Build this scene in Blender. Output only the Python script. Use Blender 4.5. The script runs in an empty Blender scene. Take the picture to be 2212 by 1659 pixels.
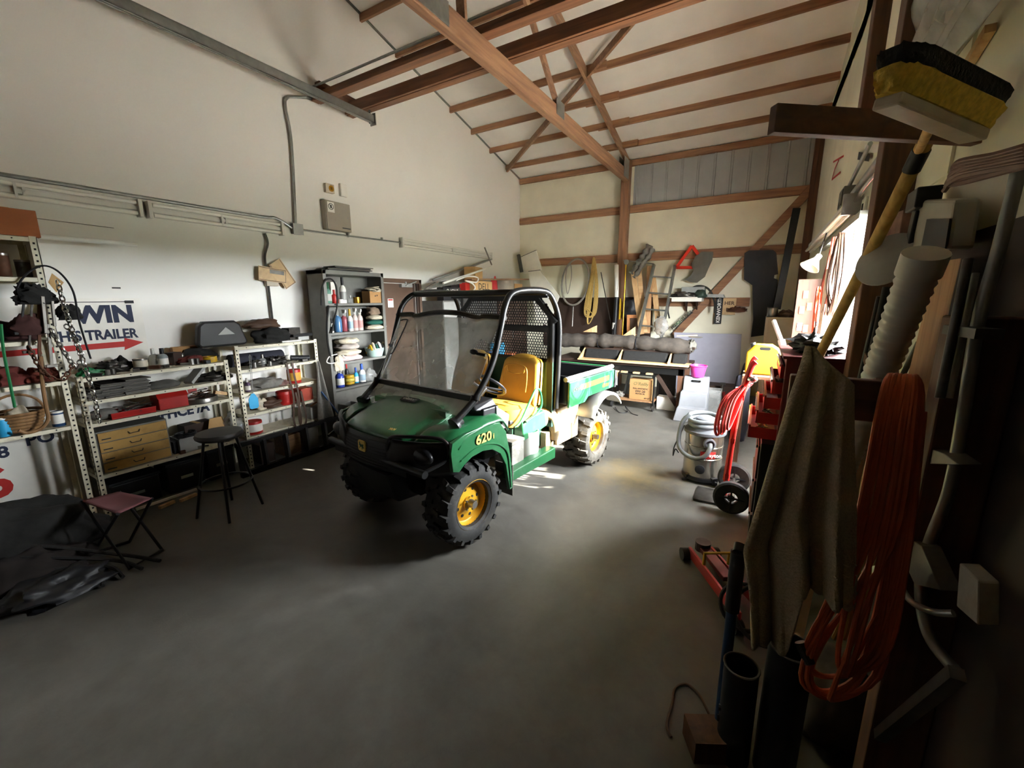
import bpy, bmesh, math, random
from mathutils import Vector as V, Matrix, Euler, noise
PI = math.pi
sc = bpy.context.scene
col = sc.collection
random.seed(7)

# ------------------------------------------------------------------ camera survey
F, CX, CY, HC = 895.0, 1106.0, 829.5, 1.8
def _axes():
    X = -V((-439-CX, 655-CY, F)).normalized()
    Y = V((1646-CX, 645-CY, F)).normalized()
    Z = X.cross(Y).normalized()
    Y = Z.cross(X).normalized()
    return Matrix((X, Y, Z))
RW = _axes()
CAM = V((0, 0, HC))
def ray(u, v): return RW @ V((u-CX, v-CY, F))
def at(u, v, ax, val):
    """world point seen at (u, v) on the real plane ax = val"""
    d = ray(u, v); i = 'xyz'.index(ax)
    return CAM + d*((val-CAM[i])/d[i])
def roofz(y): return 4.48+0.249*(8.85-y)
def at_roof(u, v, off):
    d = ray(u, v)
    t = (4.48+0.249*8.85-off-HC)/(d.z+0.249*d.y)
    return CAM+d*t

# ------------------------------------------------------------------ mesh builder
class MB:
    def __init__(s): s.v = []; s.f = []; s.marks = []
    def mark(s, i): s.marks.append((len(s.f), i)); return s   # following faces take material i
    def add(s, vs, fs):
        n = len(s.v); s.v += [V(p) for p in vs]; s.f += [tuple(i+n for i in f) for f in fs]; return s
    def bx(s, x0, x1, y0, y1, z0, z1):
        return s.hexa([(x0,y0,z0),(x1,y0,z0),(x1,y1,z0),(x0,y1,z0),(x0,y0,z1),(x1,y0,z1),(x1,y1,z1),(x0,y1,z1)])
    def hexa(s, p):
        return s.add(p, [(3,2,1,0),(4,5,6,7),(0,1,5,4),(1,2,6,5),(2,3,7,6),(3,0,4,7)])
    def box(s, c, d, R=None):
        c = V(c); a, b, e = d[0]/2, d[1]/2, d[2]/2
        p = [V(q) for q in ((-a,-b,-e),(a,-b,-e),(a,b,-e),(-a,b,-e),(-a,-b,e),(a,-b,e),(a,b,e),(-a,b,e))]
        if R is not None: p = [R @ q for q in p]
        return s.hexa([c+q for q in p])
    def bar(s, p, q, w, h, up=(0,0,1)):
        p, q = V(p), V(q); d = (q-p).normalized(); up = V(up)
        if abs(d.dot(up)) > .98: up = V((1,0,0))
        a = d.cross(up).normalized()*w/2; b = a.cross(d).normalized()*h/2
        return s.hexa([p-a-b, p+a-b, q+a-b, q-a-b, p-a+b, p+a+b, q+a+b, q-a+b])
    def tube(s, pts, r, n=8, closed=False, cap=True):
        pts = [V(p) for p in pts]; m = len(pts); base = len(s.v)
        t0 = (pts[1]-pts[0]).normalized()
        a = t0.cross(V((0,0,1)))
        if a.length < .1: a = t0.cross(V((1,0,0)))
        a.normalize()
        for i in range(m):
            if closed: t = pts[(i+1) % m]-pts[i-1]
            elif i == 0: t = pts[1]-pts[0]
            elif i == m-1: t = pts[-1]-pts[-2]
            else: t = (pts[i+1]-pts[i]).normalized()+(pts[i]-pts[i-1]).normalized()
            t.normalize(); a = a-t*a.dot(t)
            if a.length < 1e-5: a = t.orthogonal()
            a.normalize(); b = t.cross(a)
            rr = r[i] if isinstance(r, (list, tuple)) else r
            for k in range(n):
                g = 2*PI*k/n; s.v.append(pts[i]+a*math.cos(g)*rr+b*math.sin(g)*rr)
        for i in range(m if closed else m-1):
            for k in range(n):
                A = base+i*n; B = base+((i+1) % m)*n
                s.f.append((A+k, A+(k+1) % n, B+(k+1) % n, B+k))
        if cap and not closed:
            s.f.append(tuple(base+k for k in range(n))[::-1]); s.f.append(tuple(base+(m-1)*n+k for k in range(n)))
        return s
    def cyl(s, p, q, r, r2=None, n=16, cap=True):
        return s.tube([p, q], [r, r if r2 is None else r2], n, cap=cap)
    def lathe(s, prof, o=(0,0,0), ax=(0,0,1), n=24, closed=False, cap=True):
        o = V(o); ax = V(ax).normalized(); a = ax.orthogonal().normalized(); b = ax.cross(a); base = len(s.v); m = len(prof)
        for (r, h) in prof:
            for k in range(n):
                g = 2*PI*k/n; s.v.append(o+ax*h+(a*math.cos(g)+b*math.sin(g))*max(r, 1e-4))
        for i in range(m if closed else m-1):
            for k in range(n):
                A = base+i*n; B = base+((i+1) % m)*n
                s.f.append((A+k, A+(k+1) % n, B+(k+1) % n, B+k))
        if not closed and cap:
            if prof[0][0] > .002: s.f.append(tuple(base+k for k in range(n))[::-1])
            if prof[-1][0] > .002: s.f.append(tuple(base+(m-1)*n+k for k in range(n)))
        return s
    def prism(s, poly, d):
        d = V(d); n = len(poly); vs = [V(p) for p in poly]; vs = vs+[p+d for p in vs]
        return s.add(vs, [tuple(range(n))[::-1], tuple(range(n, 2*n))]+[(i, (i+1) % n, n+(i+1) % n, n+i) for i in range(n)])
    def grid(s, fn, nu, nv, wrap=False):
        base = len(s.v)
        for i in range(nu+1):
            for j in range(nv+1): s.v.append(V(fn(i/nu, j/nv)))
        for i in range(nu):
            for j in range(nv):
                a = base+i*(nv+1)+j; s.f.append((a, a+1, a+nv+2, a+nv+1))
        return s
    def sph(s, c, r, n=12, m=8, sc3=(1,1,1), lump=0, seed=0, fr=2.0, flat=None):
        c = V(c); base = len(s.v)
        for i in range(m+1):
            th = PI*i/m
            for k in range(n):
                g = 2*PI*k/n; d = V((math.sin(th)*math.cos(g), math.sin(th)*math.sin(g), math.cos(th)))
                rr = r*(1+lump*noise.noise(d*fr+V((seed*3.1, seed*1.7, seed)))) if lump else r
                p = V((d.x*sc3[0], d.y*sc3[1], d.z*sc3[2]))*rr
                if flat is not None and p.z < -flat: p.z = -flat
                s.v.append(c+p)
        for i in range(m):
            for k in range(n): s.f.append((base+i*n+k, base+(i+1)*n+k, base+(i+1)*n+(k+1) % n, base+i*n+(k+1) % n))
        return s
    def rot(s, R, o=(0,0,0), start=0):
        o = V(o)
        for i in range(start, len(s.v)): s.v[i] = o+R @ (s.v[i]-o)
        return s

WORLD = {}
def _org(o):
    while o is not None:
        if o.name in WORLD: return WORLD[o.name]
        o = o.parent
    return V((0,0,0))
def build(mb, name, mat, parent=None, smooth=0, bevel=0, solid=0, sub=0, label=None, loc=None):
    """link the builder's geometry as one mesh; under a world-built thing the vertices are taken relative to its base"""
    o0 = V(loc) if loc is not None else _org(parent)
    me = bpy.data.meshes.new(name)
    me.from_pydata([tuple(p-o0) for p in mb.v], [], mb.f)
    mats = mat if isinstance(mat, (list, tuple)) else [mat]
    for m_ in mats: me.materials.append(m_)
    for a, i in mb.marks:
        for k in range(a, len(mb.f)): me.polygons[k].material_index = i
    bm = bmesh.new(); bm.from_mesh(me)
    bmesh.ops.remove_doubles(bm, verts=bm.verts, dist=1e-5)
    bmesh.ops.recalc_face_normals(bm, faces=bm.faces)
    bm.to_mesh(me); bm.free()
    if smooth:
        me.polygons.foreach_set('use_smooth', [True]*len(me.polygons))
        me.set_sharp_from_angle(angle=math.radians(smooth if smooth > 1 else 40))
    o = bpy.data.objects.new(name, me); col.objects.link(o)
    if parent is not None: o.parent = parent
    elif loc is not None: o.location = loc
    if solid:
        m = o.modifiers.new('solid', 'SOLIDIFY'); m.thickness = solid; m.offset = 0
    if sub:
        m = o.modifiers.new('sub', 'SUBSURF'); m.levels = sub; m.render_levels = sub
    if bevel:
        m = o.modifiers.new('bevel', 'BEVEL'); m.width = bevel; m.segments = 2; m.limit_method = 'ANGLE'; m.angle_limit = math.radians(40)
    if label: o['label'] = label
    return o
def tag(o, label, cat, group=None, kind=None):
    o['label'] = label; o['category'] = cat
    if group: o['group'] = group
    if kind: o['kind'] = kind
    return o
def thing(name, label, cat, loc=(0,0,0), rz=0, group=None, world=True):
    o = bpy.data.objects.new(name, None); col.objects.link(o); o.location = loc; o.rotation_euler = (0,0,rz)
    o.empty_display_size = .05
    tag(o, label, cat, group)
    if world: WORLD[o.name] = V(loc)
    return o
def solo(name, mb, mat, label, cat, group=None, **k):
    xs = [p.x for p in mb.v]; ys = [p.y for p in mb.v]; zs = [p.z for p in mb.v]
    L = V(((min(xs)+max(xs))/2, (min(ys)+max(ys))/2, min(zs)))
    o = build(mb, name, mat, None, loc=L, **k); WORLD[o.name] = L
    return tag(o, label, cat, group)
def struct(name, mb, mat, label=None, cat=None, group=None, **k):
    o = build(mb, name, mat, None, **k); o['kind'] = 'structure'; WORLD[o.name] = V((0,0,0))
    if label: o['label'] = label
    if cat: o['category'] = cat
    if group: o['group'] = group
    return o
def dup(root, loc, rz=0, label=None, group=None):
    r = root.copy(); col.objects.link(r); r.location = loc; r.rotation_euler = (0,0,rz)
    if label: r['label'] = label
    if group: r['group'] = group
    for ch in list(root.children):
        c = ch.copy(); col.objects.link(c); c.parent = r
        for g in list(ch.children):
            d = g.copy(); col.objects.link(d); d.parent = c
    return r
def text(s, size, mat, parent, loc, eul=(PI/2,0,PI/2), ext=.002, off=0.0, align='LEFT', sx=1.0, shear=0, world=True, name='lettering'):
    cu = bpy.data.curves.new(name, 'FONT'); cu.body = s; cu.size = size; cu.extrude = ext; cu.offset = off
    cu.align_x = align; cu.shear = shear; cu.resolution_u = 3; cu.materials.append(mat)
    t_ = bpy.data.objects.new(name, cu); me = bpy.data.meshes.new_from_object(t_); bpy.data.objects.remove(t_); bpy.data.curves.remove(cu)
    o = bpy.data.objects.new(name, me); col.objects.link(o)
    o.parent = parent; o.location = V(loc)-(_org(parent) if world else V((0,0,0))); o.rotation_euler = eul; o.scale = (sx, 1, 1)
    return o
EX = (PI/2, 0, PI/2)      # lettering that faces +x
EY = (PI/2, 0, 0)         # lettering that faces -y
def arc(c, r, a0, a1, n, pl='xz'):
    i, j = 'xyz'.index(pl[0]), 'xyz'.index(pl[1]); out = []
    for k in range(n+1):
        g = a0+(a1-a0)*k/n; p = V(c); p[i] += r*math.cos(g); p[j] += r*math.sin(g); out.append(p)
    return out
def smoothpath(pts, n=6, closed=False):
    P = [V(p) for p in pts]; out = []; m = len(P)
    for i in range(m if closed else m-1):
        if closed: a, b, c, d = P[i-1], P[i], P[(i+1) % m], P[(i+2) % m]
        else: a, b, c, d = P[max(i-1,0)], P[i], P[i+1], P[min(i+2,m-1)]
        for k in range(n):
            t = k/n
            out.append(.5*((2*b)+(c-a)*t+(2*a-5*b+4*c-d)*t*t+(3*b-a-3*c+d)*t**3))
    if not closed: out.append(P[-1])
    return out

# ------------------------------------------------------------------ materials
def _mat(name):
    m = bpy.data.materials.new(name); m.use_nodes = True
    nt = m.node_tree; b = nt.nodes['Principled BSDF']; return m, nt, b
def srgb(c):
    if isinstance(c, str): c = tuple(int(c[i:i+2], 16)/255 for i in (0,2,4))
    return tuple((x/12.92 if x <= .04045 else ((x+.055)/1.055)**2.4) for x in c)
MC = {}
def M(name, c, rough=.6, metal=0, var=.18, scale=9, bump=0, dirt=None, damt=.35, dscale=3, coat=0, trans=0, stretch=(1,1,1), ior=1.45):
    if name in MC: return MC[name]
    m, nt, b = _mat(name); c = srgb(c); N = nt.nodes; L = nt.links
    tc = N.new('ShaderNodeTexCoord'); mp = N.new('ShaderNodeMapping'); mp.inputs['Scale'].default_value = stretch
    L.new(tc.outputs['Object'], mp.inputs['Vector'])
    nz = N.new('ShaderNodeTexNoise'); nz.inputs['Scale'].default_value = scale; nz.inputs['Detail'].default_value = 5
    L.new(mp.outputs['Vector'], nz.inputs['Vector'])
    rp = N.new('ShaderNodeValToRGB'); e = rp.color_ramp.elements
    e[0].position = .3; e[1].position = .72
    e[0].color = (*[x*(1-var) for x in c], 1); e[1].color = (*[min(1, x*(1+var*.7)) for x in c], 1)
    L.new(nz.outputs['Fac'], rp.inputs['Fac']); out = rp.outputs['Color']
    if dirt:
        n2 = N.new('ShaderNodeTexNoise'); n2.inputs['Scale'].default_value = dscale; n2.inputs['Detail'].default_value = 7; n2.inputs['Roughness'].default_value = .7
        L.new(tc.outputs['Object'], n2.inputs['Vector'])
        r2 = N.new('ShaderNodeValToRGB'); r2.color_ramp.elements[0].position = .62-damt*.6; r2.color_ramp.elements[1].position = .8
        L.new(n2.outputs['Fac'], r2.inputs['Fac'])
        mx = N.new('ShaderNodeMix'); mx.data_type = 'RGBA'; L.new(r2.outputs['Color'], mx.inputs[0]); L.new(out, mx.inputs[6]); mx.inputs[7].default_value = (*srgb(dirt), 1)
        out = mx.outputs[2]
    L.new(out, b.inputs['Base Color'])
    b.inputs['Roughness'].default_value = rough; b.inputs['Metallic'].default_value = metal; b.inputs['IOR'].default_value = ior
    if coat: b.inputs['Coat Weight'].default_value = coat
    if trans: b.inputs['Transmission Weight'].default_value = trans
    if bump:
        bp = N.new('ShaderNodeBump'); bp.inputs['Strength'].default_value = bump; bp.inputs['Distance'].default_value = .02
        L.new(nz.outputs['Fac'], bp.inputs['Height']); L.new(bp.outputs['Normal'], b.inputs['Normal'])
    MC[name] = m; return m
def wood(name, c1, c2, ax=0, rough=.65, scale=1.0):
    if name in MC: return MC[name]
    m, nt, b = _mat(name); N = nt.nodes; L = nt.links
    tc = N.new('ShaderNodeTexCoord'); mp = N.new('ShaderNodeMapping')
    st = [26*scale]*3; st[ax] = 1.6*scale; mp.inputs['Scale'].default_value = st
    L.new(tc.outputs['Object'], mp.inputs['Vector'])
    nz = N.new('ShaderNodeTexNoise'); nz.inputs['Scale'].default_value = 1.0; nz.inputs['Detail'].default_value = 6; nz.inputs['Distortion'].default_value = .6
    L.new(mp.outputs['Vector'], nz.inputs['Vector'])
    rp = N.new('ShaderNodeValToRGB'); e = rp.color_ramp.elements; e[0].position = .32; e[1].position = .68
    e[0].color = (*srgb(c1), 1); e[1].color = (*srgb(c2), 1); L.new(nz.outputs['Fac'], rp.inputs['Fac'])
    L.new(rp.outputs['Color'], b.inputs['Base Color']); b.inputs['Roughness'].default_value = rough
    bp = N.new('ShaderNodeBump'); bp.inputs['Strength'].default_value = .15; bp.inputs['Distance'].default_value = .01
    L.new(nz.outputs['Fac'], bp.inputs['Height']); L.new(bp.outputs['Normal'], b.inputs['Normal'])
    MC[name] = m; return m
def clearmat(name, tint=(1,1,1), haze=.12, rough=.08):
    m, nt, b = _mat(name); N = nt.nodes; L = nt.links; N.remove(b); o = N['Material Output']
    tr = N.new('ShaderNodeBsdfTransparent'); tr.inputs[0].default_value = (*tint, 1)
    gl = N.new('ShaderNodeBsdfGlossy'); gl.inputs['Roughness'].default_value = rough
    df = N.new('ShaderNodeBsdfDiffuse'); df.inputs[0].default_value = (.55, .55, .52, 1)
    lw = N.new('ShaderNodeLayerWeight'); pw = N.new('ShaderNodeMath'); pw.operation = 'POWER'; pw.inputs[1].default_value = 4; L.new(lw.outputs['Facing'], pw.inputs[0])
    fr = N.new('ShaderNodeMath'); fr.operation = 'MULTIPLY_ADD'; fr.inputs[1].default_value = .5; fr.inputs[2].default_value = .025; L.new(pw.outputs[0], fr.inputs[0])
    nz = N.new('ShaderNodeTexNoise'); nz.inputs['Scale'].default_value = 5; nz.inputs['Detail'].default_value = 8
    tc = N.new('ShaderNodeTexCoord'); L.new(tc.outputs['Object'], nz.inputs['Vector'])
    mm = N.new('ShaderNodeMath'); mm.operation = 'MULTIPLY'; mm.inputs[1].default_value = haze*2; L.new(nz.outputs['Fac'], mm.inputs[0])
    m1 = N.new('ShaderNodeMixShader'); L.new(mm.outputs[0], m1.inputs[0]); L.new(tr.outputs[0], m1.inputs[1]); L.new(df.outputs[0], m1.inputs[2])
    m2 = N.new('ShaderNodeMixShader'); L.new(fr.outputs[0], m2.inputs[0]); L.new(m1.outputs[0], m2.inputs[1]); L.new(gl.outputs[0], m2.inputs[2])
    L.new(m2.outputs[0], o.inputs[0]); MC[name] = m; return m
def floormat():
    m, nt, b = _mat('polished_concrete'); N = nt.nodes; L = nt.links
    tc = N.new('ShaderNodeTexCoord')
    def nz(s, d, r=.6, di=0):
        n = N.new('ShaderNodeTexNoise'); n.inputs['Scale'].default_value = s; n.inputs['Detail'].default_value = d; n.inputs['Roughness'].default_value = r; n.inputs['Distortion'].default_value = di
        L.new(tc.outputs['Object'], n.inputs['Vector']); return n
    a = nz(.9, 9, .65, .4); c = nz(7, 8, .7); d = nz(60, 3)
    rp = N.new('ShaderNodeValToRGB'); e = rp.color_ramp.elements
    e[0].position = .3; e[0].color = (*srgb('45433e'), 1); e[1].position = .7; e[1].color = (*srgb('6b6861'), 1)
    L.new(a.outputs['Fac'], rp.inputs['Fac'])
    r2 = N.new('ShaderNodeValToRGB'); e = r2.color_ramp.elements; e[0].position = .3; e[0].color = (.62,.6,.57,1); e[1].position = .7; e[1].color = (1.1,1.1,1.1,1)
    L.new(c.outputs['Fac'], r2.inputs['Fac'])
    mx = N.new('ShaderNodeMix'); mx.data_type = 'RGBA'; mx.blend_type = 'MULTIPLY'; mx.inputs[0].default_value = .75
    L.new(rp.outputs['Color'], mx.inputs[6]); L.new(r2.outputs['Color'], mx.inputs[7])
    # yellow-brown patch near the tyres
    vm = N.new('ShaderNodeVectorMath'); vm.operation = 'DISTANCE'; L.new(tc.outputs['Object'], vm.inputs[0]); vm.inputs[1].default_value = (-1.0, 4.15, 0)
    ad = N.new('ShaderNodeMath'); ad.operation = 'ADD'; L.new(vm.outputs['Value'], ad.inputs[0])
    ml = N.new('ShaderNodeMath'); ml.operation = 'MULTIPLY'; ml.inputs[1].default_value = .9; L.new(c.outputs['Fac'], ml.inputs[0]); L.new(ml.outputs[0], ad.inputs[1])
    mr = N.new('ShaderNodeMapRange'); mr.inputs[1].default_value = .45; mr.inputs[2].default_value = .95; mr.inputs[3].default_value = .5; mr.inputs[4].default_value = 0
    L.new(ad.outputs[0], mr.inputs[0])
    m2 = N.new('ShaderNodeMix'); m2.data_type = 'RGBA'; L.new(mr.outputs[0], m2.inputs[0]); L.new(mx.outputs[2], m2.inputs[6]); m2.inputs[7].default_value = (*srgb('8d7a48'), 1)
    # fine cracks
    vo = N.new('ShaderNodeTexVoronoi'); vo.feature = 'DISTANCE_TO_EDGE'; vo.inputs['Scale'].default_value = .35
    av = N.new('ShaderNodeVectorMath'); av.operation = 'ADD'; L.new(tc.outputs['Object'], av.inputs[0]); sv = N.new('ShaderNodeVectorMath'); sv.operation = 'SCALE'; sv.inputs[3].default_value = .25
    L.new(c.outputs['Color'], sv.inputs[0]); L.new(sv.outputs[0], av.inputs[1]); L.new(av.outputs[0], vo.inputs['Vector'])
    mc = N.new('ShaderNodeMapRange'); mc.inputs[1].default_value = 0; mc.inputs[2].default_value = .002; mc.inputs[3].default_value = .22; mc.inputs[4].default_value = 0
    L.new(vo.outputs['Distance'], mc.inputs[0])
    m3 = N.new('ShaderNodeMix'); m3.data_type = 'RGBA'; L.new(mc.outputs[0], m3.inputs[0]); L.new(m2.outputs[2], m3.inputs[6]); m3.inputs[7].default_value = (.05,.05,.045,1)
    L.new(m3.outputs[2], b.inputs['Base Color'])
    rr = N.new('ShaderNodeMapRange'); rr.inputs[1].default_value = .3; rr.inputs[2].default_value = .75; rr.inputs[3].default_value = .38; rr.inputs[4].default_value = .68
    L.new(c.outputs['Fac'], rr.inputs[0]); L.new(rr.outputs[0], b.inputs['Roughness'])
    bp = N.new('ShaderNodeBump'); bp.inputs['Strength'].default_value = .06; bp.inputs['Distance'].default_value = .01; L.new(d.outputs['Fac'], bp.inputs['Height']); L.new(bp.outputs['Normal'], b.inputs['Normal'])
    return m

wallpaint = M('white_wall_paint', 'e8e6e0', .75, var=.035, scale=1.0, bump=.03)
foam = M('cream_foam_board', 'e6e2cb', .8, var=.08, scale=2.5, bump=.05)
roofskin = M('white_roof_insulation', 'edebe5', .75, var=.08, scale=1.8, bump=.1)
steelpanel = M('grey_ribbed_steel', 'a9adad', .5, .2, var=.08, scale=3)
lumber = [wood('lumber_x', '6f4a32', '966c4a', 0), wood('lumber_y', '704e38', '946f50', 1), wood('lumber_z', '63432d', '875f41', 2)]
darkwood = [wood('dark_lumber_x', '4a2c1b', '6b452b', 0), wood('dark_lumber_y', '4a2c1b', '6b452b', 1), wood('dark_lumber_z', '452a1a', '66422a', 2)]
ply = wood('plywood', 'b98e5e', 'd9b98a', 0, .6, .6)
palewood = wood('pale_pine', 'b88f5f', 'd8b585', 2)
galv = M('galvanised_steel', '9da09c', .38, .85, var=.15, scale=14)
chrome = M('chrome', 'd8d8d6', .14, 1, var=.05)
blackm = M('black_painted_metal', '151515', .38, .2, var=.3, dirt='3b3832', damt=.08)
blackp = M('black_plastic', '17171a', .5, var=.25)
rubber = M('black_rubber', '1d1c1b', .78, var=.3, scale=20, dirt='4c463c', damt=.2)
greyrub = M('grey_rubber', '5b5850', .7, var=.25)
grey = M('grey_enamel', '6d6c66', .45, .1, var=.12, dirt='4c4a44', damt=.12)
greyl = M('light_grey_enamel', '9a9a96', .5, .1, var=.08)
cream = M('cream_enamel', 'd9d2ba', .5, var=.1, dirt='8e8468', damt=.16, dscale=9)
holem = M('dark_recess', '0c0c0c', .8)
white = M('white_plastic', 'e4e2da', .42, var=.06)
whitep = M('white_paper', 'e6e3da', .7, var=.05)
redp = M('red_plastic', 'a8231f', .42, var=.15)
redm = M('red_enamel', 'a5211c', .35, .1, var=.15, dirt='4a1512', damt=.1)
dred = M('dark_red_enamel', '5a1814', .4, .1, var=.2)
orange = M('orange_cord_rubber', 'bd5529', .5, var=.15)
orangem = M('orange_enamel', 'd6502a', .42, var=.12)
yellowp = M('yellow_plastic', 'b8921c', .45, var=.12)
bluep = M('blue_plastic', '2a4fa0', .4, var=.12)
cyanp = M('light_blue_plastic', '2f9fd0', .45, var=.08)
greenp = M('green_plastic', '1f7040', .45, var=.15)
pink = M('pink_plastic', 'd8459c', .45, var=.06)
card = M('brown_cardboard', 'a27a4c', .8, var=.1, scale=5)
tanp = M('tan_cardboard', 'c09a66', .8, var=.08, scale=5)
brownleather = M('brown_leather', '4a3426', .6, var=.25)
darkcloth = M('dark_cloth', '191816', .9, var=.35, scale=25, bump=.2)
greycloth = M('grey_cloth', '75726b', .92, var=.2, scale=40, bump=.2)
creamcloth = M('cream_cloth', 'c8bda6', .92, var=.2, scale=35, bump=.25)
greenink = M('dark_green_cloth', '1f5548', .9, var=.2)
ink = M('black_ink', '1b1b1e', .7, var=.05)
navyink = M('navy_ink', '1f2740', .7, var=.05)
redink = M('red_ink', 'b3231f', .65, var=.06)
brown = M('brown_door_paint', '5c4638', .5, var=.08)
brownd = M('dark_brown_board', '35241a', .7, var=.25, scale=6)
steel = M('bare_steel', '8d8a84', .32, .9, var=.2, scale=20)
dsteel = M('oily_steel', '4a4743', .42, .8, var=.35, scale=18)
rust = M('rusty_steel', '5a3a28', .7, .4, var=.35, scale=14)
bluem = M('blue_enamel', '1f3f63', .45, .1, var=.2)
bluel = M('blue_liquid', '4f7aa3', .2, var=.06)
clearp = clearmat('clear_plastic', (.93,.94,.94), .25, .12)
clearbag = clearmat('clear_poly_bag', (.8,.8,.8), .35, .25)
beige = M('beige_enamel', 'b5aa96', .5, var=.06)
brass = M('brass', 'b0852e', .3, .9, var=.15)
ropeyl = M('yellow_rope', 'b99a55', .85, var=.25, scale=60)
redhose = M('red_hose_rubber', 'b03030', .5, var=.15)
lampwhite = M('white_lamp_enamel', 'd9d8d2', .4, var=.04)
tubeglass = M('lamp_tube_glass', 'f0efe8', .25, var=.02)

# ------------------------------------------------------------------ a kit of shop goods (world coordinates, each call one thing)
def Yx(u, v, x): return at(u, v, 'x', x).y
def rotz(a): return Matrix.Rotation(a, 3, 'Z')
def bottle(loc, r, h, mat, cap, label, cat='bottle', group=None, spray=False, band=None, sx=1.0, name=None):
    t = thing(name or ('spray_bottle' if spray else 'bottle'), label, cat, loc, 0, group); L = V(loc)
    hb = h*.68
    build(MB().lathe([(r*.9,0),(r,.006),(r,hb*.78),(r*.8,hb*.92),(r*.42,hb),(r*.38,hb*1.06)], L, (0,0,1), 16), 'body', mat, t, smooth=40)
    if band: build(MB().lathe([(r*1.012,hb*.18),(r*1.012,hb*.66)], L, (0,0,1), 16), 'label_band', band, t, smooth=40)
    if spray:
        c = L+V((0,0,hb*1.04)); w = r*.5
        build(MB().cyl(c, c+V((0,0,h*.08)), r*.42, n=12).hexa([c+V(p) for p in ((-w*.7,-w*.6,h*.08),(w*1.9,-w*.6,h*.14),(w*1.9,w*.6,h*.14),(-w*.7,w*.6,h*.08),(-w*1.2,-w*.5,h*.27),(w*2.0,-w*.4,h*.25),(w*2.0,w*.4,h*.25),(-w*1.2,w*.5,h*.27))]).bar(c+V((w*1.4,0,h*.14)), c+V((w*1.0,0,-h*.04)), w*.5, w*.35), 'trigger_head', cap, t, bevel=.003)
    else: build(MB().cyl(L+V((0,0,hb*1.02)), L+V((0,0,h)), r*.46, r*.40, 12), 'cap', cap, t, smooth=40)
    return t
def tin(loc, r, h, mat, label, cat='can', group=None, lid=None, band=None, name='can', ax=(0,0,1), open_=False):
    t = thing(name, label, cat, loc, 0, group); L = V(loc)
    pr = [(r*.97,0),(r,.004),(r,h-.004),(r*.98,h)]
    if open_: pr += [(r*.93,h),(r*.92,h*.15),(0,h*.12)]
    build(MB().lathe(pr, L, ax, 20), 'body', mat, t, smooth=40)
    if lid: build(MB().lathe([(r*1.03,h-.012),(r*1.03,h+.003),(r*.9,h+.003),(r*.88,h-.002),(0,h-.002)], L, ax, 20), 'lid', lid, t, smooth=40)
    if band: build(MB().lathe([(r*1.012,h*.2),(r*1.012,h*.8)], L, ax, 20), 'label_band', band, t, smooth=40)
    return t
def carton(loc, d, mat, label, rz=0, cat='box', group=None, txt=None, open_=False, name='box', tape=True, tm=None, tsz=None):
    t = thing(name, label, cat, loc, 0, group); L = V(loc); R = rotz(rz); a, b, h = d
    w = .006
    if open_:
        m = MB()
        for c, e in (((0,0,w/2),(a,b,w)),((a/2-w/2,0,h/2),(w,b,h)),((-a/2+w/2,0,h/2),(w,b,h)),((0,b/2-w/2,h/2),(a,w,h)),((0,-b/2+w/2,h/2),(a,w,h))): m.box(L+R @ V(c), e, R)
        build(m, 'body', mat, t)
    else:
        build(MB().box(L+V((0,0,h/2)), d, R), 'body', mat, t, bevel=.004)
        if tape: build(MB().box(L+V((0,0,h+.001)), (a+.003 if False else a, b*.14, .002), R), 'tape', tanp, t)
    if txt:
        for i, (s_, dz, sz) in enumerate(txt): text(s_, sz, tm or ink, t, L+R @ V((a/2+.002,0,h*dz)), (PI/2,0,PI/2+rz), .0006, 0, 'CENTER')
    return t
def lump(loc, s3, mat, label, cat, seed=1, name='cloth_heap', group=None, amt=.35, fr=2.2, n=24):
    m = MB().sph(V(loc)+V((0,0,s3[2]*.55)), 1.0, n, n*2//3, s3, amt, seed, fr, None)
    z0 = loc[2]
    for p in m.v:
        if p.z < z0+.001: p.z = z0+.001
    return solo(name, m, mat, label, cat, group, smooth=70)
def ringcoil(c, R_, r, turns, mat, label, cat, name, axis='y', jit=.012, seed=0, sq=(1,1), drop=0):
    rd = random.Random(seed); pts = []
    N_ = 22
    for k in range(turns*N_+1):
        g = 2*PI*k/N_; q = 1+jit/R_*math.sin(k*.37+seed)+.04*math.sin(k/N_*2.1+seed)
        off = (k/(turns*N_)-.5)*turns*r*1.1+jit*.5*math.sin(k*.23)
        a_, b_ = R_*q*sq[0]*math.cos(g), R_*q*sq[1]*math.sin(g)
        pts.append(V(c)+(V((a_,off,b_)) if axis == 'y' else V((off,a_,b_)) if axis == 'x' else V((a_,b_,off+turns*r*.6))))
    return solo(name, MB().tube(pts, r, 6), mat, label, cat, smooth=1)
def chain(pts, link, r, mat, label, name='chain', cat='chain', group=None):
    m = MB(); P = smoothpath(pts, 8); acc = 0; flip = 0; last = P[0]
    for q in P[1:]:
        d = q-last; L_ = d.length
        while acc+L_ >= link*.78:
            t = (link*.78-acc)/L_ if L_ > 0 else 0; last = last+d*t; d = q-last; L_ = d.length; acc = 0
            dr = d.normalized() if L_ > 1e-6 else V((0,0,-1)); s_ = dr.orthogonal().normalized(); s_ = (Matrix.Rotation(PI/2*(flip % 2)+.4, 3, dr) @ s_); flip += 1
            m.tube([last+dr*math.cos(g)*link*.5+s_*math.sin(g)*link*.32 for g in [2*PI*k/8 for k in range(8)]], r, 5, closed=True)
        acc += L_; last = q
    return solo(name, m, mat, label, cat, group, smooth=1)
SKY, SUN, EXPO = 150.0, 85.0, 0.48
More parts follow.
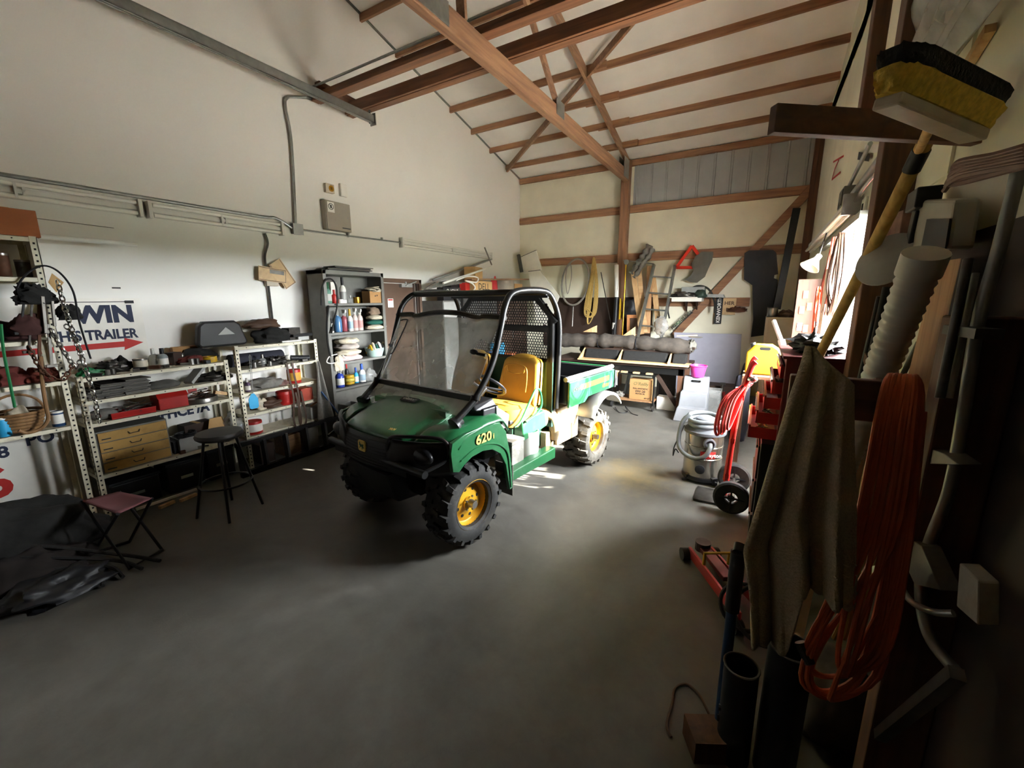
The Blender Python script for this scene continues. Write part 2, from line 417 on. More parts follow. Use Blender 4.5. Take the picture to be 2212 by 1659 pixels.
# ------------------------------------------------------------------ the shell of the building
XL, YB, XR, YF = -5.0, 8.85, 0.62, -2.6
WY0, WY1, WZ0, WZ1 = 3.35, 5.95, .28, 2.44          # the window opening in the right wall
struct('floor', MB().bx(XL-.2, XR+.3, YF-.2, YB+.2, -.2, 0), floormat())
def ridge(y): return roofz(y) if y > 0 else roofz(0)-0.249*(-y)
def gable(x0, x1): return MB().prism([(x0,YF,-.05),(x0,YB,-.05),(x0,YB,roofz(YB)),(x0,0,roofz(0)),(x0,YF,ridge(YF))], (x1-x0,0,0))
struct('wall_left', gable(XL-.15, XL), wallpaint)
struct('wall_back', MB().bx(XL-.15, XR+.15, YB, YB+.15, -.05, roofz(YB)), foam)
struct('wall_front', MB().bx(XL-.15, XR+.15, YF-.15, YF, -.05, ridge(YF)), darkwood[2])
w = MB()
w.bx(XR, XR+.12, YF, WY0, -.05, 6.1).bx(XR, XR+.12, WY1, YB, -.05, 4.6).bx(XR, XR+.12, WY0, WY1, -.05, WZ0).bx(XR, XR+.12, WY0, WY1, WZ1, 5.2)
w.prism([(XR,YB,4.4),(XR,YB,roofz(YB)),(XR,0,roofz(0)),(XR,YF,ridge(YF)),(XR,YF,5.5),(XR,WY1,4.4)], (.12,0,0))
struct('wall_right', w, foam)
struct('ceiling', MB().prism([(XL-.2,YF-.2,ridge(YF-.2)),(XL-.2,0,roofz(0)),(XL-.2,YB+.2,roofz(YB+.2)),(XL-.2,YB+.2,roofz(YB+.2)+.1),(XL-.2,0,roofz(0)+.1),(XL-.2,YF-.2,ridge(YF-.2)+.1)], (XR-XL+.5,0,0)), roofskin)
# window: frame, mullions and the panes
wf = MB()
for z in (WZ0, 1.0, WZ1-.05): wf.bx(XR-.01, XR+.13, WY0, WY1, z, z+.05)
for y in (WY0, WY0+1.28, WY1-.05): wf.bx(XR+.0, XR+.1, y, y+.05, WZ0, WZ1)
wn = struct('window_1', wf, white, 'wide sunlit window above the workbench in the right wall', 'window')
build(MB().bx(XR+.05, XR+.055, WY0+.05, WY1-.05, WZ0+.05, WZ1-.05), 'pane', clearmat('window_glass', (.97,.98,.98), .02, .02), wn)
struct('wall_sun_block', MB().bx(1.0,1.1,-1,12,-.1,1.24), M('pale_sun_block','a89f90',.9,var=.15), 'added unseen low wall blocking the sun outside the window', 'wall')  # unseen wall added to keep low sun off the floor
struct('building_sky_block', MB().bx(16,18,-40,50,-.1,2.5), M('dark_sky_block','4a5142',.95,var=.3,scale=1), 'added unseen dark building hiding low sky far outside the window', 'building')  # unseen backdrop added to block low sky from the left wall
struct('ground_outside', MB().bx(XR+.12,40,-30,40,-.2,-.1), M('pale_gravel','d4cfc4',.9,var=.1))
# ribbed steel showing in the upper right bay of the back wall
rb = MB(); rb.bx(-2.40, .6, YB-.012, YB-.002, 3.6, 4.40)
x = -2.36
while x < .58:
    rb.prism([(x,YB-.012,3.6),(x+.012,YB-.03,3.6),(x+.034,YB-.03,3.6),(x+.046,YB-.012,3.6)], (0,0,.8)); x += .276
for x in (-2.29,-2.24,-2.2): rb.bx(x, x+.012, YB-.02, YB-.012, 3.6, 4.4)
struct('trim_1', rb, steelpanel, 'bare ribbed grey steel bay high in the back wall', 'wall panel')
struct('trim_2', MB().prism([(XL+.0,0,roofz(0)-.02),(XL,YB,roofz(YB)-.02),(XL,YB,roofz(YB)),(XL,0,roofz(0))], (.025,0,0)), grey, 'thin grey edge strip where the left wall meets the roof', 'trim')
struct('trim_3', MB().bx(-4.35, -1.9, YB-.02, YB-.001, .75, 1.84).bx(-4.35,-1.9,YB-.03,YB-.02,1.80,1.84), brownd, 'dark brown board along the lower back wall', 'wall panel')
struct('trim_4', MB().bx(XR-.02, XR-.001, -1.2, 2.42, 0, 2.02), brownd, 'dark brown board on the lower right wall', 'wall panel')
struct('trim_5', MB().bx(XR-.012, XR-.001, 2.5, 3.3, 2.3, 3.1), foam)
# girts
gm = [('girt', 2.55, 2.71, -4.45, .6), ('girt', 3.49, 3.63, -4.98, .6), ('eave_girt', 4.36, 4.47, -4.98, .6), ('girt', 1.66, 1.82, -1.9, -.18)]
gl = ['middle brown girt across the back wall with tools hung below', 'upper brown girt under the ribbed steel bay', 'top brown girt at the roof edge of the back wall', 'short low brown girt behind the small wall shelf']
for (n, z0, z1, x0, x1), lb in zip(gm, gl): struct(n, MB().bx(x0, x1, YB-.06, YB-.0, z0, z1), lumber[0], lb, 'beam', 'girts of the back wall', bevel=.004)
struct('wall_post', MB().bx(-2.60, -2.44, YB-.22, YB-.06, 0, 4.45), lumber[2], 'square brown post in the middle of the back wall', 'post', bevel=.006)
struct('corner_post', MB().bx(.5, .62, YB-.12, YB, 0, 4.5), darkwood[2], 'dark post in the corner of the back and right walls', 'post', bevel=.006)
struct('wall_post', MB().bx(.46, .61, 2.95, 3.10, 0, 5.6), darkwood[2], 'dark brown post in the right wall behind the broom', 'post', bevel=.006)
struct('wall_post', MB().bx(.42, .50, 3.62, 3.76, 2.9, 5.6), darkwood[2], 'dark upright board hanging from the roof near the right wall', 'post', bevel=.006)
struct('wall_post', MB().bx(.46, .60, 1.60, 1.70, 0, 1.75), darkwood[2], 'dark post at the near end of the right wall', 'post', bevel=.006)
# diagonal wall brace
struct('wall_brace', MB().bar(V((-1.42,YB-.08,1.08)), V((.58,YB-.08,3.63)), .13, .04, up=(0,1,0)), lumber[0], 'diagonal brown brace on the right of the back wall', 'beam', bevel=.004)
# purlins under the roof skin, with lapped splices
names = ['purlin']
for i in range(13):
    y = 8.24-.622*i
    if y < .6: break
    zt = roofz(y)
    b = MB().bar((XL, y, zt-.05), (-2.2, y, zt-.05), .04, .095).bar((-2.75, y+.042, zt-.05), (XR, y+.042, zt-.05), .04, .095)
    struct('roof_purlin', b, lumber[0], f'brown roof purlin, number {i+1} up from the back wall', 'beam', 'roof purlins', bevel=.003)
# roof truss on the middle post
TX = -2.50
tr = thing('roof_truss', 'large brown timber roof truss standing on the back wall post', 'truss', (TX, 8.6, 4.03))
build(MB().bar((TX,8.62,4.14), (TX,-1.0,4.06), .09, .19), 'bottom_chord', lumber[1], tr, bevel=.005)
build(MB().bar((TX,8.84,4.38), (TX,0.3,roofz(0.3)-.16), .045, .14), 'top_chord', lumber[1], tr, bevel=.005)
for p, q, w_ in (((TX,5.42,4.22),(TX,4.0,5.45),.09), ((TX,7.1,4.2),(TX,7.1,4.72),.06), ((TX,3.4,4.2),(TX,3.3,5.6),.09), ((TX,2.6,4.2),(TX,0.8,6.2),.09)):
    if p[1] == 7.1: continue
    build(MB().bar(p, q, .04, w_), 'web', lumber[1], tr, bevel=.004)
for y0, y1, z0, z1 in ((8.3,8.7,4.08,4.42), (5.28,5.52,4.1,4.28), (2.75,3.15,4.02,4.2)):
    build(MB().bx(TX+.046,TX+.05,y0,y1,z0,z1).bx(TX-.05,TX-.046,y0,y1,z0,z1), 'gusset_plate', galv, tr, label='grey metal gusset plate')
struct('roof_brace', MB().bar(at_roof(1095,367,.12), at_roof(1412,-8,.12), .04, .10), lumber[1], 'long diagonal brace nailed under the roof purlins', 'beam', bevel=.004)
# long boards laid over the truss chords, the door track hanging from them
BD = [((XL+.02, 3.74, 4.265), (XR-.3, 3.74, 4.275), .04, .13, 'upper'), ((XL+.06, 4.10, 4.255), (XR-.3, 4.10, 4.265), .04, .13, 'lower')]
for p, q, a, h, nm in BD:
    b = MB().bar(p, q, a, h); b.bar(V(p)+V((0,.06 if nm == 'lower' else -.06,-.055)), V(q)+V((0,.06 if nm == 'lower' else -.06,-.055)), .10, .035)
    o = solo('header_board', b, wood('brown_lumber','5c3a24','7f5436',0), 'pair of dark boards over the truss chord, '+('nearer the door track hanger' if nm == 'lower' else 'crossed by the thin conduit'), 'board', 'header boards hung under the roof', bevel=.003)
bk = solo('wood_block', MB().bar((-4.86,3.64,4.36), (-4.86,4.25,4.35), .09, .05), darkwood[1], 'short dark timber laid across the two header boards at the left wall', 'board', bevel=.003)
c = solo('roof_conduit', MB().tube([(-4.95,3.64,4.345),(-3.5,3.64,4.35),(0.2,3.64,4.36)], .013, 8), galv, 'thin grey conduit along the far header board', 'conduit', smooth=1)
t0, t1 = at(806,252,'x',-4.55), at(120,-45,'x',-4.55); t0.z = t1.z = (t0.z+t1.z)/2
tk = thing('door_track', 'long grey steel overhead door track high on the left wall', 'door track', t0)
tb = MB()
for a, b_, cc, d_ in ((-.03,-.024,-.045,.045), (.024,.03,-.045,.045), (-.03,.03,.04,.045), (-.03,-.005,-.045,-.04), (.005,.03,-.045,-.04)):
    tb.hexa([(t0.x+a,t0.y,t0.z+cc),(t0.x+b_,t0.y,t0.z+cc),(t0.x+b_,t1.y,t0.z+cc),(t0.x+a,t1.y,t0.z+cc),(t0.x+a,t0.y,t0.z+d_),(t0.x+b_,t0.y,t0.z+d_),(t0.x+b_,t1.y,t0.z+d_),(t0.x+a,t1.y,t0.z+d_)])
build(tb, 'rail', galv, tk)
hz = MB().bx(t0.x-.02,t0.x+.02,t0.y-.06,t0.y-.055,t0.z-.06,t0.z+.22).bx(t0.x-.02,t0.x-.015,t0.y-.06,t0.y-.02,t0.z-.06,t0.z+.22)
hz.mark(1)
for k in range(6): hz.bx(t0.x-.007,t0.x+.007,t0.y-.063,t0.y-.053,t0.z-.03+k*.042,t0.z-.03+k*.042+.016)
build(hz, 'hanger', [galv, holem], tk, label='perforated angle hanger')
build(MB().bx(t0.x-.05,t0.x+.05,t0.y-.01,t0.y,t0.z-.07,t0.z+.07), 'end_stop', galv, tk)
# ------------------------------------------------------------------ the green utility vehicle (x to its left, y rearward)
green = M('green_vehicle_paint', '1c5a34', .33, .0, var=.12, scale=4, dirt='3f6a4c', damt=.14, dscale=5, coat=.3)
dgreen = M('dark_green_plastic', '16382a', .5, var=.2)
yel = M('yellow_seat_vinyl', 'a57d26', .55, var=.1, scale=6, bump=.04, dirt='7d6020', damt=.12)
yrim = M('yellow_wheel_paint', 'c8961f', .40, .0, var=.1, dirt='96752c', damt=.12)
tyrem = M('black_tyre_rubber', '242423', .75, var=.3, scale=16, bump=.1, dirt='56524a', damt=.22, dscale=6)
tyrepale = M('pale_tyre_rubber', '4a463f', .8, var=.3, scale=16, bump=.1, dirt='8a8478', damt=.35, dscale=6)  # paler rubber for the rear tyres
dust = M('dusty_brown_plastic', '7a684d', .85, var=.2, scale=7, dirt='a08d6c', damt=.3)
goldd = M('gold_decal', 'd9bd62', .5, var=.04)
ydecal = M('yellow_decal', 'e0b01d', .5, var=.05)
lens = M('smoked_lamp_lens', '1a1a1c', .35, var=.1, coat=.0)
G = thing('utility_vehicle', 'green utility vehicle with yellow seats and wheels parked mid-floor', 'vehicle', (-2.333, 2.372, 0), math.radians(-7.5), world=False)
def wheel(px, py, w, side, R=.318, tm=tyrem):
    a = (1,0,0); T = MB()
    T.lathe([(.168,-.42*w),(.182,-.46*w),(.206,-.50*w),(.245,-.505*w),(.275,-.47*w),(.292,-.36*w),(.298,-.15*w),(.299,0),(.298,.15*w),(.292,.36*w),(.275,.47*w),(.245,.505*w),(.206,.50*w),(.182,.46*w),(.168,.42*w)], (0,0,0), a, 40, closed=True)
    nl = 18
    for k in range(nl):
        for s in (-1, 1):
            g = 2*PI*(k+(.5 if s > 0 else 0))/nl; st = len(T.v)
            # a lug: a skewed block over the crown, then a shoulder block running down the side wall
            def ring(h, r, dg): return (h*s, r*math.cos(g+dg), r*math.sin(g+dg))
            T.hexa([ring(.02*w+.004,.288,-.045),ring(.02*w+.004,.288,.055),ring(.26*w,.288,.13),ring(.26*w,.288,.02),
                    ring(.02*w+.004,R,-.04),ring(.02*w+.004,R,.05),ring(.26*w,R-.002,.12),ring(.26*w,R-.002,.025)])
            T.hexa([ring(.30*w,.280,.06),ring(.30*w,.280,.20),ring(.53*w,.262,.22),ring(.53*w,.262,.10),
                    ring(.30*w,R-.004,.065),ring(.30*w,R-.004,.19),ring(.515*w,.296,.205),ring(.515*w,.296,.11)])
    root = build(T, 'tyre', tm, G, smooth=35, loc=None)
    root.location = (px, py, .318)
    s = side; h0 = .485*w*s
    Rm = MB().lathe([(.190,h0),(.194,h0-.006*s),(.188,h0-.014*s),(.176,h0-.016*s),(.166,h0-.06*s),(.156,h0-.085*s),(.148,h0-.092*s),(.130,h0-.084*s),(.078,h0-.074*s),(.052,h0-.072*s),(.050,h0-.06*s),(.0,h0-.06*s)], (0,0,0), a, 36, cap=False)
    Rm.lathe([(.166,-h0),(.166,h0-.05*s)], (0,0,0), a, 36, cap=False)
    Rm.mark(1)
    for k in range(8):
        g = 2*PI*k/8+.2; q = (h0-.083*s, .104*math.cos(g), .104*math.sin(g)); Rm.cyl(q, (q[0]+.006*s,q[1],q[2]), .0135, n=12)
    build(Rm, 'rim', [yrim, holem], root, smooth=30, label='yellow steel rim')
    Hb = MB().cyl((h0-.048*s,0,0), (h0+.0*s,0,0), .033, .028, 14)
    for k in range(5):
        g = 2*PI*k/5; Hb.cyl((h0-.05*s,.055*math.cos(g),.055*math.sin(g)), (h0-.035*s,.055*math.cos(g),.055*math.sin(g)), .008, n=6)
    build(Hb, 'hub_cap', steel, root, smooth=30, label='grey steel hub cap')
wheel(.545, 0, .25, 1); wheel(-.545, 0, .25, -1); wheel(.545, 1.95, .29, 1, tm=tyrepale); wheel(-.545, 1.95, .29, -1, tm=tyrepale)

# bonnet and front wings
def zh(y): return .865+.155*min(1,max(0,(y+.42)/.42))**.8
def yf(x): return -.43+.17*(abs(x)/.62)**2.4
Hd = MB()
def hood(u, v):
    x = -.44+.88*u; t = v; y0 = yf(x)-.0; y = y0+(.13-y0)*t
    q_ = min(1,max(0,(abs(x)-.335)/.045)); z = zh(-.42+.55*t)-.030*(abs(x)/.44)**2.2-.022*q_*q_*(3-2*q_)
    if t < .06: z -= .035*(1-t/.06)
    return (x, y, z)
Hd.grid(hood, 56, 20)
build(Hd, 'bonnet', green, G, smooth=50, solid=.012)
def wing(sd):
    W = MB()
    def fn(u, v):
        x = .425+.275*u; y0 = yf(x)+.02; y = y0+(.36-y0)*v
        z = .905+.05*min(1,v*1.8)-.012*math.cos(u*PI/2)
        if u > .7: z -= .05*((u-.7)/.3)**1.6
        if v < .15: z -= .05*(1-v/.15)
        if v > .85: z -= .10*((v-.85)/.15)**1.4
        return (sd*x, y, z)
    W.grid(fn, 14, 16)
    build(W, 'front_wing', green, G, smooth=50, solid=.012)
    X = sd*.695
    outer = [(-.235,.66),(-.25,.80),(-.235,.865),(-.10,.90),(.10,.915),(.26,.895),(.335,.80),(.385,.60),(.425,.31)]
    arch = [(.365,.31),(.315,.54),(.25,.65),(.16,.71),(.05,.73),(-.06,.72),(-.14,.685),(-.19,.65)]
    S = MB(); m = 9
    import_o = [outer[min(8,int(k))] for k in range(9)]
    arch9 = arch[::-1]+[arch[0]]; arch9 = [arch[7],arch[7],arch[6],arch[5],arch[4],arch[3],arch[2],arch[1],arch[0]]
    for off in (0, 1):
        for (y, z) in outer: S.v.append(V((X-sd*.03*off, y, z)))
        for (y, z) in arch9: S.v.append(V((X-sd*.03*off+sd*.012, y, z)))
    for k in range(8):
        S.f += [(k,k+1,9+k+1,9+k), (18+k,18+k+1,27+k+1,27+k), (k,k+1,18+k+1,18+k), (9+k,9+k+1,27+k+1,27+k)]
    S.f += [(0,9,27,18), (8,17,35,26)]
    o = build(S, 'wing_side', green, G, smooth=50, bevel=.004)
    if sd > 0:
        text('620', .098, goldd, o, (X+.0125, -.02, .795), EX, .0015, .002, sx=1.15, world=False)
        text('i', .06, goldd, o, (X+.0125, .165, .795), EX, .0015, .001, world=False)
    lip = MB().tube(smoothpath([(X+sd*.012,)+p for p in [(.375,.33),(.345,.60),(.275,.70),(.17,.755),(.05,.775),(-.06,.765),(-.17,.725)]], 4), .006, 6)
    build(lip, 'wing_crease', green, G, smooth=1)
    build(MB().hexa([(sd*.36,-.2,.40),(sd*.40,-.2,.40),(sd*.40,.40,.34),(sd*.36,.40,.34),(sd*.36,-.2,.86),(sd*.64,-.12,.84),(sd*.66,.30,.84),(sd*.36,.40,.86)]), 'wheel_well', blackp, G)
    build(MB().bx(min(sd*.52,sd*.70), max(sd*.52,sd*.70), .405, .415, .24, .50), 'mud_flap', greyrub, G)
    # lamp in its dark surround, with a tube guard looped round it
    fs = MB()
    def fl(u, v):
        x = .26+.415*u; y = yf(x)-.005+.05*max(0,u-.75)/.25; return (sd*x, y-.03*math.sin(PI*v)*(1-u*.6), .625+.235*v)
    fs.grid(fl, 10, 8); build(fs, 'lamp_surround', blackp, G, smooth=50, solid=.02)
    ln = MB().sph((sd*.50, yf(.5)-.012, .765), .10, 18, 10, (1.15,.42,.62)); build(ln, 'head_lamp', lens, G, smooth=60)
    build(MB().sph((sd*.672, yf(.66)+.055, .76), .03, 10, 8, (.5,1,1.3)), 'marker_lamp', M('amber_lens','b3502a',.25,var=.1), G, smooth=60)
    gp = smoothpath([(sd*.26,-.43,.70),(sd*.265,-.44,.80),(sd*.30,-.435,.88),(sd*.42,-.39,.90),(sd*.60,-.27,.89),(sd*.66,-.24,.84),(sd*.66,-.26,.75),(sd*.61,-.40,.70)], 5)
    build(MB().tube(gp, .0125, 8), 'lamp_guard', blackm, G, smooth=1)
wing(1); wing(-1)
gr = MB()
gr.grid(lambda u, v: (-.30+.6*u, yf(-.30+.6*u)-.006-.02*math.sin(PI*v), .615+.235*v), 14, 6)
build(gr, 'grille', blackp, G, smooth=50, solid=.02)
sl = MB()
for k in range(9):
    z = .635+.024*k
    sl.tube([(-.25+.5*t/10, yf(-.25+.5*t/10)-.024-.014*math.sin(PI*(z-.615)/.235), z) for t in range(11)], .0025, 5)
build(sl, 'grille_bars', blackp, G, smooth=1)
bd = MB().prism([(x, yf(0)-.046, .765+z) for x, z in ((-.034,-.038),(.034,-.038),(.044,-.028),(.044,.03),(.034,.042),(-.034,.042),(-.044,.03),(-.044,-.028))], (0,.012,0))
b = build(bd, 'badge', goldd, G, bevel=.002, label='gold badge with a green leaping animal')
deer = [(-.030,.004),(-.022,.016),(-.026,.024),(-.020,.034),(-.015,.026),(-.010,.016),(.012,.014),(.024,.020),(.026,.012),(.022,.002),(.032,-.014),(.026,-.014),(.014,-.004),(.012,-.022),(.006,-.022),(.004,-.004),(-.010,-.004),(-.020,-.018),(-.026,-.016),(-.016,-.002),(-.020,.006)]
build(MB().prism([(x*1.05, yf(0)-.0475, .765+z) for x, z in deer], (0,.002,0)), 'badge_emblem', green, b)
em = MB().prism([(x,y,zh(-.42+.55*((y+.43)/.56))+.012) for x, y in ((-.085,-.055),(.085,-.055),(.095,0),(-.095,0))], (0,0,.006))
e = build(em, 'name_plate', blackp, G)
text('Gator', .05, M('silver_ink','a9a9a4',.4,.3), e, (.0,-.042,zh(-.035)+.0195), (0.27,0,0), .001, .0008, 'CENTER', 1.25, .35, world=False)
text('XUV', .028, goldd, G, (.20,-.375,.905), (.42,0,.15), .001, .0006, world=False)
build(MB().tube([(x,y,zh(y)+.004-.045*(abs(x)/.44)**2.2) for x,y in [(-.42,-.02),(-.30,.03),(-.15,.06),(0,.07),(.15,.06),(.30,.03),(.42,-.02)]], .006, 6), 'bonnet_seam', dgreen, G, smooth=1)
# bumper, skid plate, running gear
build(MB().cyl((-.52,-.43,.695), (.64,-.43,.695), .026, n=14).cyl((-.3,-.43,.695),(-.3,-.30,.62),.018).cyl((.3,-.43,.695),(.3,-.30,.62),.018).bar((-.45,-.42,.655),(.45,-.42,.655),.03,.06), 'front_bumper', blackm, G, smooth=30)
build(MB().hexa([(-.16,-.30,.30),(.16,-.30,.30),(.24,.20,.30),(-.24,.20,.30),(-.26,-.46,.60),(.26,-.46,.60),(.30,.10,.62),(-.30,.10,.62)]), 'skid_plate', blackp, G, bevel=.02)
gear = MB()
for s in (-1, 1):
    gear.bar((s*.14,-.10,.34),(s*.44,-.02,.30),.035,.035).bar((s*.14,.12,.34),(s*.44,.02,.30),.035,.035).cyl((s*.22,.02,.62),(s*.38,0,.34),.035,n=12)
    gear.cyl((s*.20,0,.32),(s*.45,0,.318),.022).cyl((s*.10,1.95,.318),(s*.42,1.95,.318),.03).cyl((s*.3,1.88,.75),(s*.36,1.93,.36),.032)
    gear.bar((s*.2,1.3,.34),(s*.38,1.93,.30),.04,.04)
build(gear, 'axle', blackm, G)
build(MB().bx(-.30,.30,-.2,2.2,.36,.46).bx(-.42,.42,1.2,2.15,.46,.80), 'chassis', blackm, G)
# cab floor, sills, seat box, firewall
build(MB().bx(-.62,.62,.33,1.05,.385,.42), 'floor_pan', greyrub, G)
for s in (-1, 1): build(MB().hexa([(s*.60,.40,.36),(s*.695,.40,.36),(s*.695,1.06,.36),(s*.60,1.06,.36),(s*.60,.40,.445),(s*.695,.40,.445),(s*.695,1.06,.465),(s*.60,1.06,.465)]), 'sill', green, G, bevel=.01)
build(MB().bx(-.55,.50,.66,1.12,.42,.80), 'seat_box', dgreen, G, bevel=.01)
build(MB().hexa([(.50,.68,.58),(.60,.70,.60),(.60,1.05,.66),(.50,1.05,.58),(.50,.68,.80),(.58,.70,.78),(.58,1.05,.80),(.50,1.05,.80)]), 'seat_box_side', green, G, bevel=.01)
build(MB().bx(-.60,.60,1.13,1.16,.62,1.24), 'firewall', dgreen, G, bevel=.004)
build(MB().bx(-.62,.62,.16,.34,.60,1.0).hexa([(-.60,.10,1.0),(.60,.10,1.0),(.60,.36,.96),(-.60,.36,.96),(-.56,.12,1.03),(.56,.12,1.03),(.56,.34,1.05),(-.56,.34,1.05)]), 'dashboard', blackp, G, bevel=.01)
build(MB().prism([(.50,.30,1.0),(.50,.46,.90),(.50,.44,.80),(.50,.30,.80)], (.13,0,0)), 'dash_side', greyl, G, bevel=.006, label='light grey end of the dashboard')
build(MB().bx(-.44,.44,-.05,.16,.92,1.0), 'cowl', green, G)
sw = MB().lathe([(.165+.014*math.cos(t*PI/4), .014*math.sin(t*PI/4)) for t in range(8)], (.34,.52,1.10), (0,.62,.78), 28, closed=True)
for k in range(3):
    g = 2*PI*k/3+.5; a1 = V((1,0,0)); n_ = V((0,.62,.78)).normalized(); b1 = n_.cross(a1); c = V((.34,.52,1.10)); sw.cyl(c-n_*.03, c+(a1*math.cos(g)+b1*math.sin(g))*.16, .011, n=8)
sw.cyl((.34,.50,1.07),(.34,.36,.98),.02)
build(sw, 'steering_wheel', blackp, G, smooth=40)
def seat(cx):
    S = MB()
    S.grid(lambda u, v: (cx+(-.235+.47*v)*(1-.10*max(0,u-.5)), .56+.44*u if u < 1 else 1.0, .905+.02*math.cos(v*2*PI)-.045*u+.0 - .05*max(0,.12-u)/.12), 10, 12)
    n = len(S.v); top = 11*13
    # close the cushion with an underside
    S2 = MB()
    def cush(u, v):
        a = 2*PI*u; x = cx+.24*math.copysign(abs(math.cos(a))**.45, math.cos(a))*math.copysign(1,1); y = .785+.235*math.copysign(abs(math.sin(a))**.45, math.sin(a))
        if v <= .5:
            k = math.sin(v*PI); return (cx+(x-cx)*k, .785+(y-.785)*k, .905+.025*(abs(x-cx)/.24*k)**3-.05*((y-.56)/.44)*k-(.03 if k > .93 else 0))
        k = 1-.1*(v-.5)*2; return (cx+(x-cx)*k, .785+(y-.785)*k, .865-.05*((y-.56)/.44)-.13*(v-.5)*2)
    S2.grid(cush, 32, 10)
    def back(u, v):
        a = 2*PI*u; t = v
        hw = .225*(1-.22*max(0,t-.25)**1.3); 
        if t > .85: hw *= math.sqrt(max(.02,1-((t-.85)/.15)**2))*.45+.55
        th = .065 if t < .9 else .065*math.sqrt(max(.03,1-((t-.9)/.1)**2))
        ca, sa = math.cos(a), math.sin(a)
        x = hw*math.copysign(abs(ca)**.5, ca); d = th*math.copysign(abs(sa)**.6, sa)-.03*(abs(x)/.225)**3*(1 if sa < 0 else 0)
        return (cx+x, .975+.10*t+d, .86+.425*t)
    S2.grid(back, 32, 16)
    k = S2.v[-1]
    S2.sph((cx,1.075,1.272), .06, 12, 8, (2.3,.9,.55))
    o = build(S2, 'seat', yel, G, smooth=60)
    for q_ in (1,):
        pp = MB().tube(smoothpath([(cx-.10,.925,1.20),(cx-.09,.93,1.15),(cx,.925,1.135),(cx+.09,.93,1.15),(cx+.10,.925,1.20)],5), .005, 6)
        build(pp, 'seam', M('dark_yellow_seam','8a6512',.6), o, smooth=1); pp = MB()
        pp.tube(smoothpath([(cx-.13,.905,.98),(cx-.135,.92,1.10),(cx-.115,.93,1.20),(cx,.93,1.225),(cx+.115,.93,1.20),(cx+.135,.92,1.10),(cx+.13,.905,.98)],5), .005, 6)
        build(pp, 'seam', M('dark_yellow_seam','8a6512',.6), o, smooth=1); pp = MB()
        pp.tube(smoothpath([(cx-.17,.64,.905),(cx-.10,.62,.915),(cx,.62,.913),(cx+.10,.62,.915),(cx+.17,.64,.905)],5), .005, 6)
    build(pp, 'seam', M('dark_yellow_seam','8a6512',.6), o, smooth=1)
    build(MB().bx(cx-.21,cx+.21,.58,1.0,.765,.80), 'seat_base', blackp, o, bevel=.01)
seat(.33); seat(-.30)
hd = smoothpath([(.60,.56,.76),(.61,.64,.80),(.62,.80,1.0),(.62,.86,1.04),(.62,.91,1.0),(.62,.93,.88),(.61,.86,.81),(.60,.72,.77)], 6)
build(MB().tube(hd, .011, 8), 'grab_handle', green, G, smooth=1, label='green bent tube grab handle')
# roll cage
def hoop(s):
    p = [(s*.57,-.10,.95),(s*.60,.10,1.10),(s*.62,.265,1.33),(s*.625,.36,1.58),(s*.62,.42,1.74),(s*.60,.52,1.84),(s*.585,.70,1.875),(s*.59,.98,1.875),(s*.60,1.09,1.83),(s*.615,1.17,1.70),(s*.625,1.20,1.54),(s*.625,1.19,1.2),(s*.62,1.17,.80)]
    return smoothpath(p, 6)
rc = MB()
for s in (-1, 1):
    rc.tube(hoop(s), .0255, 12).lathe([(.06,0),(.055,.025),(.036,.03),(.033,.07)], (s*.57,-.095,.93), (s*.03,.25,.12), 16)
    rc.cyl((s*.60,.095,1.085),(s*.60,.105,1.115),.036,n=12)
rc.cyl((-.60,.56,1.855),(.60,.56,1.855),.026,n=12).cyl((-.60,1.03,1.86),(.60,1.03,1.86),.024,n=12)
rc.bar((-.60,1.06,1.84),(.60,1.06,1.84),.04,.05)
for s in (-1, 1): rc.bar((s*.62,1.155,1.60),(s*.40,1.155,1.84),.03,.045,up=(0,1,0)).bx(min(s*.54,s*.60),max(s*.54,s*.60),1.13,1.20,.66,1.62)
build(rc, 'roll_cage', blackm, G, smooth=35)
wm = MB()
p0, p1 = V((0,.415,1.69)), V((0,.115,1.095))
vis = smoothpath([(-.66,.40,1.665),(-.45,.40,1.675),(-.40,.40,1.66),(-.2,.395,1.69),(0,.395,1.70),(.2,.395,1.69),(.38,.40,1.66),(.44,.40,1.675),(.64,.40,1.665)],4)
wm.tube(vis, .022, 8)
wm.bar((-.60,.11,1.085),(.60,.11,1.085),.03,.05)
ws = build(wm, 'windscreen_frame', blackm, G, smooth=35)
def pane(z0, y0, z1, y1, w0, w1): return MB().hexa([(-w0,y0,z0),(w0,y0,z0),(w0,y0+.006,z0),(-w0,y0+.006,z0),(-w1,y1,z1),(w1,y1,z1),(w1,y1+.006,z1),(-w1,y1+.006,z1)])
wsm = clearmat('hazy_windscreen', (.92,.93,.92), .40, .10)  # pale diffuse haze mixed into the clear pane
build(pane(1.115,.105,1.66,.385,.585,.60), 'upper_pane', wsm, ws, label='clear hazy upper windscreen')
build(pane(.985,-.03,1.07,.085,.56,.58), 'lower_pane', wsm, ws, label='clear lower windscreen')
build(MB().tube(smoothpath([(-.53,.20,1.33),(-.50,.22,1.36),(-.46,.345,1.60),(-.49,.36,1.63),(-.56,.355,1.62)],5), .006, 6).cyl((-.60,.25,1.40),(-.57,.24,1.40),.014), 'pane_clip', blackp, ws, smooth=1)
build(MB().cyl((.60,.22,1.40),(.53,.20,1.41),.012).sph((.50,.20,1.42),.03,10,8,(1.4,.5,.7)), 'mirror_stub', blackp, ws, smooth=1)
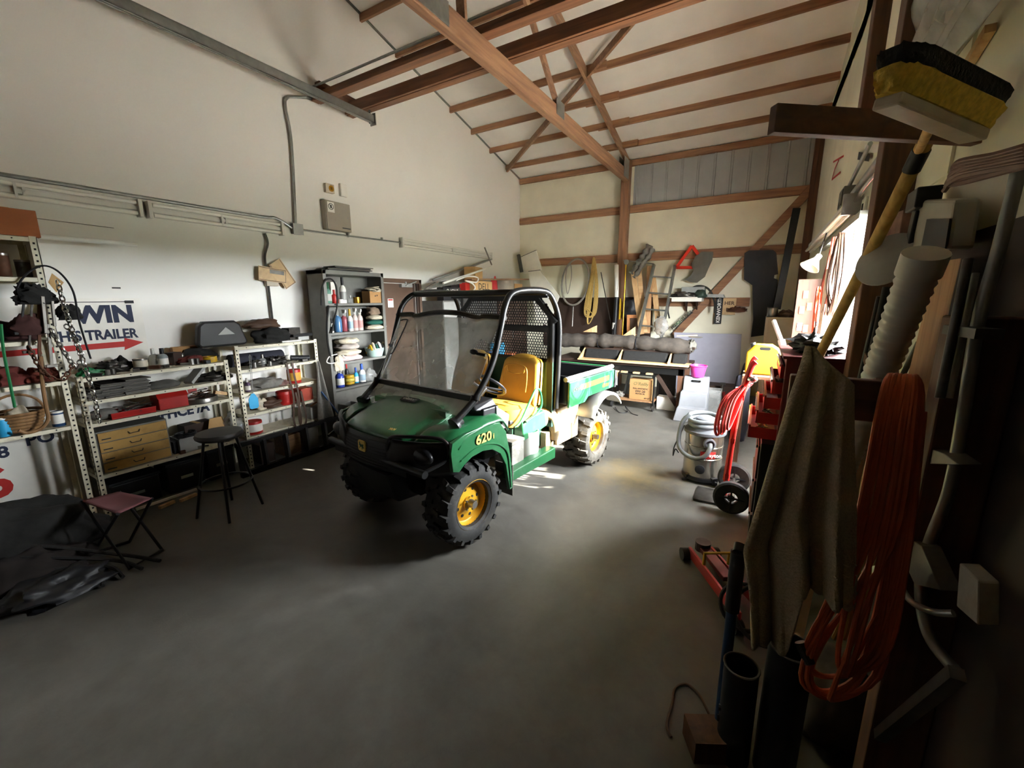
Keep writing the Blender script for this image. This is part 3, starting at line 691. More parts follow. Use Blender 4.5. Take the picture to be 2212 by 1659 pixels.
# perforated screen behind the seats
SC = MB()
pit = .029; r0 = .0112; ry = pit*math.sqrt(3)/2
def inside(x, z):
    if abs(x) > .535 or z < 1.255 or z > 1.80 or (1.508 < z < 1.552): return False
    return z+abs(x)*.95 < 2.19
row = 0; z = 1.25
while z < 1.82:
    x = -.56+(pit/2 if row % 2 else 0)
    while x < .57:
        n0 = len(SC.v); hole = inside(x, z); hx = pit/math.sqrt(3)
        if z+abs(x)*.95 < 2.24:
            for k in range(12):
                g = PI/6*k+PI/6*0; ro = hx if k % 2 == 1 else pit/2
                SC.v.append(V((x+ro*math.cos(g), 1.15, z+ro*math.sin(g))))
            if hole:
                for k in range(12): g = PI/6*k; SC.v.append(V((x+r0*math.cos(g), 1.15, z+r0*math.sin(g))))
                SC.f += [(n0+k, n0+(k+1) % 12, n0+12+(k+1) % 12, n0+12+k) for k in range(12)]
            else: SC.f.append(tuple(n0+k for k in range(12)))
        x += pit
    z += ry; row += 1
sg = build(SC, 'rear_screen', blackm, G)
build(MB().bx(-.56,.56,1.135,1.145,1.505,1.555).bx(-.58,-.545,1.13,1.165,1.22,1.66).bx(.545,.58,1.13,1.165,1.22,1.66).bx(-.56,.56,1.135,1.165,1.22,1.25).bar((-.56,1.15,1.64),(-.40,1.15,1.80),.02,.03,up=(0,1,0)).bar((.56,1.15,1.64),(.40,1.15,1.80),.02,.03,up=(0,1,0)).bar((-.42,1.15,1.805),(.42,1.15,1.805),.02,.03), 'screen_frame', blackm, sg)
# engine bay pieces and the cargo bed
dp = MB().bx(.56,.60,1.24,1.66,.40,.83)
build(dp, 'side_guard', dust, G, bevel=.02, label='dusty brown side guard ahead of the rear wheel')
it = MB().tube(smoothpath([(.40,1.10,.76),(.50,1.12,.74),(.57,1.17,.72),(.58,1.22,.60),(.56,1.24,.48)],5), .055, 12).cyl((.50,1.05,.70),(.58,1.05,.70),.055).bx(.42,.56,1.1,1.26,.40,.56)
build(it, 'air_intake', dust, G, smooth=40, label='dusty cream air intake ducts')
bedf = 1.24; bedr = 2.21
bw = MB()
bw.bx(-.70,.70,bedf,bedr,.83,.86).bx(-.70,.70,bedf,bedf+.03,.86,1.10).bx(-.70,-.67,bedf,bedr,.86,1.06).bx(.67,.70,bedf,bedr,.86,1.06).bx(-.70,.70,bedr-.03,bedr,.86,1.06)
bed = build(bw, 'cargo_bed', blackp, G, bevel=.006)
for s in (-1, 1):
    o = build(MB().prism([(s*.702,bedf+.0,.80),(s*.702,1.55,.80),(s*.702,1.62,.845),(s*.702,bedr,.845),(s*.702,bedr,1.045),(s*.702,bedf,1.045)], (s*.022,0,0)), 'bed_side', green, bed, bevel=.006, label='green side panel of the bed')
    build(MB().tube([(s*.69,bedf-.02,1.07),(s*.69,bedr+.01,1.07)], .024, 8), 'bed_rail', greyl, bed, smooth=40, label='grey bed top rail')
    if s > 0:
        build(MB().prism([(.7245,1.42,.965),(.7245,1.46,.99),(.7245,2.08,.995),(.7245,2.08,.945),(.7245,1.46,.94)], (.0015,0,0)), 'side_stripe', ydecal, bed, label='yellow stripe decal')
        text('JOHN DEERE', .05, ink, bed, (.7265,1.30,.945), EX, .0005, .001, world=False, sx=.95)
        text('Gator', .055, ydecal, bed, (.7245,1.92,.885), EX, .001, .001, world=False, shear=.3, sx=1.2)
build(MB().bx(-.68,.68,bedr,bedr+.03,.83,1.07), 'tailgate', green, bed, bevel=.006)
for s in (-1, 1):
    fl = MB(); nn = 9
    for k in range(nn+1):
        g = math.radians(150-115*k/nn)
        for x, r in ((s*.60,.405),(s*.775,.395),(s*.785,.37)): fl.v.append(V((x, 1.97+r*1.05*math.cos(g), .43+r*math.sin(g))))
    for k in range(nn):
        for j in range(2): fl.f.append((k*3+j, k*3+j+1, k*3+j+4, k*3+j+3))
    build(fl, 'rear_mudguard', greyl, bed, smooth=40, solid=.012, label='grey rear mudguard')
build(MB().bx(.68,.735,bedr+.0,bedr+.035,.84,1.03), 'tail_lamp_block', blackp, bed)
build(MB().bx(.70,.745,bedr+.035,bedr+.042,.86,1.02), 'warning_sticker', whitep, bed, label='white and orange warning sticker')
build(MB().bx(.70,.745,bedr+.0421,bedr+.0425,.955,1.015).bx(.7451,.7455,bedr+.034,bedr+.042,.955,1.015), 'sticker_band', orangem, bed)
# cut white jug standing on the floor pan
Rg = Matrix.Rotation(math.radians(-7.5), 3, 'Z'); O_ = V((-2.333, 2.372, 0))
def gl_(x, y, z): return O_+Rg @ V((x, y, z))
jc = gl_(.53,.84,.421)
jb = MB().lathe([(.085,0),(.10,.01),(.105,.10),(.105,.20),(.10,.235),(.096,.235),(.1,.2),(.10,.02)], jc, (0,0,1), 20)
jg = thing('cut_jug', 'cut open white plastic jug standing on the vehicle floor', 'jug', jc)
build(jb, 'body', white, jg, smooth=40)
build(MB().tube(arc(jc+V((.0,.02,.24)), .06, 0, PI, 8, 'xz'), .008, 6), 'handle', white, jg, smooth=1)
bx_ = gl_(.50,.60,.421)
solo('battery_box', MB().box(bx_+V((.02,-.02,.10)), (.20,.17,.20), Rg).box(bx_+V((.02,-.02,.215)), (.21,.18,.03), Rg), M('dusty_grey_plastic','77746c',.75,var=.2,dirt='c9c5ba',damt=.3), 'dusty grey battery box on the vehicle floor beside the cut jug', 'battery box', bevel=.008)
# ------------------------------------------------------------------ left wall: services, signs
def strip_light(y0, y1, z, label, grp):
    t = thing('strip_light', label, 'ceiling light' if False else 'strip light', (XL, y0, z), 0, grp); x = XL
    build(MB().hexa([(x,y0,z-.06),(x+.03,y0,z-.055),(x+.03,y1,z-.055),(x,y1,z-.06),(x,y0,z+.06),(x+.03,y0,z+.055),(x+.03,y1,z+.055),(x,y1,z+.06)]).bx(x+.03,x+.055,y0,y1,z-.02,z+.02), 'housing', lampwhite, t, bevel=.004)
    for d in (-.045, .045): build(MB().cyl((x+.06,y0+.04,z+d),(x+.06,y1-.04,z+d),.017,n=12), 'lamp_tube', tubeglass, t, smooth=40)
    for yy in (y0, y1-.03): build(MB().bx(x,x+.085,yy,yy+.03,z-.075,z+.075), 'end_cap', lampwhite, t, bevel=.003)
    m = (y0+y1)/2
    build(MB().bx(x+.03,x+.08,m-.03,m-.015,z-.055,z+.055).bx(x+.03,x+.065,m+.015,m+.03,z-.055,z+.055).bx(x+.03,x+.065,m-.03,m+.03,z-.006,z+.006), 'socket_clip', lampwhite, t)
    return t
ya, yb = at(605,489,'x',XL), at(306,447,'x',XL)
strip_light(yb.y+.02, ya.y, 2.63, 'unlit twin tube strip light whose end meets the junction box', 'strip lights on the left wall')
strip_light(yb.y-1.5, yb.y-.02, 2.63, 'unlit twin tube strip light at the left edge of the picture', 'strip lights on the left wall')
p, q = at(862,530,'x',XL), at(1057,551,'x',XL)
strip_light(p.y, q.y, 2.69, 'unlit twin tube strip light beyond the door near the back corner', 'strip lights on the left wall')
J = at(638,496,'x',XL)
jb_ = thing('junction_box', 'small grey electrical junction box on the left wall', 'electrical box', J)
build(MB().bx(XL,XL+.06,J.y-.06,J.y+.06,J.z-.06,J.z+.06), 'body', galv, jb_, bevel=.004)
build(MB().bx(XL+.06,XL+.064,J.y-.064,J.y+.064,J.z-.064,J.z+.064), 'cover', greyl, jb_)
x = XL+.03; u0 = at(612,205,'x',x); u1 = at(690,213,'x',x)
solo('conduit', MB().tube(smoothpath([(x,J.y-.01,J.z+.06),(x,u0.y+.04,u0.z-.5),(x,u0.y+.01,u0.z-.12),(x,u0.y+.04,u0.z-.02),(x,u0.y+.14,u0.z+.03),(x,u1.y,u1.z)],6), .016, 8), galv, 'bent grey conduit rising from the junction box to the boards', 'conduit', smooth=1)
solo('conduit', MB().cyl((x,J.y+.06,J.z),(x,p.y,2.69),.011,n=8).bx(x-.02,x+.012,4.0,4.02,J.z-.0,J.z+.05).bx(x-.02,x+.012,4.6,4.62,2.68,2.72), galv, 'straight thin conduit from the junction box to the far strip light', 'conduit', smooth=40)
solo('conduit', MB().tube(smoothpath([(x,J.y-.06,J.z+.01),(x,J.y-.25,J.z+.09),(x,J.y-.5,2.735),(x,1.4,2.735),(x,-1.0,2.735)],6), .016, 8), galv, 'grey conduit running above the two near strip lights', 'conduit', smooth=1)
y0 = Yx(572,505,x)
solo('flexible_conduit', MB().tube(smoothpath([(x,y0,2.56),(x,y0+.02,2.45),(x,y0-.03,2.3),(x,y0-.03,2.1),(x,y0-.03,1.8),(x,y0-.03,1.36)],8), .013, 8), dsteel, 'dark flexible cable dropping from the strip light behind the licence plates', 'cable', smooth=1)
solo('outlet_box', MB().bx(XL,XL+.06,y0-.06,y0+.08,1.97,2.05), beige, 'small beige outlet box under the licence plates', 'electrical box', bevel=.004)
pm = M('old_licence_plate', 'c9a878', .5, var=.1, dirt='8a6a40', damt=.2)
for (c, w_, h_, a, xx, nm) in ((at(582,594,'x',XL), .32, .16, -.10, XL+.068, 'flat'), (at(606,592,'x',XL), .32, .16, -1.0, XL+.050, 'tilted')):
    t = thing('licence_plate', f'old tan licence plate hung {nm} on the left wall', 'licence plate', (xx, c.y, c.z), 0, 'licence plates on the wall')
    R = Matrix.Rotation(a, 3, 'X'); build(MB().box((xx,c.y,c.z), (.003,w_,h_), R), 'plate', pm, t, bevel=.01 if False else 0)
    build(MB().box(V((xx+.002,c.y,c.z))+R @ V((0,0,.068)), (.001,w_*.96,.006), R).box(V((xx+.002,c.y,c.z))+R @ V((0,0,-.07)), (.001,w_*.96,.006), R).box(V((xx+.002,c.y,c.z))+R @ V((0,w_*.48,0)), (.001,.005,h_*.9), R), 'rim_line', brownd, t)
    if nm == 'flat': build(MB().box(V((xx+.002,c.y,c.z))+R @ V((0,.05,.035)), (.0012,.17,.045), R), 'dark_band', dsteel, t)
c = at(708,408,'x',XL)
t = thing('alarm_sounder', 'beige square alarm sounder above the grey wall panel', 'alarm', c)
build(MB().bx(XL,XL+.05,c.y-.065,c.y+.065,c.z-.055,c.z+.055), 'body', beige, t, bevel=.006)
build(MB().cyl((XL+.05,c.y+.015,c.z),(XL+.054,c.y+.015,c.z),.038,n=20).mark(1).bx(XL+.054,XL+.056,c.y+.0,c.y+.03,c.z-.012,c.z-.004).bx(XL+.054,XL+.056,c.y+.0,c.y+.03,c.z+.004,c.z+.012), 'grille', [brass, holem], t)
c = at(739,411,'x',XL)
t = thing('alarm_keypad', 'white plastic box beside the alarm sounder', 'electrical box', c)
build(MB().bx(XL,XL+.04,c.y-.055,c.y+.055,c.z-.085,c.z+.075), 'body', white, t, bevel=.006)
build(MB().bx(XL+.04,XL+.043,c.y-.045,c.y+.045,c.z-.07,c.z+.06), 'cover', whitep, t)
a, b_ = at(701,430,'x',XL+.09), at(760,503,'x',XL+.09)
t = thing('alarm_control_box', 'grey brown alarm control panel with a round prohibition sticker', 'control panel', (XL, (a.y+b_.y)/2, b_.z))
pg = M('taupe_enamel','8d8577',.5,.1,var=.05)
zt, zb = a.z+.0, b_.z
build(MB().bx(XL,XL+.085,a.y,b_.y,zb,zt), 'case', pg, t, bevel=.005)
d_ = build(MB().bx(XL+.085,XL+.095,a.y+.01,b_.y-.005,zb+.005,zt-.005), 'door', pg, t, bevel=.003)
build(MB().bx(XL+.095,XL+.0965,a.y+.03,a.y+.13,zt-.145,zt-.02), 'sticker', whitep, d_)
cc = V((XL+.097,a.y+.08,zt-.075)); build(MB().tube(arc(cc,.036,0,2*PI,20,'yz')[:-1],.004,6,closed=True).bar(cc+V((0,-.025,.025)),cc+V((0,.025,-.025)),.006,.003).bx(cc.x,cc.x+.001,cc.y-.012,cc.y+.012,cc.z-.02,cc.z+.02), 'prohibition_symbol', ink, d_)
build(MB().cyl((XL+.095,b_.y-.05,(zt+zb)/2),(XL+.10,b_.y-.05,(zt+zb)/2),.01,n=10), 'lock', steel, d_)
build(MB().bx(XL+.0955,XL+.0965,b_.y-.15,b_.y-.02,zb+.035,zb+.05), 'maker_strip', ink, d_)
# signs
def T_(s_, y, z, h, m, par, x=XL+.012, sx=1.0, off=.004): return text(s_, h*1.38, m, par, (x,y,z), EX, .0008, off, 'LEFT', sx)
sg_ = thing('trailer_sign', 'white sign with black capitals and a red arrow above the shelves', 'sign', (XL,.9,1.33))
build(MB().bx(XL,XL+.01,.22,1.63,1.28,1.83), 'board', whitep, sg_)
T_('WIN', 1.17, 1.625, .145, navyink, sg_, sx=.95, off=.010); T_('THIS TRAILER', 1.0, 1.475, .085, navyink, sg_, sx=.80, off=.004)
build(MB().prism([(XL+.011,.45,1.38),(XL+.011,1.46,1.395),(XL+.011,1.455,1.365),(XL+.011,1.60,1.425),(XL+.011,1.47,1.475),(XL+.011,1.465,1.445),(XL+.011,.45,1.425)], (.002,0,0)), 'red_arrow', redink, sg_, label='red arrow pointing to the right')
build(MB().tube([(XL+.014,.9,1.80),(XL+.016,1.2,1.797),(XL+.014,1.55,1.80)],.003,5).bx(XL+.012,XL+.02,1.52,1.58,1.785,1.81), 'cord', ink, sg_, smooth=1)
of = thing('office_sign', 'white sign reading OFFICE behind the near slotted shelf unit', 'sign', (XL,1.8,.50))
build(MB().bx(XL,XL+.01,1.45,2.19,.50,.84), 'board', whitep, of)
T_('OFFICE /A', 1.53, .655, .10, navyink, of, sx=.85, off=.006)
ps = thing('painted_banner', 'white banner with red and navy figures low at the picture edge', 'sign', (XL,.4,.12))
build(MB().bx(XL+.002,XL+.01,-.5,.93,.05,.86), 'board', whitep, ps)
T_('PO', .74, .665, .09, navyink, ps); T_('8', .585, .61, .09, navyink, ps); T_('6', .46, .31, .24, redink, ps, off=.012)
lb = at(251,622,'x',XL); 
lt = thing('wall_label', 'tiny printed label alone on the left wall above the sign', 'label', (XL,lb.y,lb.z-.012)); build(MB().bx(XL,XL+.002,lb.y-.035,lb.y+.035,lb.z-.012,lb.z+.012), 'strip', whitep, lt); build(MB().bx(XL+.002,XL+.003,lb.y-.03,lb.y+.03,lb.z-.006,lb.z+.006), 'print', ink, lt)

# ------------------------------------------------------------------ door in the left wall
D0, D1 = 4.30, 5.38
dr = struct('door_1', MB().bx(XL,XL+.012,D0+.12,D1-.16,0,2.06), brown, 'brown steel door in the left wall with a closer at its top', 'door')
fr = MB()
for a, b_ in ((D0,D0+.05),(D1-.05,D1)): fr.bx(XL,XL+.06,a,b_,0,2.13)
fr.bx(XL,XL+.06,D0,D1,2.07,2.13)
build(fr, 'door_frame', brown, dr, bevel=.004)
build(MB().bx(XL+.0,XL+.014,D1-.16,D1-.11,0,2.07).bx(XL,XL+.03,D1-.09,D1-.05,0,2.07), 'door_stop', brownd, dr)
build(MB().bx(XL+.012,XL+.07,4.92,5.16,2.005,2.055).bar((XL+.08,5.0,2.03),(XL+.10,5.22,2.10),.02,.015).cyl((XL+.06,5.02,2.04),(XL+.06,5.02,2.09),.016), 'door_closer', greyl, dr, label='silver door closer')
n1, n2 = at(836,645,'x',XL), at(848,664,'x',XL)
build(MB().bx(XL+.012,XL+.014,n1.y,n2.y+.01,n2.z,n1.z).mark(1).bx(XL+.014,XL+.0145,n1.y+.01,n2.y,n1.z-.03,n1.z-.01), 'notice', [whitep, redink], dr, label='white notice with a red heading')
build(MB().bx(XL+.012,XL+.016,5.17,5.21,1.0,1.12).cyl((XL+.012,5.19,1.05),(XL+.06,5.19,1.05),.012).bar((XL+.06,5.20,1.05),(XL+.06,5.08,1.05),.02,.02), 'door_handle', steel, dr)

# ------------------------------------------------------------------ slotted angle shelf units
def slotted(name, label, y0, y1, levels, H, xb=-4.965, xf=-4.62, grp='white slotted shelf units along the left wall'):
    t = thing(name, label, 'shelf unit', ((xb+xf)/2,(y0+y1)/2,0), 0, grp)
    for (x, s1) in ((xf,-1),(xb,1)):
        for (y, s2) in ((y0,1),(y1,-1)):
            m = MB()
            m.bx(min(x,x+s1*.003),max(x,x+s1*.003),min(y,y+s2*.038),max(y,y+s2*.038),0,H).bx(min(x,x+s1*.038),max(x,x+s1*.038),min(y,y+s2*.003),max(y,y+s2*.003),0,H)
            m.mark(1)
            if x == xf:
                z = .03
                while z < H-.02:
                    m.bx(x-.0005,x+.0008,y+s2*.019-.006,y+s2*.019+.006,z,z+.014); m.bx(x-.026,x-.014,(y-.001 if s2 > 0 else y-.0005),(y+.0005 if s2 > 0 else y+.001),z,z+.014); z += .042
            build(m, 'post', [cream, holem], t)
    for z in levels:
        m = MB().bx(xb+.005,xf-.004,y0+.004,y1-.004,z-.004,z).bx(xf-.007,xf-.004,y0+.004,y1-.004,z-.034,z).bx(xb+.005,xb+.008,y0+.004,y1-.004,z-.034,z).bx(xb,xf-.004,y0+.004,y0+.007,z-.034,z).bx(xb,xf-.004,y1-.007,y1-.004,z-.034,z)
        m.mark(1)
        for k in range(5): yy = y0+.12+(y1-y0-.24)*k/4; m.cyl((xf-.004,yy,z-.017),(xf-.002,yy,z-.017),.005,n=6)
        build(m, 'shelf', [cream, holem], t, label=None)
    return t
S1 = (1.20,1.01,.82,.37); S2 = (1.335,1.09,.84,.61,.36); S0 = (2.265,1.98,1.52,1.20,.84)
slotted('shelf_unit', 'cream slotted shelf unit holding the tan drawer chest', 1.02, 2.13, S1, 1.215)
slotted('shelf_unit', 'taller cream slotted shelf unit next to the steel cabinet', 2.205, 3.14, S2, 1.345)
slotted('shelf_unit', 'tall cream slotted shelf unit at the left edge of the picture', .02, .975, S0, 2.27)
XM = -4.75
# top of the near unit
def onS(u, v, z, x=XM): return V((x, Yx(u, v, x), z+.001))
lump(onS(182,790,1.20,-4.72), (.06,.05,.05), greenp, 'crumpled green plastic wrapper at the left end of the near shelf top', 'wrapper', 3, 'wrapper', amt=.6)
lump(onS(205,795,1.20,-4.70), (.05,.07,.03), M('pale_green_plastic','4f8a63',.5), 'pale green glove beside the crumpled green wrapper', 'glove', 5, 'glove', amt=.6)
lump(onS(238,790,1.20,-4.80), (.08,.10,.06), dsteel, 'heap of dark oily parts left of the white tin', 'metal parts', 8, 'metal_parts', amt=.7, fr=4)
lump(onS(262,782,1.20,-4.86), (.06,.07,.07), darkcloth, 'black rag heap behind the white tin', 'rag', 9, 'rag', amt=.5)
tin(onS(303,782,1.20,-4.76), .052, .095, M('stained_white_tin','cfc8b4',.5,var=.1,dirt='7d6c50',damt=.3), 'stained white paint tin on the near shelf top', lid=steel)
bottle(onS(331,770,1.20,-4.85), .035, .17, clearp, white, 'clear squeeze bottle between white tin and black capped bottle')
bottle(onS(351,772,1.20,-4.80), .040, .17, M('grey_label_bottle','8f9796',.4), blackp, 'grey bottle with a black cap on the near shelf top', band=whitep)
carton(onS(375,772,1.20,-4.82), (.09,.10,.12), brownd, 'small dark brown box right of the black capped bottle', .5, tape=False)
tin(onS(392,770,1.20,-4.84), .022, .10, steel, 'slim silver can on the near shelf top', lid=blackp)
lump(onS(412,775,1.20,-4.78), (.07,.15,.045), M('maroon_cloth','5e2620',.9,var=.25), 'maroon shop rags piled before the slim silver can', 'rag', 12, 'rag', amt=.55)
tin(onS(452,775,1.20,-4.74), .065, .055, yellowp, 'yellow plastic bowl at the right end of the near shelf top', 'bowl', name='bowl', open_=True)
lump(onS(428,752,1.20,-4.88), (.07,.16,.08), darkcloth, 'dark cloth bundle against the wall behind the maroon rags', 'cloth', 14, 'cloth_bundle', amt=.4)
carton(onS(398,748,1.20,-4.92), (.05,.22,.16), card, 'brown flattened carton leaning on the wall above the rags', tape=False)
# second level
for k, (u, w_, n_) in enumerate(((205,.14,6),(245,.20,9),(285,.18,10))):
    c = onS(u, 845, 1.01, -4.76)
    for j in range(n_):
        o = solo('gasket_sheet', MB().box(c+V((random.uniform(-.01,.01),random.uniform(-.015,.015),.006+j*.013)), (.24,w_,.011), rotz(random.uniform(-.12,.12))), [dsteel,M('grey_felt','55534e',.9),greyrub][(j+k) % 3], ['left','middle','right'][k]+' pile of flat grey sheets on the second shelf of the near unit', 'sheet', f"flat sheets in the {['left','middle','right'][k]} pile")
lump(onS(348,832,1.01,-4.74), (.08,.14,.045), M('grey_felt','55534e',.9), 'grey felt pad right of the flat sheet piles', 'pad', 21, 'felt_pad', amt=.25)
solo('angle_bracket', MB().bar(onS(408,836,1.03,-4.66), onS(440,815,1.17,-4.74), .09, .03), greyl, 'grey metal bracket leaning on the second shelf of the near unit', 'bracket', bevel=.004)
lump(onS(462,818,1.01,-4.74), (.09,.14,.05), dsteel, 'heap of dark hardware at the right of the second near shelf', 'metal parts', 24, 'metal_parts', amt=.8, fr=5)
tin(onS(487,812,1.01,-4.70), .035, .07, white, 'small white pot by the right post of the near unit', 'pot', name='pot')
# third level
def tool(p, q, r, mat, label, name='wrench', group=None, head=True):
    m = MB().bar(p, q, r*2, r)
    if head:
        d = (V(q)-V(p)).normalized(); m.tube(arc(V(q)+d*r*1.6, r*1.8, 0, 2*PI, 8, 'xy')[:-1], r*.7, 5, closed=True).box(V(p)-d*r*.8, (r*4,r*4,r*1.1), rotz(math.atan2(d.y,d.x)))
    return solo(name, m, mat, label, 'tool', group)
c = onS(283,890,.82,-4.70)
t = thing('tool_tray', 'red plastic tray full of loose wrenches on the third near shelf', 'tray', c)
build(MB().bx(c.x-.13,c.x+.08,c.y-.15,c.y+.15,c.z,c.z+.006).hexa([(c.x+.07,c.y-.15,c.z),(c.x+.075,c.y-.15,c.z),(c.x+.075,c.y+.15,c.z),(c.x+.07,c.y+.15,c.z),(c.x+.08,c.y-.155,c.z+.055),(c.x+.086,c.y-.155,c.z+.055),(c.x+.086,c.y+.155,c.z+.055),(c.x+.08,c.y+.155,c.z+.055)]).bx(c.x-.13,c.x-.125,c.y-.15,c.y+.15,c.z,c.z+.05).bx(c.x-.13,c.x+.075,c.y-.15,c.y-.145,c.z,c.z+.05).bx(c.x-.13,c.x+.075,c.y+.145,c.y+.15,c.z,c.z+.05), 'body', redp, t, bevel=.002)
rr = random.Random(3)
for k in range(16):
    a = rr.uniform(0, PI); l = rr.uniform(.05,.09); m_ = c+V((rr.uniform(-.06,.02), rr.uniform(-.08,.08), .015+.0055*k)); d = V((math.cos(a)*.8, math.sin(a), rr.uniform(-.1,.1)))*l
    tool(m_-d, m_+d, .006, [steel,steel,dsteel][k % 3], 'loose steel wrench heaped in the red tray', 'wrench', 'wrenches in the red tray')
c = onS(368,868,.82,-4.72)
t = thing('tool_box', 'dull red metal tool box on the third shelf of the near unit', 'tool box', c)
build(MB().bx(c.x-.10,c.x+.08,c.y-.115,c.y+.115,c.z,c.z+.105), 'body', redm, t, bevel=.006)
build(MB().hexa([(c.x-.105,c.y-.12,c.z+.107),(c.x+.085,c.y-.12,c.z+.107),(c.x+.085,c.y+.12,c.z+.107),(c.x-.105,c.y+.12,c.z+.107),(c.x-.08,c.y-.12,c.z+.15),(c.x+.05,c.y-.12,c.z+.15),(c.x+.05,c.y+.12,c.z+.15),(c.x-.08,c.y+.12,c.z+.15)]), 'lid', redm, t, bevel=.004)
build(MB().tube([(c.x-.01,c.y-.05,c.z+.15),(c.x-.01,c.y-.04,c.z+.17),(c.x-.01,c.y+.04,c.z+.17),(c.x-.01,c.y+.05,c.z+.15)],.006,6), 'handle', blackp, t, smooth=1)
c = onS(430,855,.82,-4.72)
tin(c, .15, .05, steel, 'round shallow steel pan on the third near shelf', 'pan', name='pan', open_=True)
for k in range(9):
    a = rr.uniform(0,PI); d = V((math.cos(a)*.6,math.sin(a),.1))*rr.uniform(.05,.1); m_ = c+V((rr.uniform(-.06,.06),rr.uniform(-.06,.06),.045+.008*k))
    tool(m_-d, m_+d, .007, [dsteel,rust][k % 2], 'rusty hand tool lying in the round steel pan', 'hand_tool', 'tools in the round pan')
solo('wood_offcut', MB().bar(onS(462,842,.90,-4.66), onS(494,852,.86,-4.66), .05, .03), palewood, 'short pale wood offcut beside the round steel pan', 'wood')
solo('striped_tape', MB().bx(-4.93,-4.92,1.72,2.02,.88,.93).mark(1).bx(-4.92,-4.919,1.78,1.86,.88,.93).bx(-4.92,-4.919,1.94,2.02,.88,.93), [redp, whitep], 'red and white striped strip at the back of the third near shelf', 'tape')
solo('cap', MB().sph(onS(222,895,.865,-4.72), .10, 14, 8, (.8,1,.45)), greycloth, 'grey cloth cap left of the red wrench tray', 'cap', smooth=60)
# lower level: drawer chest, boxes
x1 = -4.635; y0, y1, z0, z1 = 1.065, 1.555, .371, .735
t = thing('drawer_chest', 'tan four drawer parts chest on the bottom near shelf', 'drawer chest', (-4.79,(y0+y1)/2,z0))
tanm = M('tan_enamel','b08a4a',.5,.1,var=.1,dirt='6e4f22',damt=.15)
build(MB().bx(-4.94,x1-.012,y0,y1,z0,z1), 'case', grey, t, bevel=.003)
for k in range(4):
    a = z0+.008+k*.088; d_ = build(MB().bx(x1-.012,x1,y0+.012,y1-.012,a,a+.080), 'drawer', tanm, t, bevel=.002)
    hy = (y0+y1)/2; build(MB().tube([(x1,hy-.04,a+.05),(x1+.012,hy-.03,a+.035),(x1+.012,hy+.03,a+.035),(x1,hy+.04,a+.05)],.004,5), 'handle', dsteel, d_, smooth=1)
    build(MB().bx(x1,x1+.003,y0+.03,y0+.09,a+.02,a+.03), 'catch', dsteel, d_)
c = onS(400,935,.37,-4.74); carton(c, (.2,.2,.14), greyl, 'grey open box of cable on the bottom near shelf', 0, open_=True, cat='box')
ringcoil(c+V((0,0,.14)), .075, .006, 5, blackp, 'black cable coil heaped in the grey open box', 'cable', 'cable_coil', axis='z')
carton(onS(420,905,.37,-4.86), (.14,.26,.22), brownd, 'dark brown carton behind the grey cable box', .05)
solo('cardboard_sheet', MB().hexa([onS(444,912,.47,-4.70),onS(447,912,.47,-4.71),onS(488,910,.46,-4.71),onS(485,910,.46,-4.70),onS(450,893,.62,-4.74),onS(453,893,.62,-4.75),onS(478,890,.62,-4.75),onS(475,890,.62,-4.74)]), tanp, 'tan cardboard sheet leaning above the round stool', 'cardboard')
lump(onS(500,900,.37,-4.76), (.12,.13,.16), clearbag, 'clear plastic bag bulging at the right of the bottom near shelf', 'plastic bag', 31, 'plastic_bag', amt=.35)
carton(V((-4.78,1.62,.372)), (.22,.08,.12), blackp, 'narrow black case right of the tan drawer chest', tape=False, cat='case')

# taller unit by the cabinet
c = V((-4.80, 2.20, 1.338))
t = thing('seat_cushion', 'black padded seat back standing on the taller shelf unit', 'cushion', c)
build(MB().prism([(-4.86,y,z) for y, z in ((1.98,1.34),(2.40,1.34),(2.43,1.37),(2.37,1.56),(2.32,1.60),(2.03,1.60),(1.98,1.56),(1.95,1.37))], (.09,0,0)), 'pad', M('black_vinyl','1f1e1e',.5,var=.2), t, bevel=.02)
build(MB().prism([(-4.765,2.14,1.46),(-4.765,2.30,1.46),(-4.765,2.22,1.535)], (.002,0,0)), 'triangle_sticker', greyl, t)
lump(V((-4.78,2.68,1.337)), (.13,.20,.11), darkcloth, 'black jacket heaped on the taller shelf unit', 'jacket', 41, 'jacket', amt=.45)
lump(V((-4.82,2.62,1.50)), (.09,.19,.07), brownleather, 'brown leather bag on the black jacket', 'bag', 42, 'leather_bag', amt=.4)
carton(V((-4.80,2.94,1.337)), (.12,.16,.15), dsteel, 'dark speaker box right of the black jacket', .2, tape=False)
solo('dark_plank', MB().bar((-4.68,2.86,1.40),(-4.72,3.13,1.40),.08,.03), blackm, 'short black bar across the end of the taller shelf unit', 'bar')
solo('paper_stack', MB().bx(-4.74,-4.63,2.72,2.95,1.336,1.352), whitep, 'thin stack of papers at the front of the taller shelf top', 'papers')
carton(V((-4.78,3.03,1.337)), (.16,.14,.045), greyl, 'flat grey case at the right end of the taller shelf top', tape=False, cat='case')
t = thing('foam_roll', 'dark rolled mat on the upper shelf of the taller unit', 'mat', (-4.88,2.55,1.092)); build(MB().cyl((-4.87,2.26,1.165),(-4.87,2.83,1.165),.07,n=20), 'roll', M('dark_navy_foam','24242e',.85), t, smooth=40)
lump(onS(556,790,1.09,-4.74), (.07,.11,.04), steel, 'heap of shiny steel fittings left of the glass jar', 'metal parts', 44, 'metal_parts', amt=.9, fr=6)
bottle(onS(569,792,1.09,-4.70), .035, .13, clearp, steel, 'clear glass jar on the upper shelf of the taller unit', 'jar', name='jar')
lump(onS(597,782,1.09,-4.74), (.07,.12,.05), dsteel, 'dark pile of steel pipe clamps right of the glass jar', 'metal parts', 45, 'metal_parts', amt=.9, fr=6)
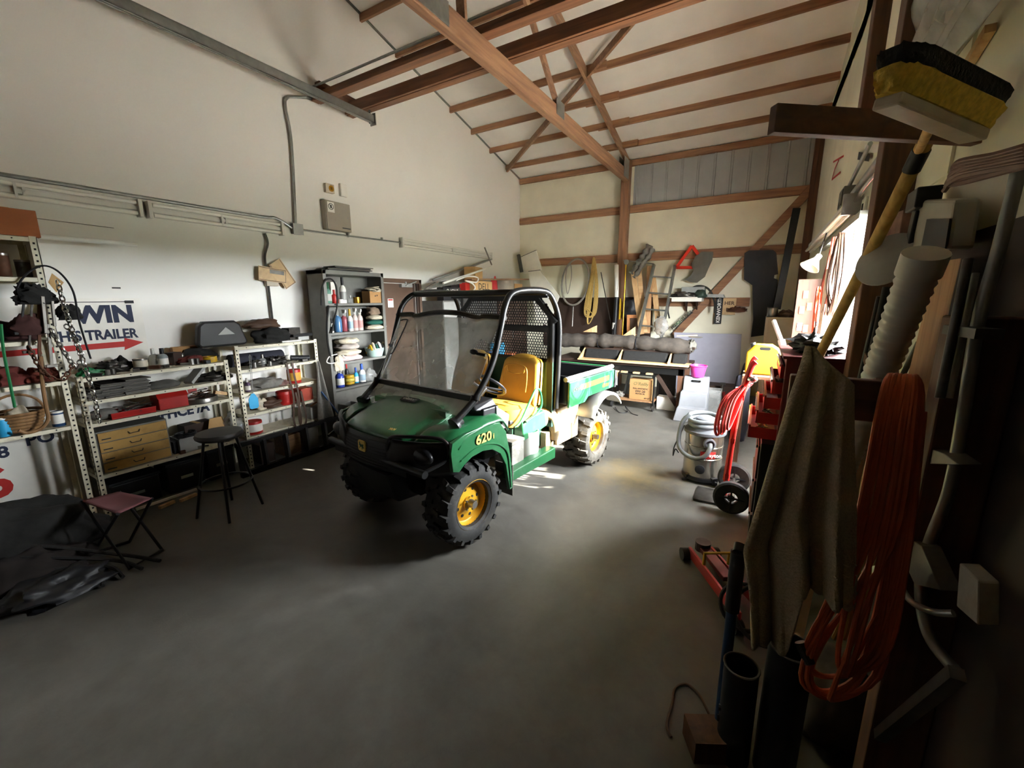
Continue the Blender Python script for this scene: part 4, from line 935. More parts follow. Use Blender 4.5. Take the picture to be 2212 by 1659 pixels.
solo('black_tube', MB().cyl(onS(628,775,1.14,-4.72), onS(668,780,1.12,-4.66), .032, n=16), blackp, 'black tube lying at the right of the upper shelf', 'tube', smooth=40)
bottle(onS(535,838,.84,-4.68), .028, .15, M('purple_label','4a3550',.5), white, 'slim purple bottle beside the left post of the taller unit', band=whitep)
lump(onS(575,838,.84,-4.74), (.11,.20,.07), greycloth, 'grey shop rags piled behind the blue fly swatter', 'rag', 47, 'rag', amt=.5)
lump(onS(603,832,.84,-4.72), (.07,.09,.04), M('pinkish_cloth','8a6a62',.9), 'pinkish work glove beside the grey shop rags', 'glove', 48, 'glove', amt=.6)
def tub(loc, r, h, label, band, mat=redp):
    return tin(loc, r, h, mat, label, 'tub', 'red plastic tubs', band=band, name='tub')
tub(onS(636,822,.84,-4.72), .075, .16, 'red plastic tub with a yellow label on the middle shelf', M('yellow_label','c9973a',.6))
tub(onS(615,868,.61,-4.72), .085, .155, 'red plastic tub beside the red carton on the lower shelf', redm)
tub(onS(548,922,.36,-4.72), .085, .14, 'red plastic tub alone on the bottom shelf by the left post', whitep)
carton(onS(655,860,.61,-4.72), (.15,.17,.15), M('red_printed_card','a2402c',.6), 'red printed carton on the lower shelf of the taller unit', .15, txt=None)
lump(onS(580,878,.61,-4.74), (.10,.17,.06), brownleather, 'brown leather tool pouch with metal clips on the lower shelf', 'pouch', 52, 'tool_pouch', amt=.6)
lump(onS(565,868,.61,-4.70), (.04,.06,.08), creamcloth, 'cream folded work glove on the brown tool pouch', 'glove', 53, 'glove', amt=.5)
c = onS(680,900,.36,-4.74); carton(c, (.2,.22,.15), greyl, 'grey metal box at the right of the bottom shelf', 0, tape=False)
solo('brush', MB().bar(c+V((.03,-.05,.152)), c+V((.10,-.03,.20)), .04, .02), wood('brush_wood','7a5230','9a6c40',0), 'wood handled brush on the grey metal box', 'brush')
for k, (u, off) in enumerate(((620,0),(632,.03))):
    yy = Yx(u, 790, -4.61); P = smoothpath([(-4.61,yy,1.10),(-4.598,yy+.0,.95),(-4.60,yy+.03,.70),(-4.595,yy+.0,.42),(-4.597,yy+.04,.30),(-4.595,yy+.09,.42),(-4.598,yy+.06,.75)],6)
    m = MB()
    for a, b2 in zip(P[:-1], P[1:]): m.bar(a, b2, .004, .022, up=(0,1,0))
    solo('leather_strap', m, brownleather, ['brown leather strap hanging at the front of the red tubs','second brown leather strap hanging nearer the cabinet'][k], 'strap')
t = thing('fly_swatter', 'light blue fly swatter hanging on the taller shelf unit', 'fly swatter', (-4.60,2.33,.66)); a, b2 = at(540,770,'x',-4.60), at(546,850,'x',-4.60)
build(MB().tube([(-4.60,a.y-.008,a.z),(-4.60,a.y,a.z+.02),(-4.60,a.y+.008,a.z),(-4.60,b2.y+.004,b2.z),(-4.60,b2.y-.004,b2.z),(-4.60,a.y-.008,a.z)],.003,6), 'handle', greyl, t, smooth=1, label='grey wire handle')
bp_ = at(548,868,'x',-4.60); build(MB().prism([(-4.602,bp_.y+y,bp_.z+z) for y, z in ((-.015,.09),(.015,.09),(.05,.03),(.048,-.06),(.03,-.075),(-.03,-.075),(-.048,-.06),(-.05,.03))], (.004,0,0)), 'paddle', cyanp, t)
P0, P1 = at(688,780,'x',-4.58), at(705,905,'x',-4.56)
tw = MB().grid(lambda u, v: (P0.x+.03*math.sin(v*9)*(.3+u)+.02*u, P0.y-.01+(P1.y-P0.y)*u+(v-.5)*(.03+.20*u), P0.z+(P1.z-P0.z)*u-.05*u*abs(math.sin(v*7))), 16, 24)
solo('grey_towel', tw, greycloth, 'grey towel hanging from the right post of the taller shelf unit', 'towel', smooth=60, solid=.006)
solo('blue_rod', MB().cyl((-4.57,3.10,.70),(-4.45,3.46,.04),.011,n=8), bluem, 'blue rod leaning between shelf unit and steel cabinet', 'rod', smooth=40)
# black steel rack leaning before the taller unit
t = thing('steel_rack', 'black steel ladder rack on the floor before the taller shelf unit', 'rack', (-4.5,2.7,0))
m = MB().bar((-4.50,2.03,.345),(-4.50,3.36,.345),.05,.05).bar((-4.46,2.03,.03),(-4.46,3.36,.03),.05,.06)
build(m, 'rail', M('black_gloss_enamel','121214',.22,.2), t, bevel=.004)
for k in range(6): y = 2.06+.245*k; build(MB().bar((-4.48,y,.04),(-4.50,y,.335),.075,.03,up=(0,1,0)), 'upright', blackm, t, bevel=.003)
for k, (y, w_) in enumerate(((2.42,.16),(2.72,.20),(2.98,.16))):
    c = V((-4.76,y,.0))
    carton(c, (.22,w_,.22+.02*k), [brownd,wood('crate_wood','6a4d30','8c6a44',1),grey][k], ['dark brown crate on the floor behind the black rack','wooden crate on the floor behind the black rack','grey box on the floor behind the black rack'][k], tape=False, cat='crate')
# dark things on the floor under the near unit
for k, (y, w_, h_, lbl) in enumerate(((1.26,.34,.24,'black lidded crate under the tan drawer chest'),(1.64,.30,.27,'black lidded crate under the near shelf right of the first crate'),(1.95,.24,.30,'black lidded crate under the near shelf by its right post'))):
    t = thing('storage_crate', lbl, 'crate', (-4.80,y,0), 0, 'black crates under the near shelf')
    build(MB().bx(-4.95,-4.65,y-w_/2,y+w_/2,0,h_), 'body', blackp, t, bevel=.01); build(MB().bx(-4.96,-4.64,y-w_/2-.01,y+w_/2+.01,h_,h_+.025), 'lid', M('dark_blue_black','15161c',.5), t, bevel=.006)
    build(MB().bx(-4.65,-4.645,y-.05,y+.05,h_*.45,h_*.55), 'handle', greyl, t)
solo('long_strip', MB().bar((-4.55,1.2,.012),(-4.55,1.66,.012),.02,.02), whitep, 'white strip lying on the floor before the black crates', 'strip')
# stool
c = V((-3.82,1.615,0)); t = thing('round_stool', 'round black padded stool before the near shelf unit', 'stool', c)
build(MB().lathe([(0,.675),(.155,.675),(.172,.69),(.175,.705),(.165,.725),(.10,.735),(0,.737)], c, (0,0,1), 32), 'seat', M('dark_brown_vinyl','2b2723',.5,var=.15), t, smooth=40)
for k in range(4):
    g = PI/4+PI/2*k+.3; d = V((math.cos(g),math.sin(g),0)); build(MB().tube([c+d*.11+V((0,0,.675)), c+d*.15+V((0,0,.45)), c+d*.24], .011, 8), 'leg', blackm, t, smooth=1)
build(MB().tube(arc(c+V((0,0,.28)),.19,0,2*PI,28,'xy')[:-1],.008,6,closed=True), 'foot_ring', blackm, t, smooth=1)
# folding stool
q = [V(p) for p in ((-4.0,.78,.42),(-3.96,.97,.42),(-3.62,1.05,.42),(-3.54,.84,.42))]; ctr = sum(q, V())/4
t = thing('folding_stool', 'low folding stool with a faded pink canvas seat', 'stool', (ctr.x,ctr.y,0))
build(MB().grid(lambda u, v: (q[0].lerp(q[3],u)).lerp(q[1].lerp(q[2],u), v)+V((0,0,-.03*math.sin(PI*u)*math.sin(PI*v))), 8, 8), 'canvas_seat', M('faded_pink_canvas','6a3f42',.9,var=.12), t, smooth=60, solid=.008)
for a, b2 in ((0,1),(3,2)):
    f = MB()
    pa, pb = q[a], q[b2]; oa, ob = (q[3],q[2]) if a == 0 else (q[0],q[1])
    f.tube([pa, V((oa.x,oa.y,.012)), V((ob.x,ob.y,.012)), pb], .011, 8); build(f, 'leg_frame', blackm, t, smooth=1)
# dark heap and pails at the lower left
lump(V((-4.24,.42,.001)), (.28,.50,.30), darkcloth, 'large black tarpaulin heap on the floor at the lower left', 'tarpaulin', 61, 'tarpaulin', amt=.4, n=40)
lump(V((-3.90,.46,.001)), (.18,.28,.15), M('dark_brown_cloth','1f1815',.95,var=.3), 'dark brown cloth heap in front of the tarpaulin', 'cloth', 62, 'cloth_heap', amt=.5, n=32)
lump(V((-3.62,.52,.001)), (.16,.22,.09), blackp, 'heap of black hoses and bags left of the folding stool', 'hoses', 63, 'hose_heap', amt=.6, n=32)
for k in range(4): solo('black_hose', MB().tube(smoothpath([(-4.2+.12*k,.15+.1*k,.30-.06*k),(-3.95+.1*k,.50,.24-.05*k),(-3.7+.04*k,.85-.05*k,.06),(-3.45,.98-.1*k,.02)],6), .012, 6), rubber, 'black hose sprawled over the dark heap at the lower left', 'hose', 'hoses over the dark heap', smooth=1)
for k, (u, v) in enumerate(((45,1232),(132,1208))):
    p = at(u, v, 'z', 0)
    t = thing('paint_pail', ['white pail at the bottom left picture edge','white pail between the dark heap and the folding stool'][k], 'pail', p)
    build(MB().lathe([(.085,0),(.09,.004),(.10,.12),(.104,.12),(.104,.13),(.094,.13),(.083,.01),(0,.008)], p, (0,0,1), 24), 'body', M('dirty_white_plastic','b9b4a4',.5,var=.15,dirt='6e675a',damt=.3), t, smooth=40)
    build(MB().tube(arc(p+V((0,0,.115)),.108,PI,2*PI,12,'xy'),.003,5), 'bail', steel, t, smooth=1)
for k, (u, v, l) in enumerate(((345,1100,.12),(390,1085,.14))):
    p = at(u, v, 'z', 0); solo('wood_scrap', MB().bar(p+V((0,0,.014)), p+V((-.03,l,.014)), .03, .025), palewood, ['thin wood scrap on the floor behind the folding stool','pale wood scrap on the floor right of the folding stool'][k], 'wood')
# left edge unit contents
carton(V((-4.80,.86,2.267)), (.28,.30,.19), M('orange_brown_card','9a5a34',.75,var=.1), 'orange brown carton on top of the left edge shelf unit', 0)
for k in range(2): solo('fluorescent_tube', MB().cyl((-4.72-.05*k,.70,2.285+.0*k),(-4.70-.05*k,1.50+.10*k,2.285),.016,n=12), tubeglass, 'spare white lamp tube sticking out beside the orange brown carton', 'lamp tube', 'spare lamp tubes', smooth=40)
solo('thin_rod', MB().cyl((-4.84,.95,2.43),(-4.93,1.52,2.43),.003,n=6), steel, 'very thin rod poking out behind the orange brown carton', 'rod')
solo('side_panel', MB().bx(-4.96,-4.62,.977,.983,1.98,2.26), whitep, 'white panel on the end of the left edge shelf unit', 'panel')
for k, y in enumerate((.70,.80,.90)): tin(V((-4.74,y,1.982)), .04, .16-.04*(k == 2), [dsteel,rust,dsteel][k], ['dark can leftmost under the orange brown carton','rusty can between two dark cans near the ceiling shelf','short dark can nearest the white end panel'][k], lid=steel)
lump(V((-4.74,.80,1.522)), (.10,.13,.09), M('dark_red_cloth','3b1f1c',.9), 'dark red rags on the middle left edge shelf', 'rag', 71, 'rag', amt=.5)
carton(V((-4.72,.60,1.522)), (.2,.16,.14), bluem, 'dark blue box on the middle left edge shelf', tape=False)
lump(V((-4.72,.86,1.202)), (.10,.10,.07), M('rust_red_cloth','6a2f22',.9), 'rust red rags above the wicker basket', 'rag', 72, 'rag', amt=.6)
lump(V((-4.72,.66,1.202)), (.11,.12,.09), M('maroon_cloth','5e2620'), 'maroon rag pile at the picture edge shelf', 'rag', 73, 'rag', amt=.6)
c = V((-4.74,.70,.842)); t = thing('wicker_basket', 'brown basket of white rags on the lower left edge shelf', 'basket', c)
m = MB()
for k in range(6): m.tube([p for p in arc(c+V((0,0,.02+.025*k)),.10+.008*k,0,2*PI,24,'xy')[:-1]], .012, 6, closed=True)
build(m, 'body', wood('wicker','6a4a2c','8f6a42',2), t, smooth=1)
build(MB().tube(arc(c+V((0,0,.14)),.14,0,PI,14,'yz'),.010,6), 'handle', wood('wicker','6a4a2c','8f6a42',2), t, smooth=1)
lump(c+V((0,0,.03)), (.08,.08,.09), creamcloth, 'cream rags inside the brown basket', 'rag', 74, 'rag', amt=.6)
tin(onS(127,912,.84,-4.68), .038, .12, bluem, 'blue and white can right of the brown basket', band=whitep, lid=white)
tin(onS(5,915,.84,-4.66), .035, .14, cyanp, 'light blue can at the picture edge on the lower left shelf', lid=white)
lump(V((-4.80,.56,.842)), (.09,.08,.10), brownleather, 'brown leather belt heap left of the basket', 'belt', 75, 'belt_heap', amt=.5)
# what hangs at the end of the left edge unit
yc = .99
chain([(-4.56,1.02,1.98),(-4.54,1.03,1.7),(-4.55,1.06,1.40),(-4.53,1.08,1.1),(-4.54,1.08,.82)], .050, .0055, chrome, 'bright steel chain hanging at the end of the left edge shelf unit')
chain([(-4.58,.93,1.62),(-4.54,.98,1.40),(-4.53,1.02,1.30),(-4.54,1.06,1.42),(-4.56,1.02,1.62)], .045, .006, steel, 'dull steel chain looped over the bright hanging chain')
chain([(-4.58,.80,1.50),(-4.53,.84,1.30),(-4.52,.92,1.22),(-4.53,1.0,1.32)], .045, .006, rust, 'rusty chain draped left of the bright hanging chain')
solo('cable_loop', MB().tube(smoothpath([at(u,v,'x',-4.60) for u,v in ((35,660),(38,620),(60,590),(95,574),(130,590),(158,630),(170,690),(183,735),(196,775))],6), .007, 6), blackp, 'thin black cable arching from the hanging tools to the near shelf', 'cable', smooth=1)
lump(at(75,640,'x',-4.60)-V((0,0,.06)), (.05,.10,.09), darkcloth, 'dark bundled cords hung under the black cable arch', 'cord', 81, 'cord_bundle', amt=.6, fr=5)
lump(at(62,700,'x',-4.60)-V((0,0,.08)), (.05,.09,.10), M('dark_red_cloth','3b1f1c'), 'dark red bag hanging below the bundled cords', 'bag', 82, 'bag', amt=.4)
lump(at(150,672,'x',-4.72)-V((0,0,.07)), (.05,.07,.08), darkcloth, 'black glove hanging before the sign', 'glove', 83, 'glove', amt=.6)
solo('steel_clamp', MB().bar(at(90,640,'x',-4.57), at(98,720,'x',-4.57), .02,.05).bar(at(112,650,'x',-4.57), at(118,705,'x',-4.57),.015,.03), steel, 'grey steel clamp hanging among the chains', 'clamp', bevel=.003)
solo('paper_tag', MB().hexa([at(u,v,'x',-4.62+d) for d in (0,.004) for u,v in ((112,590),(138,610),(122,632),(104,610))]), tanp, 'tan paper tag tied under the black cable arch', 'tag')
solo('wood_cane', MB().tube(smoothpath([at(u,v,'x',-4.56) for u,v in ((88,770),(92,830),(100,880),(104,905),(90,925),(60,935),(40,930))],5), .012, 8), wood('wicker','6a4a2c','8f6a42',2), 'light brown cane with a hooked end hanging by the basket', 'cane', smooth=1)
solo('green_cord', MB().tube(smoothpath([at(u,v,'x',-4.57) for u,v in ((2,700),(8,760),(22,830),(32,880))],5), .009, 6), greenp, 'green cord hanging down at the picture edge', 'cord', smooth=1)

# ------------------------------------------------------------------ grey steel cabinet with open shelves
CX0, CX1, CY0, CY1, CZ = -4.92, -4.60, 3.29, 4.245, 2.17
t = thing('steel_cabinet', 'grey steel shelf cabinet full of cleaning supplies beside the door', 'cabinet', ((CX0+CX1)/2,(CY0+CY1)/2,0))
for y in (CY0, CY1-.02): build(MB().bx(CX0,CX1-.02,y,y+.02,0,CZ).bx(CX1-.022,CX1,y if y == CY0 else y-.025,y+.045 if y == CY0 else y+.02,0,CZ), 'side_panel', grey, t, bevel=.002)
build(MB().bx(CX0,CX0+.008,CY0,CY1,0,CZ), 'back_panel', grey, t); build(MB().bx(CX0,CX1,CY0,CY1,CZ-.05,CZ), 'top_panel', grey, t, bevel=.003)
CL = (1.765,1.40,1.015,.68,.12)
for z in CL: build(MB().bx(CX0+.01,CX1-.003,CY0+.02,CY1-.02,z-.03,z), 'shelf', grey, t, bevel=.002)
def cb(u, v, k, x=-4.70): return V((x, Yx(u, v, x), CL[k]+.001))
for k in range(4): solo('folded_mat', MB().box((-4.76,3.72+.03*k,CZ+.008+.016*k), (.25,.66-.08*(k > 1),.012), rotz(.06*(-1)**k)), [blackp,greyrub][k % 2], 'flat dark mat stacked on top of the steel cabinet', 'mat', 'mats on top of the cabinet')
bottle(cb(711,655,0), .036, .26, M('green_white_can','7fb09a',.35), greenp, 'green and white aerosol can on the top cabinet shelf', 'aerosol can', name='aerosol_can', band=whitep)
bottle(cb(723,652,0,-4.68), .034, .17, redp, redp, 'red aerosol can on the top cabinet shelf', 'aerosol can', name='aerosol_can')
carton(cb(722,652,0,-4.82), (.05,.10,.27), whitep, 'white box behind the red aerosol can', tape=False)
bottle(cb(742,650,0,-4.72), .042, .33, whitep, blackp, 'tall white aerosol can with a black top', 'aerosol can', name='aerosol_can', band=greyl)
tin(cb(736,652,0,-4.65), .035, .05, white, 'white tape roll before the tall white aerosol can', 'tape', name='tape_roll')
bottle(cb(757,652,0,-4.68), .03, .10, clearp, greyl, 'small clear jar right of the tall white aerosol can', 'jar', name='jar')
tin(cb(771,652,0,-4.68), .045, .075, brass, 'brass coloured tin on the top cabinet shelf', lid=brass)
carton(cb(805,655,0,-4.70), (.16,.22,.16), card, 'brown carton with black print on the top cabinet shelf', 0, txt=[('THIS SIDE UP' if False else '▲▼',.55,.03)])
ringcoil(cb(808,655,0,-4.70)+V((0,0,.165)), .08, .007, 4, creamcloth, 'tangled cream cord on the brown cabinet carton', 'cord', 'cord_tangle', axis='z', jit=.04)
bottle(cb(718,715,1,-4.66), .022, .17, white, blackp, 'small white bottle leftmost on the second cabinet shelf', band=blackp)
bottle(cb(731,718,1,-4.68), .052, .30, bluel, clearp, 'large blue liquid bottle on the second cabinet shelf')
bottle(cb(745,714,1,-4.74), .045, .29, M('pink_red_label','a05058',.4), white, 'pink red spray bottle behind the blue liquid bottle', spray=True)
bottle(cb(758,716,1,-4.68), .036, .29, white, yellowp, 'white bottle with yellow cap on the second cabinet shelf', band=M('pale_blue_label','8fa6b5',.5))
bottle(cb(768,714,1,-4.70), .04, .31, M('milky_plastic','c9b7b0',.4), white, 'milky spray bottle left of its pair on the second cabinet shelf', spray=True, band=M('faded_pink_label','b98a85',.6))
bottle(cb(779,714,1,-4.70), .04, .30, M('milky_plastic','c9b7b0',.4), white, 'milky spray bottle next to the striped blankets', spray=True, band=M('faded_pink_label','b98a85',.6))
for k in range(3): lump(cb(812,716,1,-4.72)+V((0,0,.068*k)), (.11,.17-.02*k,.042), [creamcloth,greenink,creamcloth][k], ['cream folded blanket lowest on the second cabinet shelf','dark green striped folded blanket between the cream ones','upper cream folded blanket on the second cabinet shelf'][k], 'blanket', 90+k, 'blanket', amt=.2)
lump(cb(810,716,1,-4.74)+V((0,0,.20)), (.08,.10,.07), M('brown_check_cloth','7d6a58',.9,var=.4), 'brown checked cloth on the folded blankets', 'cloth', 94, 'cloth', amt=.4)
for k in range(4): lump(cb(752,775,2,-4.72)+V((0,0,.075*k)), (.12,.20-.01*k,.048), [M('pinkish_white_cloth','c4aeab',.9,var=.3),creamcloth,M('pale_grey_cloth','a89f97',.9,var=.3),creamcloth][k], ['pinkish white towel lowest in the pile','cream towel second in the pile','pale grey towel third in the pile','cream towel topmost in the pile'][k]+' on the third cabinet shelf', 'towel', 100+k, 'folded_towel', amt=.28)
tn = cb(810,770,2,-4.72); t2 = thing('cleaning_basket', 'pale basket of gloves and brushes on the third cabinet shelf', 'basket', tn)
build(MB().lathe([(.10,0),(.13,.09),(.135,.12),(.125,.12),(.095,.01),(0,.008)], tn, (0,0,1), 20), 'body', M('pale_teal_plastic','9db3ab',.5), t2, smooth=40)
for k in range(6): solo('work_glove', MB().tube(smoothpath([tn+V((rr.uniform(-.05,.05),-.10+.04*k,.05)), tn+V((.05,-.12+.05*k,.16+.03*(k % 2))), tn+V((.10,-.13+.055*k,.10))],4), .017, 6), [yellowp,creamcloth,greenink,white,darkcloth,creamcloth][k], ['yellow glove','cream glove','dark green glove','white glove','black glove','second cream glove'][k]+' draped in the pale cleaning basket', 'glove', smooth=1)
a = cb(730,760,2,-4.585); lump(a+V((0,0,-.10)), (.02,.07,.12), creamcloth, 'cream work glove hanging off the third cabinet shelf', 'glove', 106, 'glove', amt=.45)
solo('white_cable', MB().tube(smoothpath([at(u,v,'x',-4.58) for u,v in ((728,765),(712,770),(706,782),(718,785),(738,778),(748,775),(740,768))],5), .007, 6), white, 'white cable loop hanging before the cream work glove', 'cable', smooth=1)
bottle(cb(736,842,3,-4.68), .055, .27, M('blue_liquid_dark','2f45a5',.3), white, 'royal blue spray bottle on the fourth cabinet shelf', spray=True, band=white)
for k in range(3): tin(cb(756,838,3,-4.72)+V((0,0,.045*k)), .065, .04, [yellowp,M('pale_yellow_tape','c2b04a',.5),yellowp][k], ['yellow tape roll lowest beside the blue spray bottle','pale yellow tape roll in the middle of its stack','topmost yellow tape roll of the stack'][k], 'tape', name='tape_roll')
bottle(cb(752,838,3,-4.80), .028, .30, blackp, redp, 'black bottle with red cap behind the tape rolls')
bottle(cb(771,836,3,-4.70), .032, .22, cyanp, bluep, 'light blue bottle right of the tape rolls', band=white)
bottle(cb(784,834,3,-4.69), .045, .26, white, bluep, 'white bottle with blue cap on the fourth cabinet shelf', band=M('pale_blue_label','8fa6b5'))
lump(cb(800,832,3,-4.70), (.07,.09,.11), clearbag, 'clear bag right of the white and blue bottle', 'plastic bag', 110, 'plastic_bag', amt=.3)
solo('black_tray', MB().box(cb(770,838,3,-4.64)+V((0,0,.006)), (.08,.30,.012)), blackp, 'thin black tray under the bottles on the fourth cabinet shelf', 'tray')
carton(cb(757,900,4,-4.72), (.20,.20,.30), greyl, 'grey bin at the bottom of the steel cabinet', open_=True, cat='bin', name='bin')
bottle(cb(785,885,4,-4.72), .04, .33, greyl, white, 'grey bottle at the bottom right of the steel cabinet')
solo('black_hose', MB().tube(smoothpath([at(u,v,'x',-4.575) for u,v in ((694,660),(695,625),(703,606),(716,603),(726,620),(728,660),(722,690),(716,720))],6), .010, 8), rubber, 'black hose hooped over the front edge of the steel cabinet', 'hose', smooth=1)
solo('black_hose', MB().tube(smoothpath([at(u,v,'x',-4.575) for u,v in ((710,660),(706,700),(708,740),(714,770))],6), .012, 8), rubber, 'short black hose hanging at the left edge of the steel cabinet', 'hose', smooth=1)

# ------------------------------------------------------------------ grey lockers past the door and the goods on them
def locker(y0, y1, x1, z1, mat, label, doors=1):
    t = thing('locker', label, 'locker', ((XL+x1)/2,(y0+y1)/2,0)); build(MB().bx(XL+.01,x1,y0,y1,0,z1), 'body', mat, t, bevel=.004)
    for k in range(doors):
        a, b2 = y0+(y1-y0)*k/doors+.008, y0+(y1-y0)*(k+1)/doors-.008
        d_ = build(MB().bx(x1,x1+.012,a,b2,.06,z1-.02), 'door', greyl if mat is grey else mat, t, bevel=.003); build(MB().bx(x1+.012,x1+.03,b2-.06,b2-.04,1.0,1.15), 'handle', steel, d_)
locker(5.42, 5.88, -4.52, 1.79, grey, 'grey steel locker right beside the brown door')
locker(5.92, 7.0, -4.48, 1.84, M('dark_grey_enamel','3c3a38',.5,.1,var=.15), 'dark grey double door locker in the middle of the left wall run', 2)
locker(7.05, 8.25, -4.48, 1.84, brownd, 'dark brown double door cabinet nearest the back corner', 2)
lz = 1.841
c = V((-4.60, 6.58, lz)); carton(c, (.22,.56,.30), tanp, 'tan carton printed with a black computer maker name on the lockers', 0, txt=[('DELL',.48,.17)], tape=False)
carton(V((-4.58,5.66,1.791)), (.14,.46,.22), blackp, 'long black box with white letters above the grey locker', 0, tape=False, txt=[('O JONI',.55,.10)], tm=white)
carton(V((-4.60,6.13,lz)), (.12,.18,.26), redp, 'red packet beside the tan maker carton on the lockers', .2, tape=False)
carton(V((-4.76,6.02,lz)), (.20,.40,.22), blackm, 'dark box behind the red packet on the lockers', 0, tape=False)
tin(V((-4.72,7.62,lz)), .24, .36, M('taupe_plastic','8b7d6c',.6), 'large round taupe waste bin on the dark brown cabinet', 'bin', name='waste_bin', lid=None)
carton(V((-4.74,8.06,lz)), (.30,.34,.30), card, 'brown carton at the end of the dark brown cabinet', 0)
lump((-4.56,7.02,lz), (.06,.12,.24), M('red_white_flag','a02424',.8), 'red folded flag between the cartons on the lockers', 'flag', 121, 'flag', amt=.4)
c = V((-4.78,6.66,lz+.305)); carton(c, (.22,.40,.26), tanp, 'open tan carton higher on the locker pile', .25, open_=True)
solo('long_plank', MB().bar((-4.55,6.2,2.16),(-4.52,8.3,2.24),.12,.03), wood('long_board','6f5138','96754f',1), 'long thin plank across the cartons on the lockers', 'plank')
for k, (a, b2) in enumerate(((at(957,612,'x',-4.5),at(1060,577,'x',-4.5)),(at(935,605,'x',-4.9),at(1062,560,'x',-4.9)))): solo('white_pipe', MB().cyl(a, b2, .018, n=10), [white,greyl][k], ['white plastic pipe slanting up over the locker goods','grey plastic pipe slanting behind the white pipe'][k], 'pipe', smooth=40)
solo('metal_rod', MB().cyl(at(1047,535,'x',-4.85), at(1062,572,'x',-4.6), .014, n=8), steel, 'short upright metal rod above the open tan carton', 'rod', smooth=40)
solo('flat_board', MB().hexa([at(u,v,'x',xx) for xx in (-4.6,-4.59) for u,v in ((926,624),(1000,612),(985,605),(950,608))]), greyrub, 'grey flat panel lying over the long black box', 'panel')
solo('white_hose', MB().tube(smoothpath([at(u,v,'x',-4.45) for u,v in ((985,606),(1010,597),(1032,600),(1028,610),(1005,606),(1020,612),(1026,622),(1018,633))],5), .012, 8), white, 'white looped hose before the tan maker carton', 'hose', smooth=1)
solo('black_pole', MB().tube(smoothpath([at(u,v,'x',-4.5) for u,v in ((912,632),(922,620),(940,610))],4), .010, 6), steel, 'thin bent rod at the left end of the locker goods', 'rod', smooth=1)
c = V((-4.55,7.4,1.72)); 
tin(V((-4.50,7.55,2.15-.43)), .20, .44, M('taupe_plastic','8b7d6c',.6), 'round taupe waste bin on the dark brown cabinet', 'bin', name='bin') if False else None
pbm = M('pale_board','efebdc',.6,var=.05)
for k, (pts, y, lb_) in enumerate(((((1124,556),(1158,541),(1171,583),(1131,591)), 8.5, 'small pale board with a dark edge leaning in the back left corner'), (((1141,587),(1166,584),(1208,640),(1185,705),(1158,690)), 8.3, 'large pale board leaning below the small pale board'))):
    P = [at(u,v,'y',y) for u,v in pts]; solo('leaning_board', MB().prism(P, (0,.03,0)).mark(1).prism([P[0],P[1],P[1]+V((0,0,.012)),P[0]+V((0,0,.012))], (0,.03,0)), [pbm, dsteel], lb_, 'board')
solo('dark_bracket', MB().bar(at(1120,550,'y',8.45), at(1127,588,'y',8.45), .06, .06, up=(0,1,0)), dsteel, 'dark metal bracket at the left edge of the small pale board', 'bracket')
for k, (y, m_) in enumerate(((6.2,yellowp),(6.45,bluep),(6.75,cyanp),(7.2,orangem))):
    carton(V((-4.32,y,.0)), (.22,.2,.75+.12*((k*7) % 3)), [M('amber_card','b58a2a',.6),bluem,M('teal_card','2f6f8a',.6),M('rust_card','8a4a2a',.6)][k], ['amber','dark blue','teal','rust red'][k]+' tall carton on the floor behind the vehicle screen', 0)

# loose small hardware nobody could name, scattered on the near unit
rh = random.Random(21)
for lvl, z, n, nm, gl in ((0,1.201,16,'near shelf top','small dark hardware scattered on the near shelf top'),(1,1.0915,12,'taller unit','small steel fittings scattered on the upper shelf of the taller unit'),(2,.3712,8,'bottom','small dark odds and ends on the bottom near shelf')):
    for k in range(n):
        y = rh.uniform(1.10,2.05) if lvl != 1 else rh.uniform(2.28,3.05)
        if lvl == 2: y = rh.uniform(1.60,2.05)
        x = rh.uniform(-4.70,-4.64); m = MB(); s_ = rh.uniform(.018,.035)
        if k % 3 == 0: m.cyl((x,y,z),(x,y,z+s_*1.6),s_*.7,n=10)
        elif k % 3 == 1: m.box((x,y,z+s_*.5),(s_*1.4,s_*2.4,s_),rotz(rh.uniform(0,3)))
        else: m.cyl((x-s_,y-s_*1.2,z+s_*.45),(x+s_*.5,y+s_*1.2,z+s_*.45),s_*.45,n=8)
        solo('hardware_piece', m, [dsteel,rust,steel,blackp,greyrub][k % 5] if lvl != 1 else [steel,dsteel,chrome][k % 3], ['small dark hardware piece near the front of the near shelf top','small steel fitting near the front of the upper shelf of the taller unit','small dark odd piece at the front of the bottom near shelf'][lvl], 'hardware', gl)
for k, (u0, v0, u1, v1) in enumerate(((70,640,62,760),(84,655,86,800),(104,700,112,790),(52,650,44,720))):
    a, b2 = at(u0,v0,'x',-4.585), at(u1,v1,'x',-4.585); solo('hanging_tool', MB().bar(a,b2,.018,.012).bar(b2-V((0,.03,0)),b2+V((0,.03,0)),.03,.02), [dsteel,rust,steel,blackm][k], ['dark','rusty','bright','black'][k]+' long hand tool hanging among the chains at the left edge', 'tool', bevel=.002)
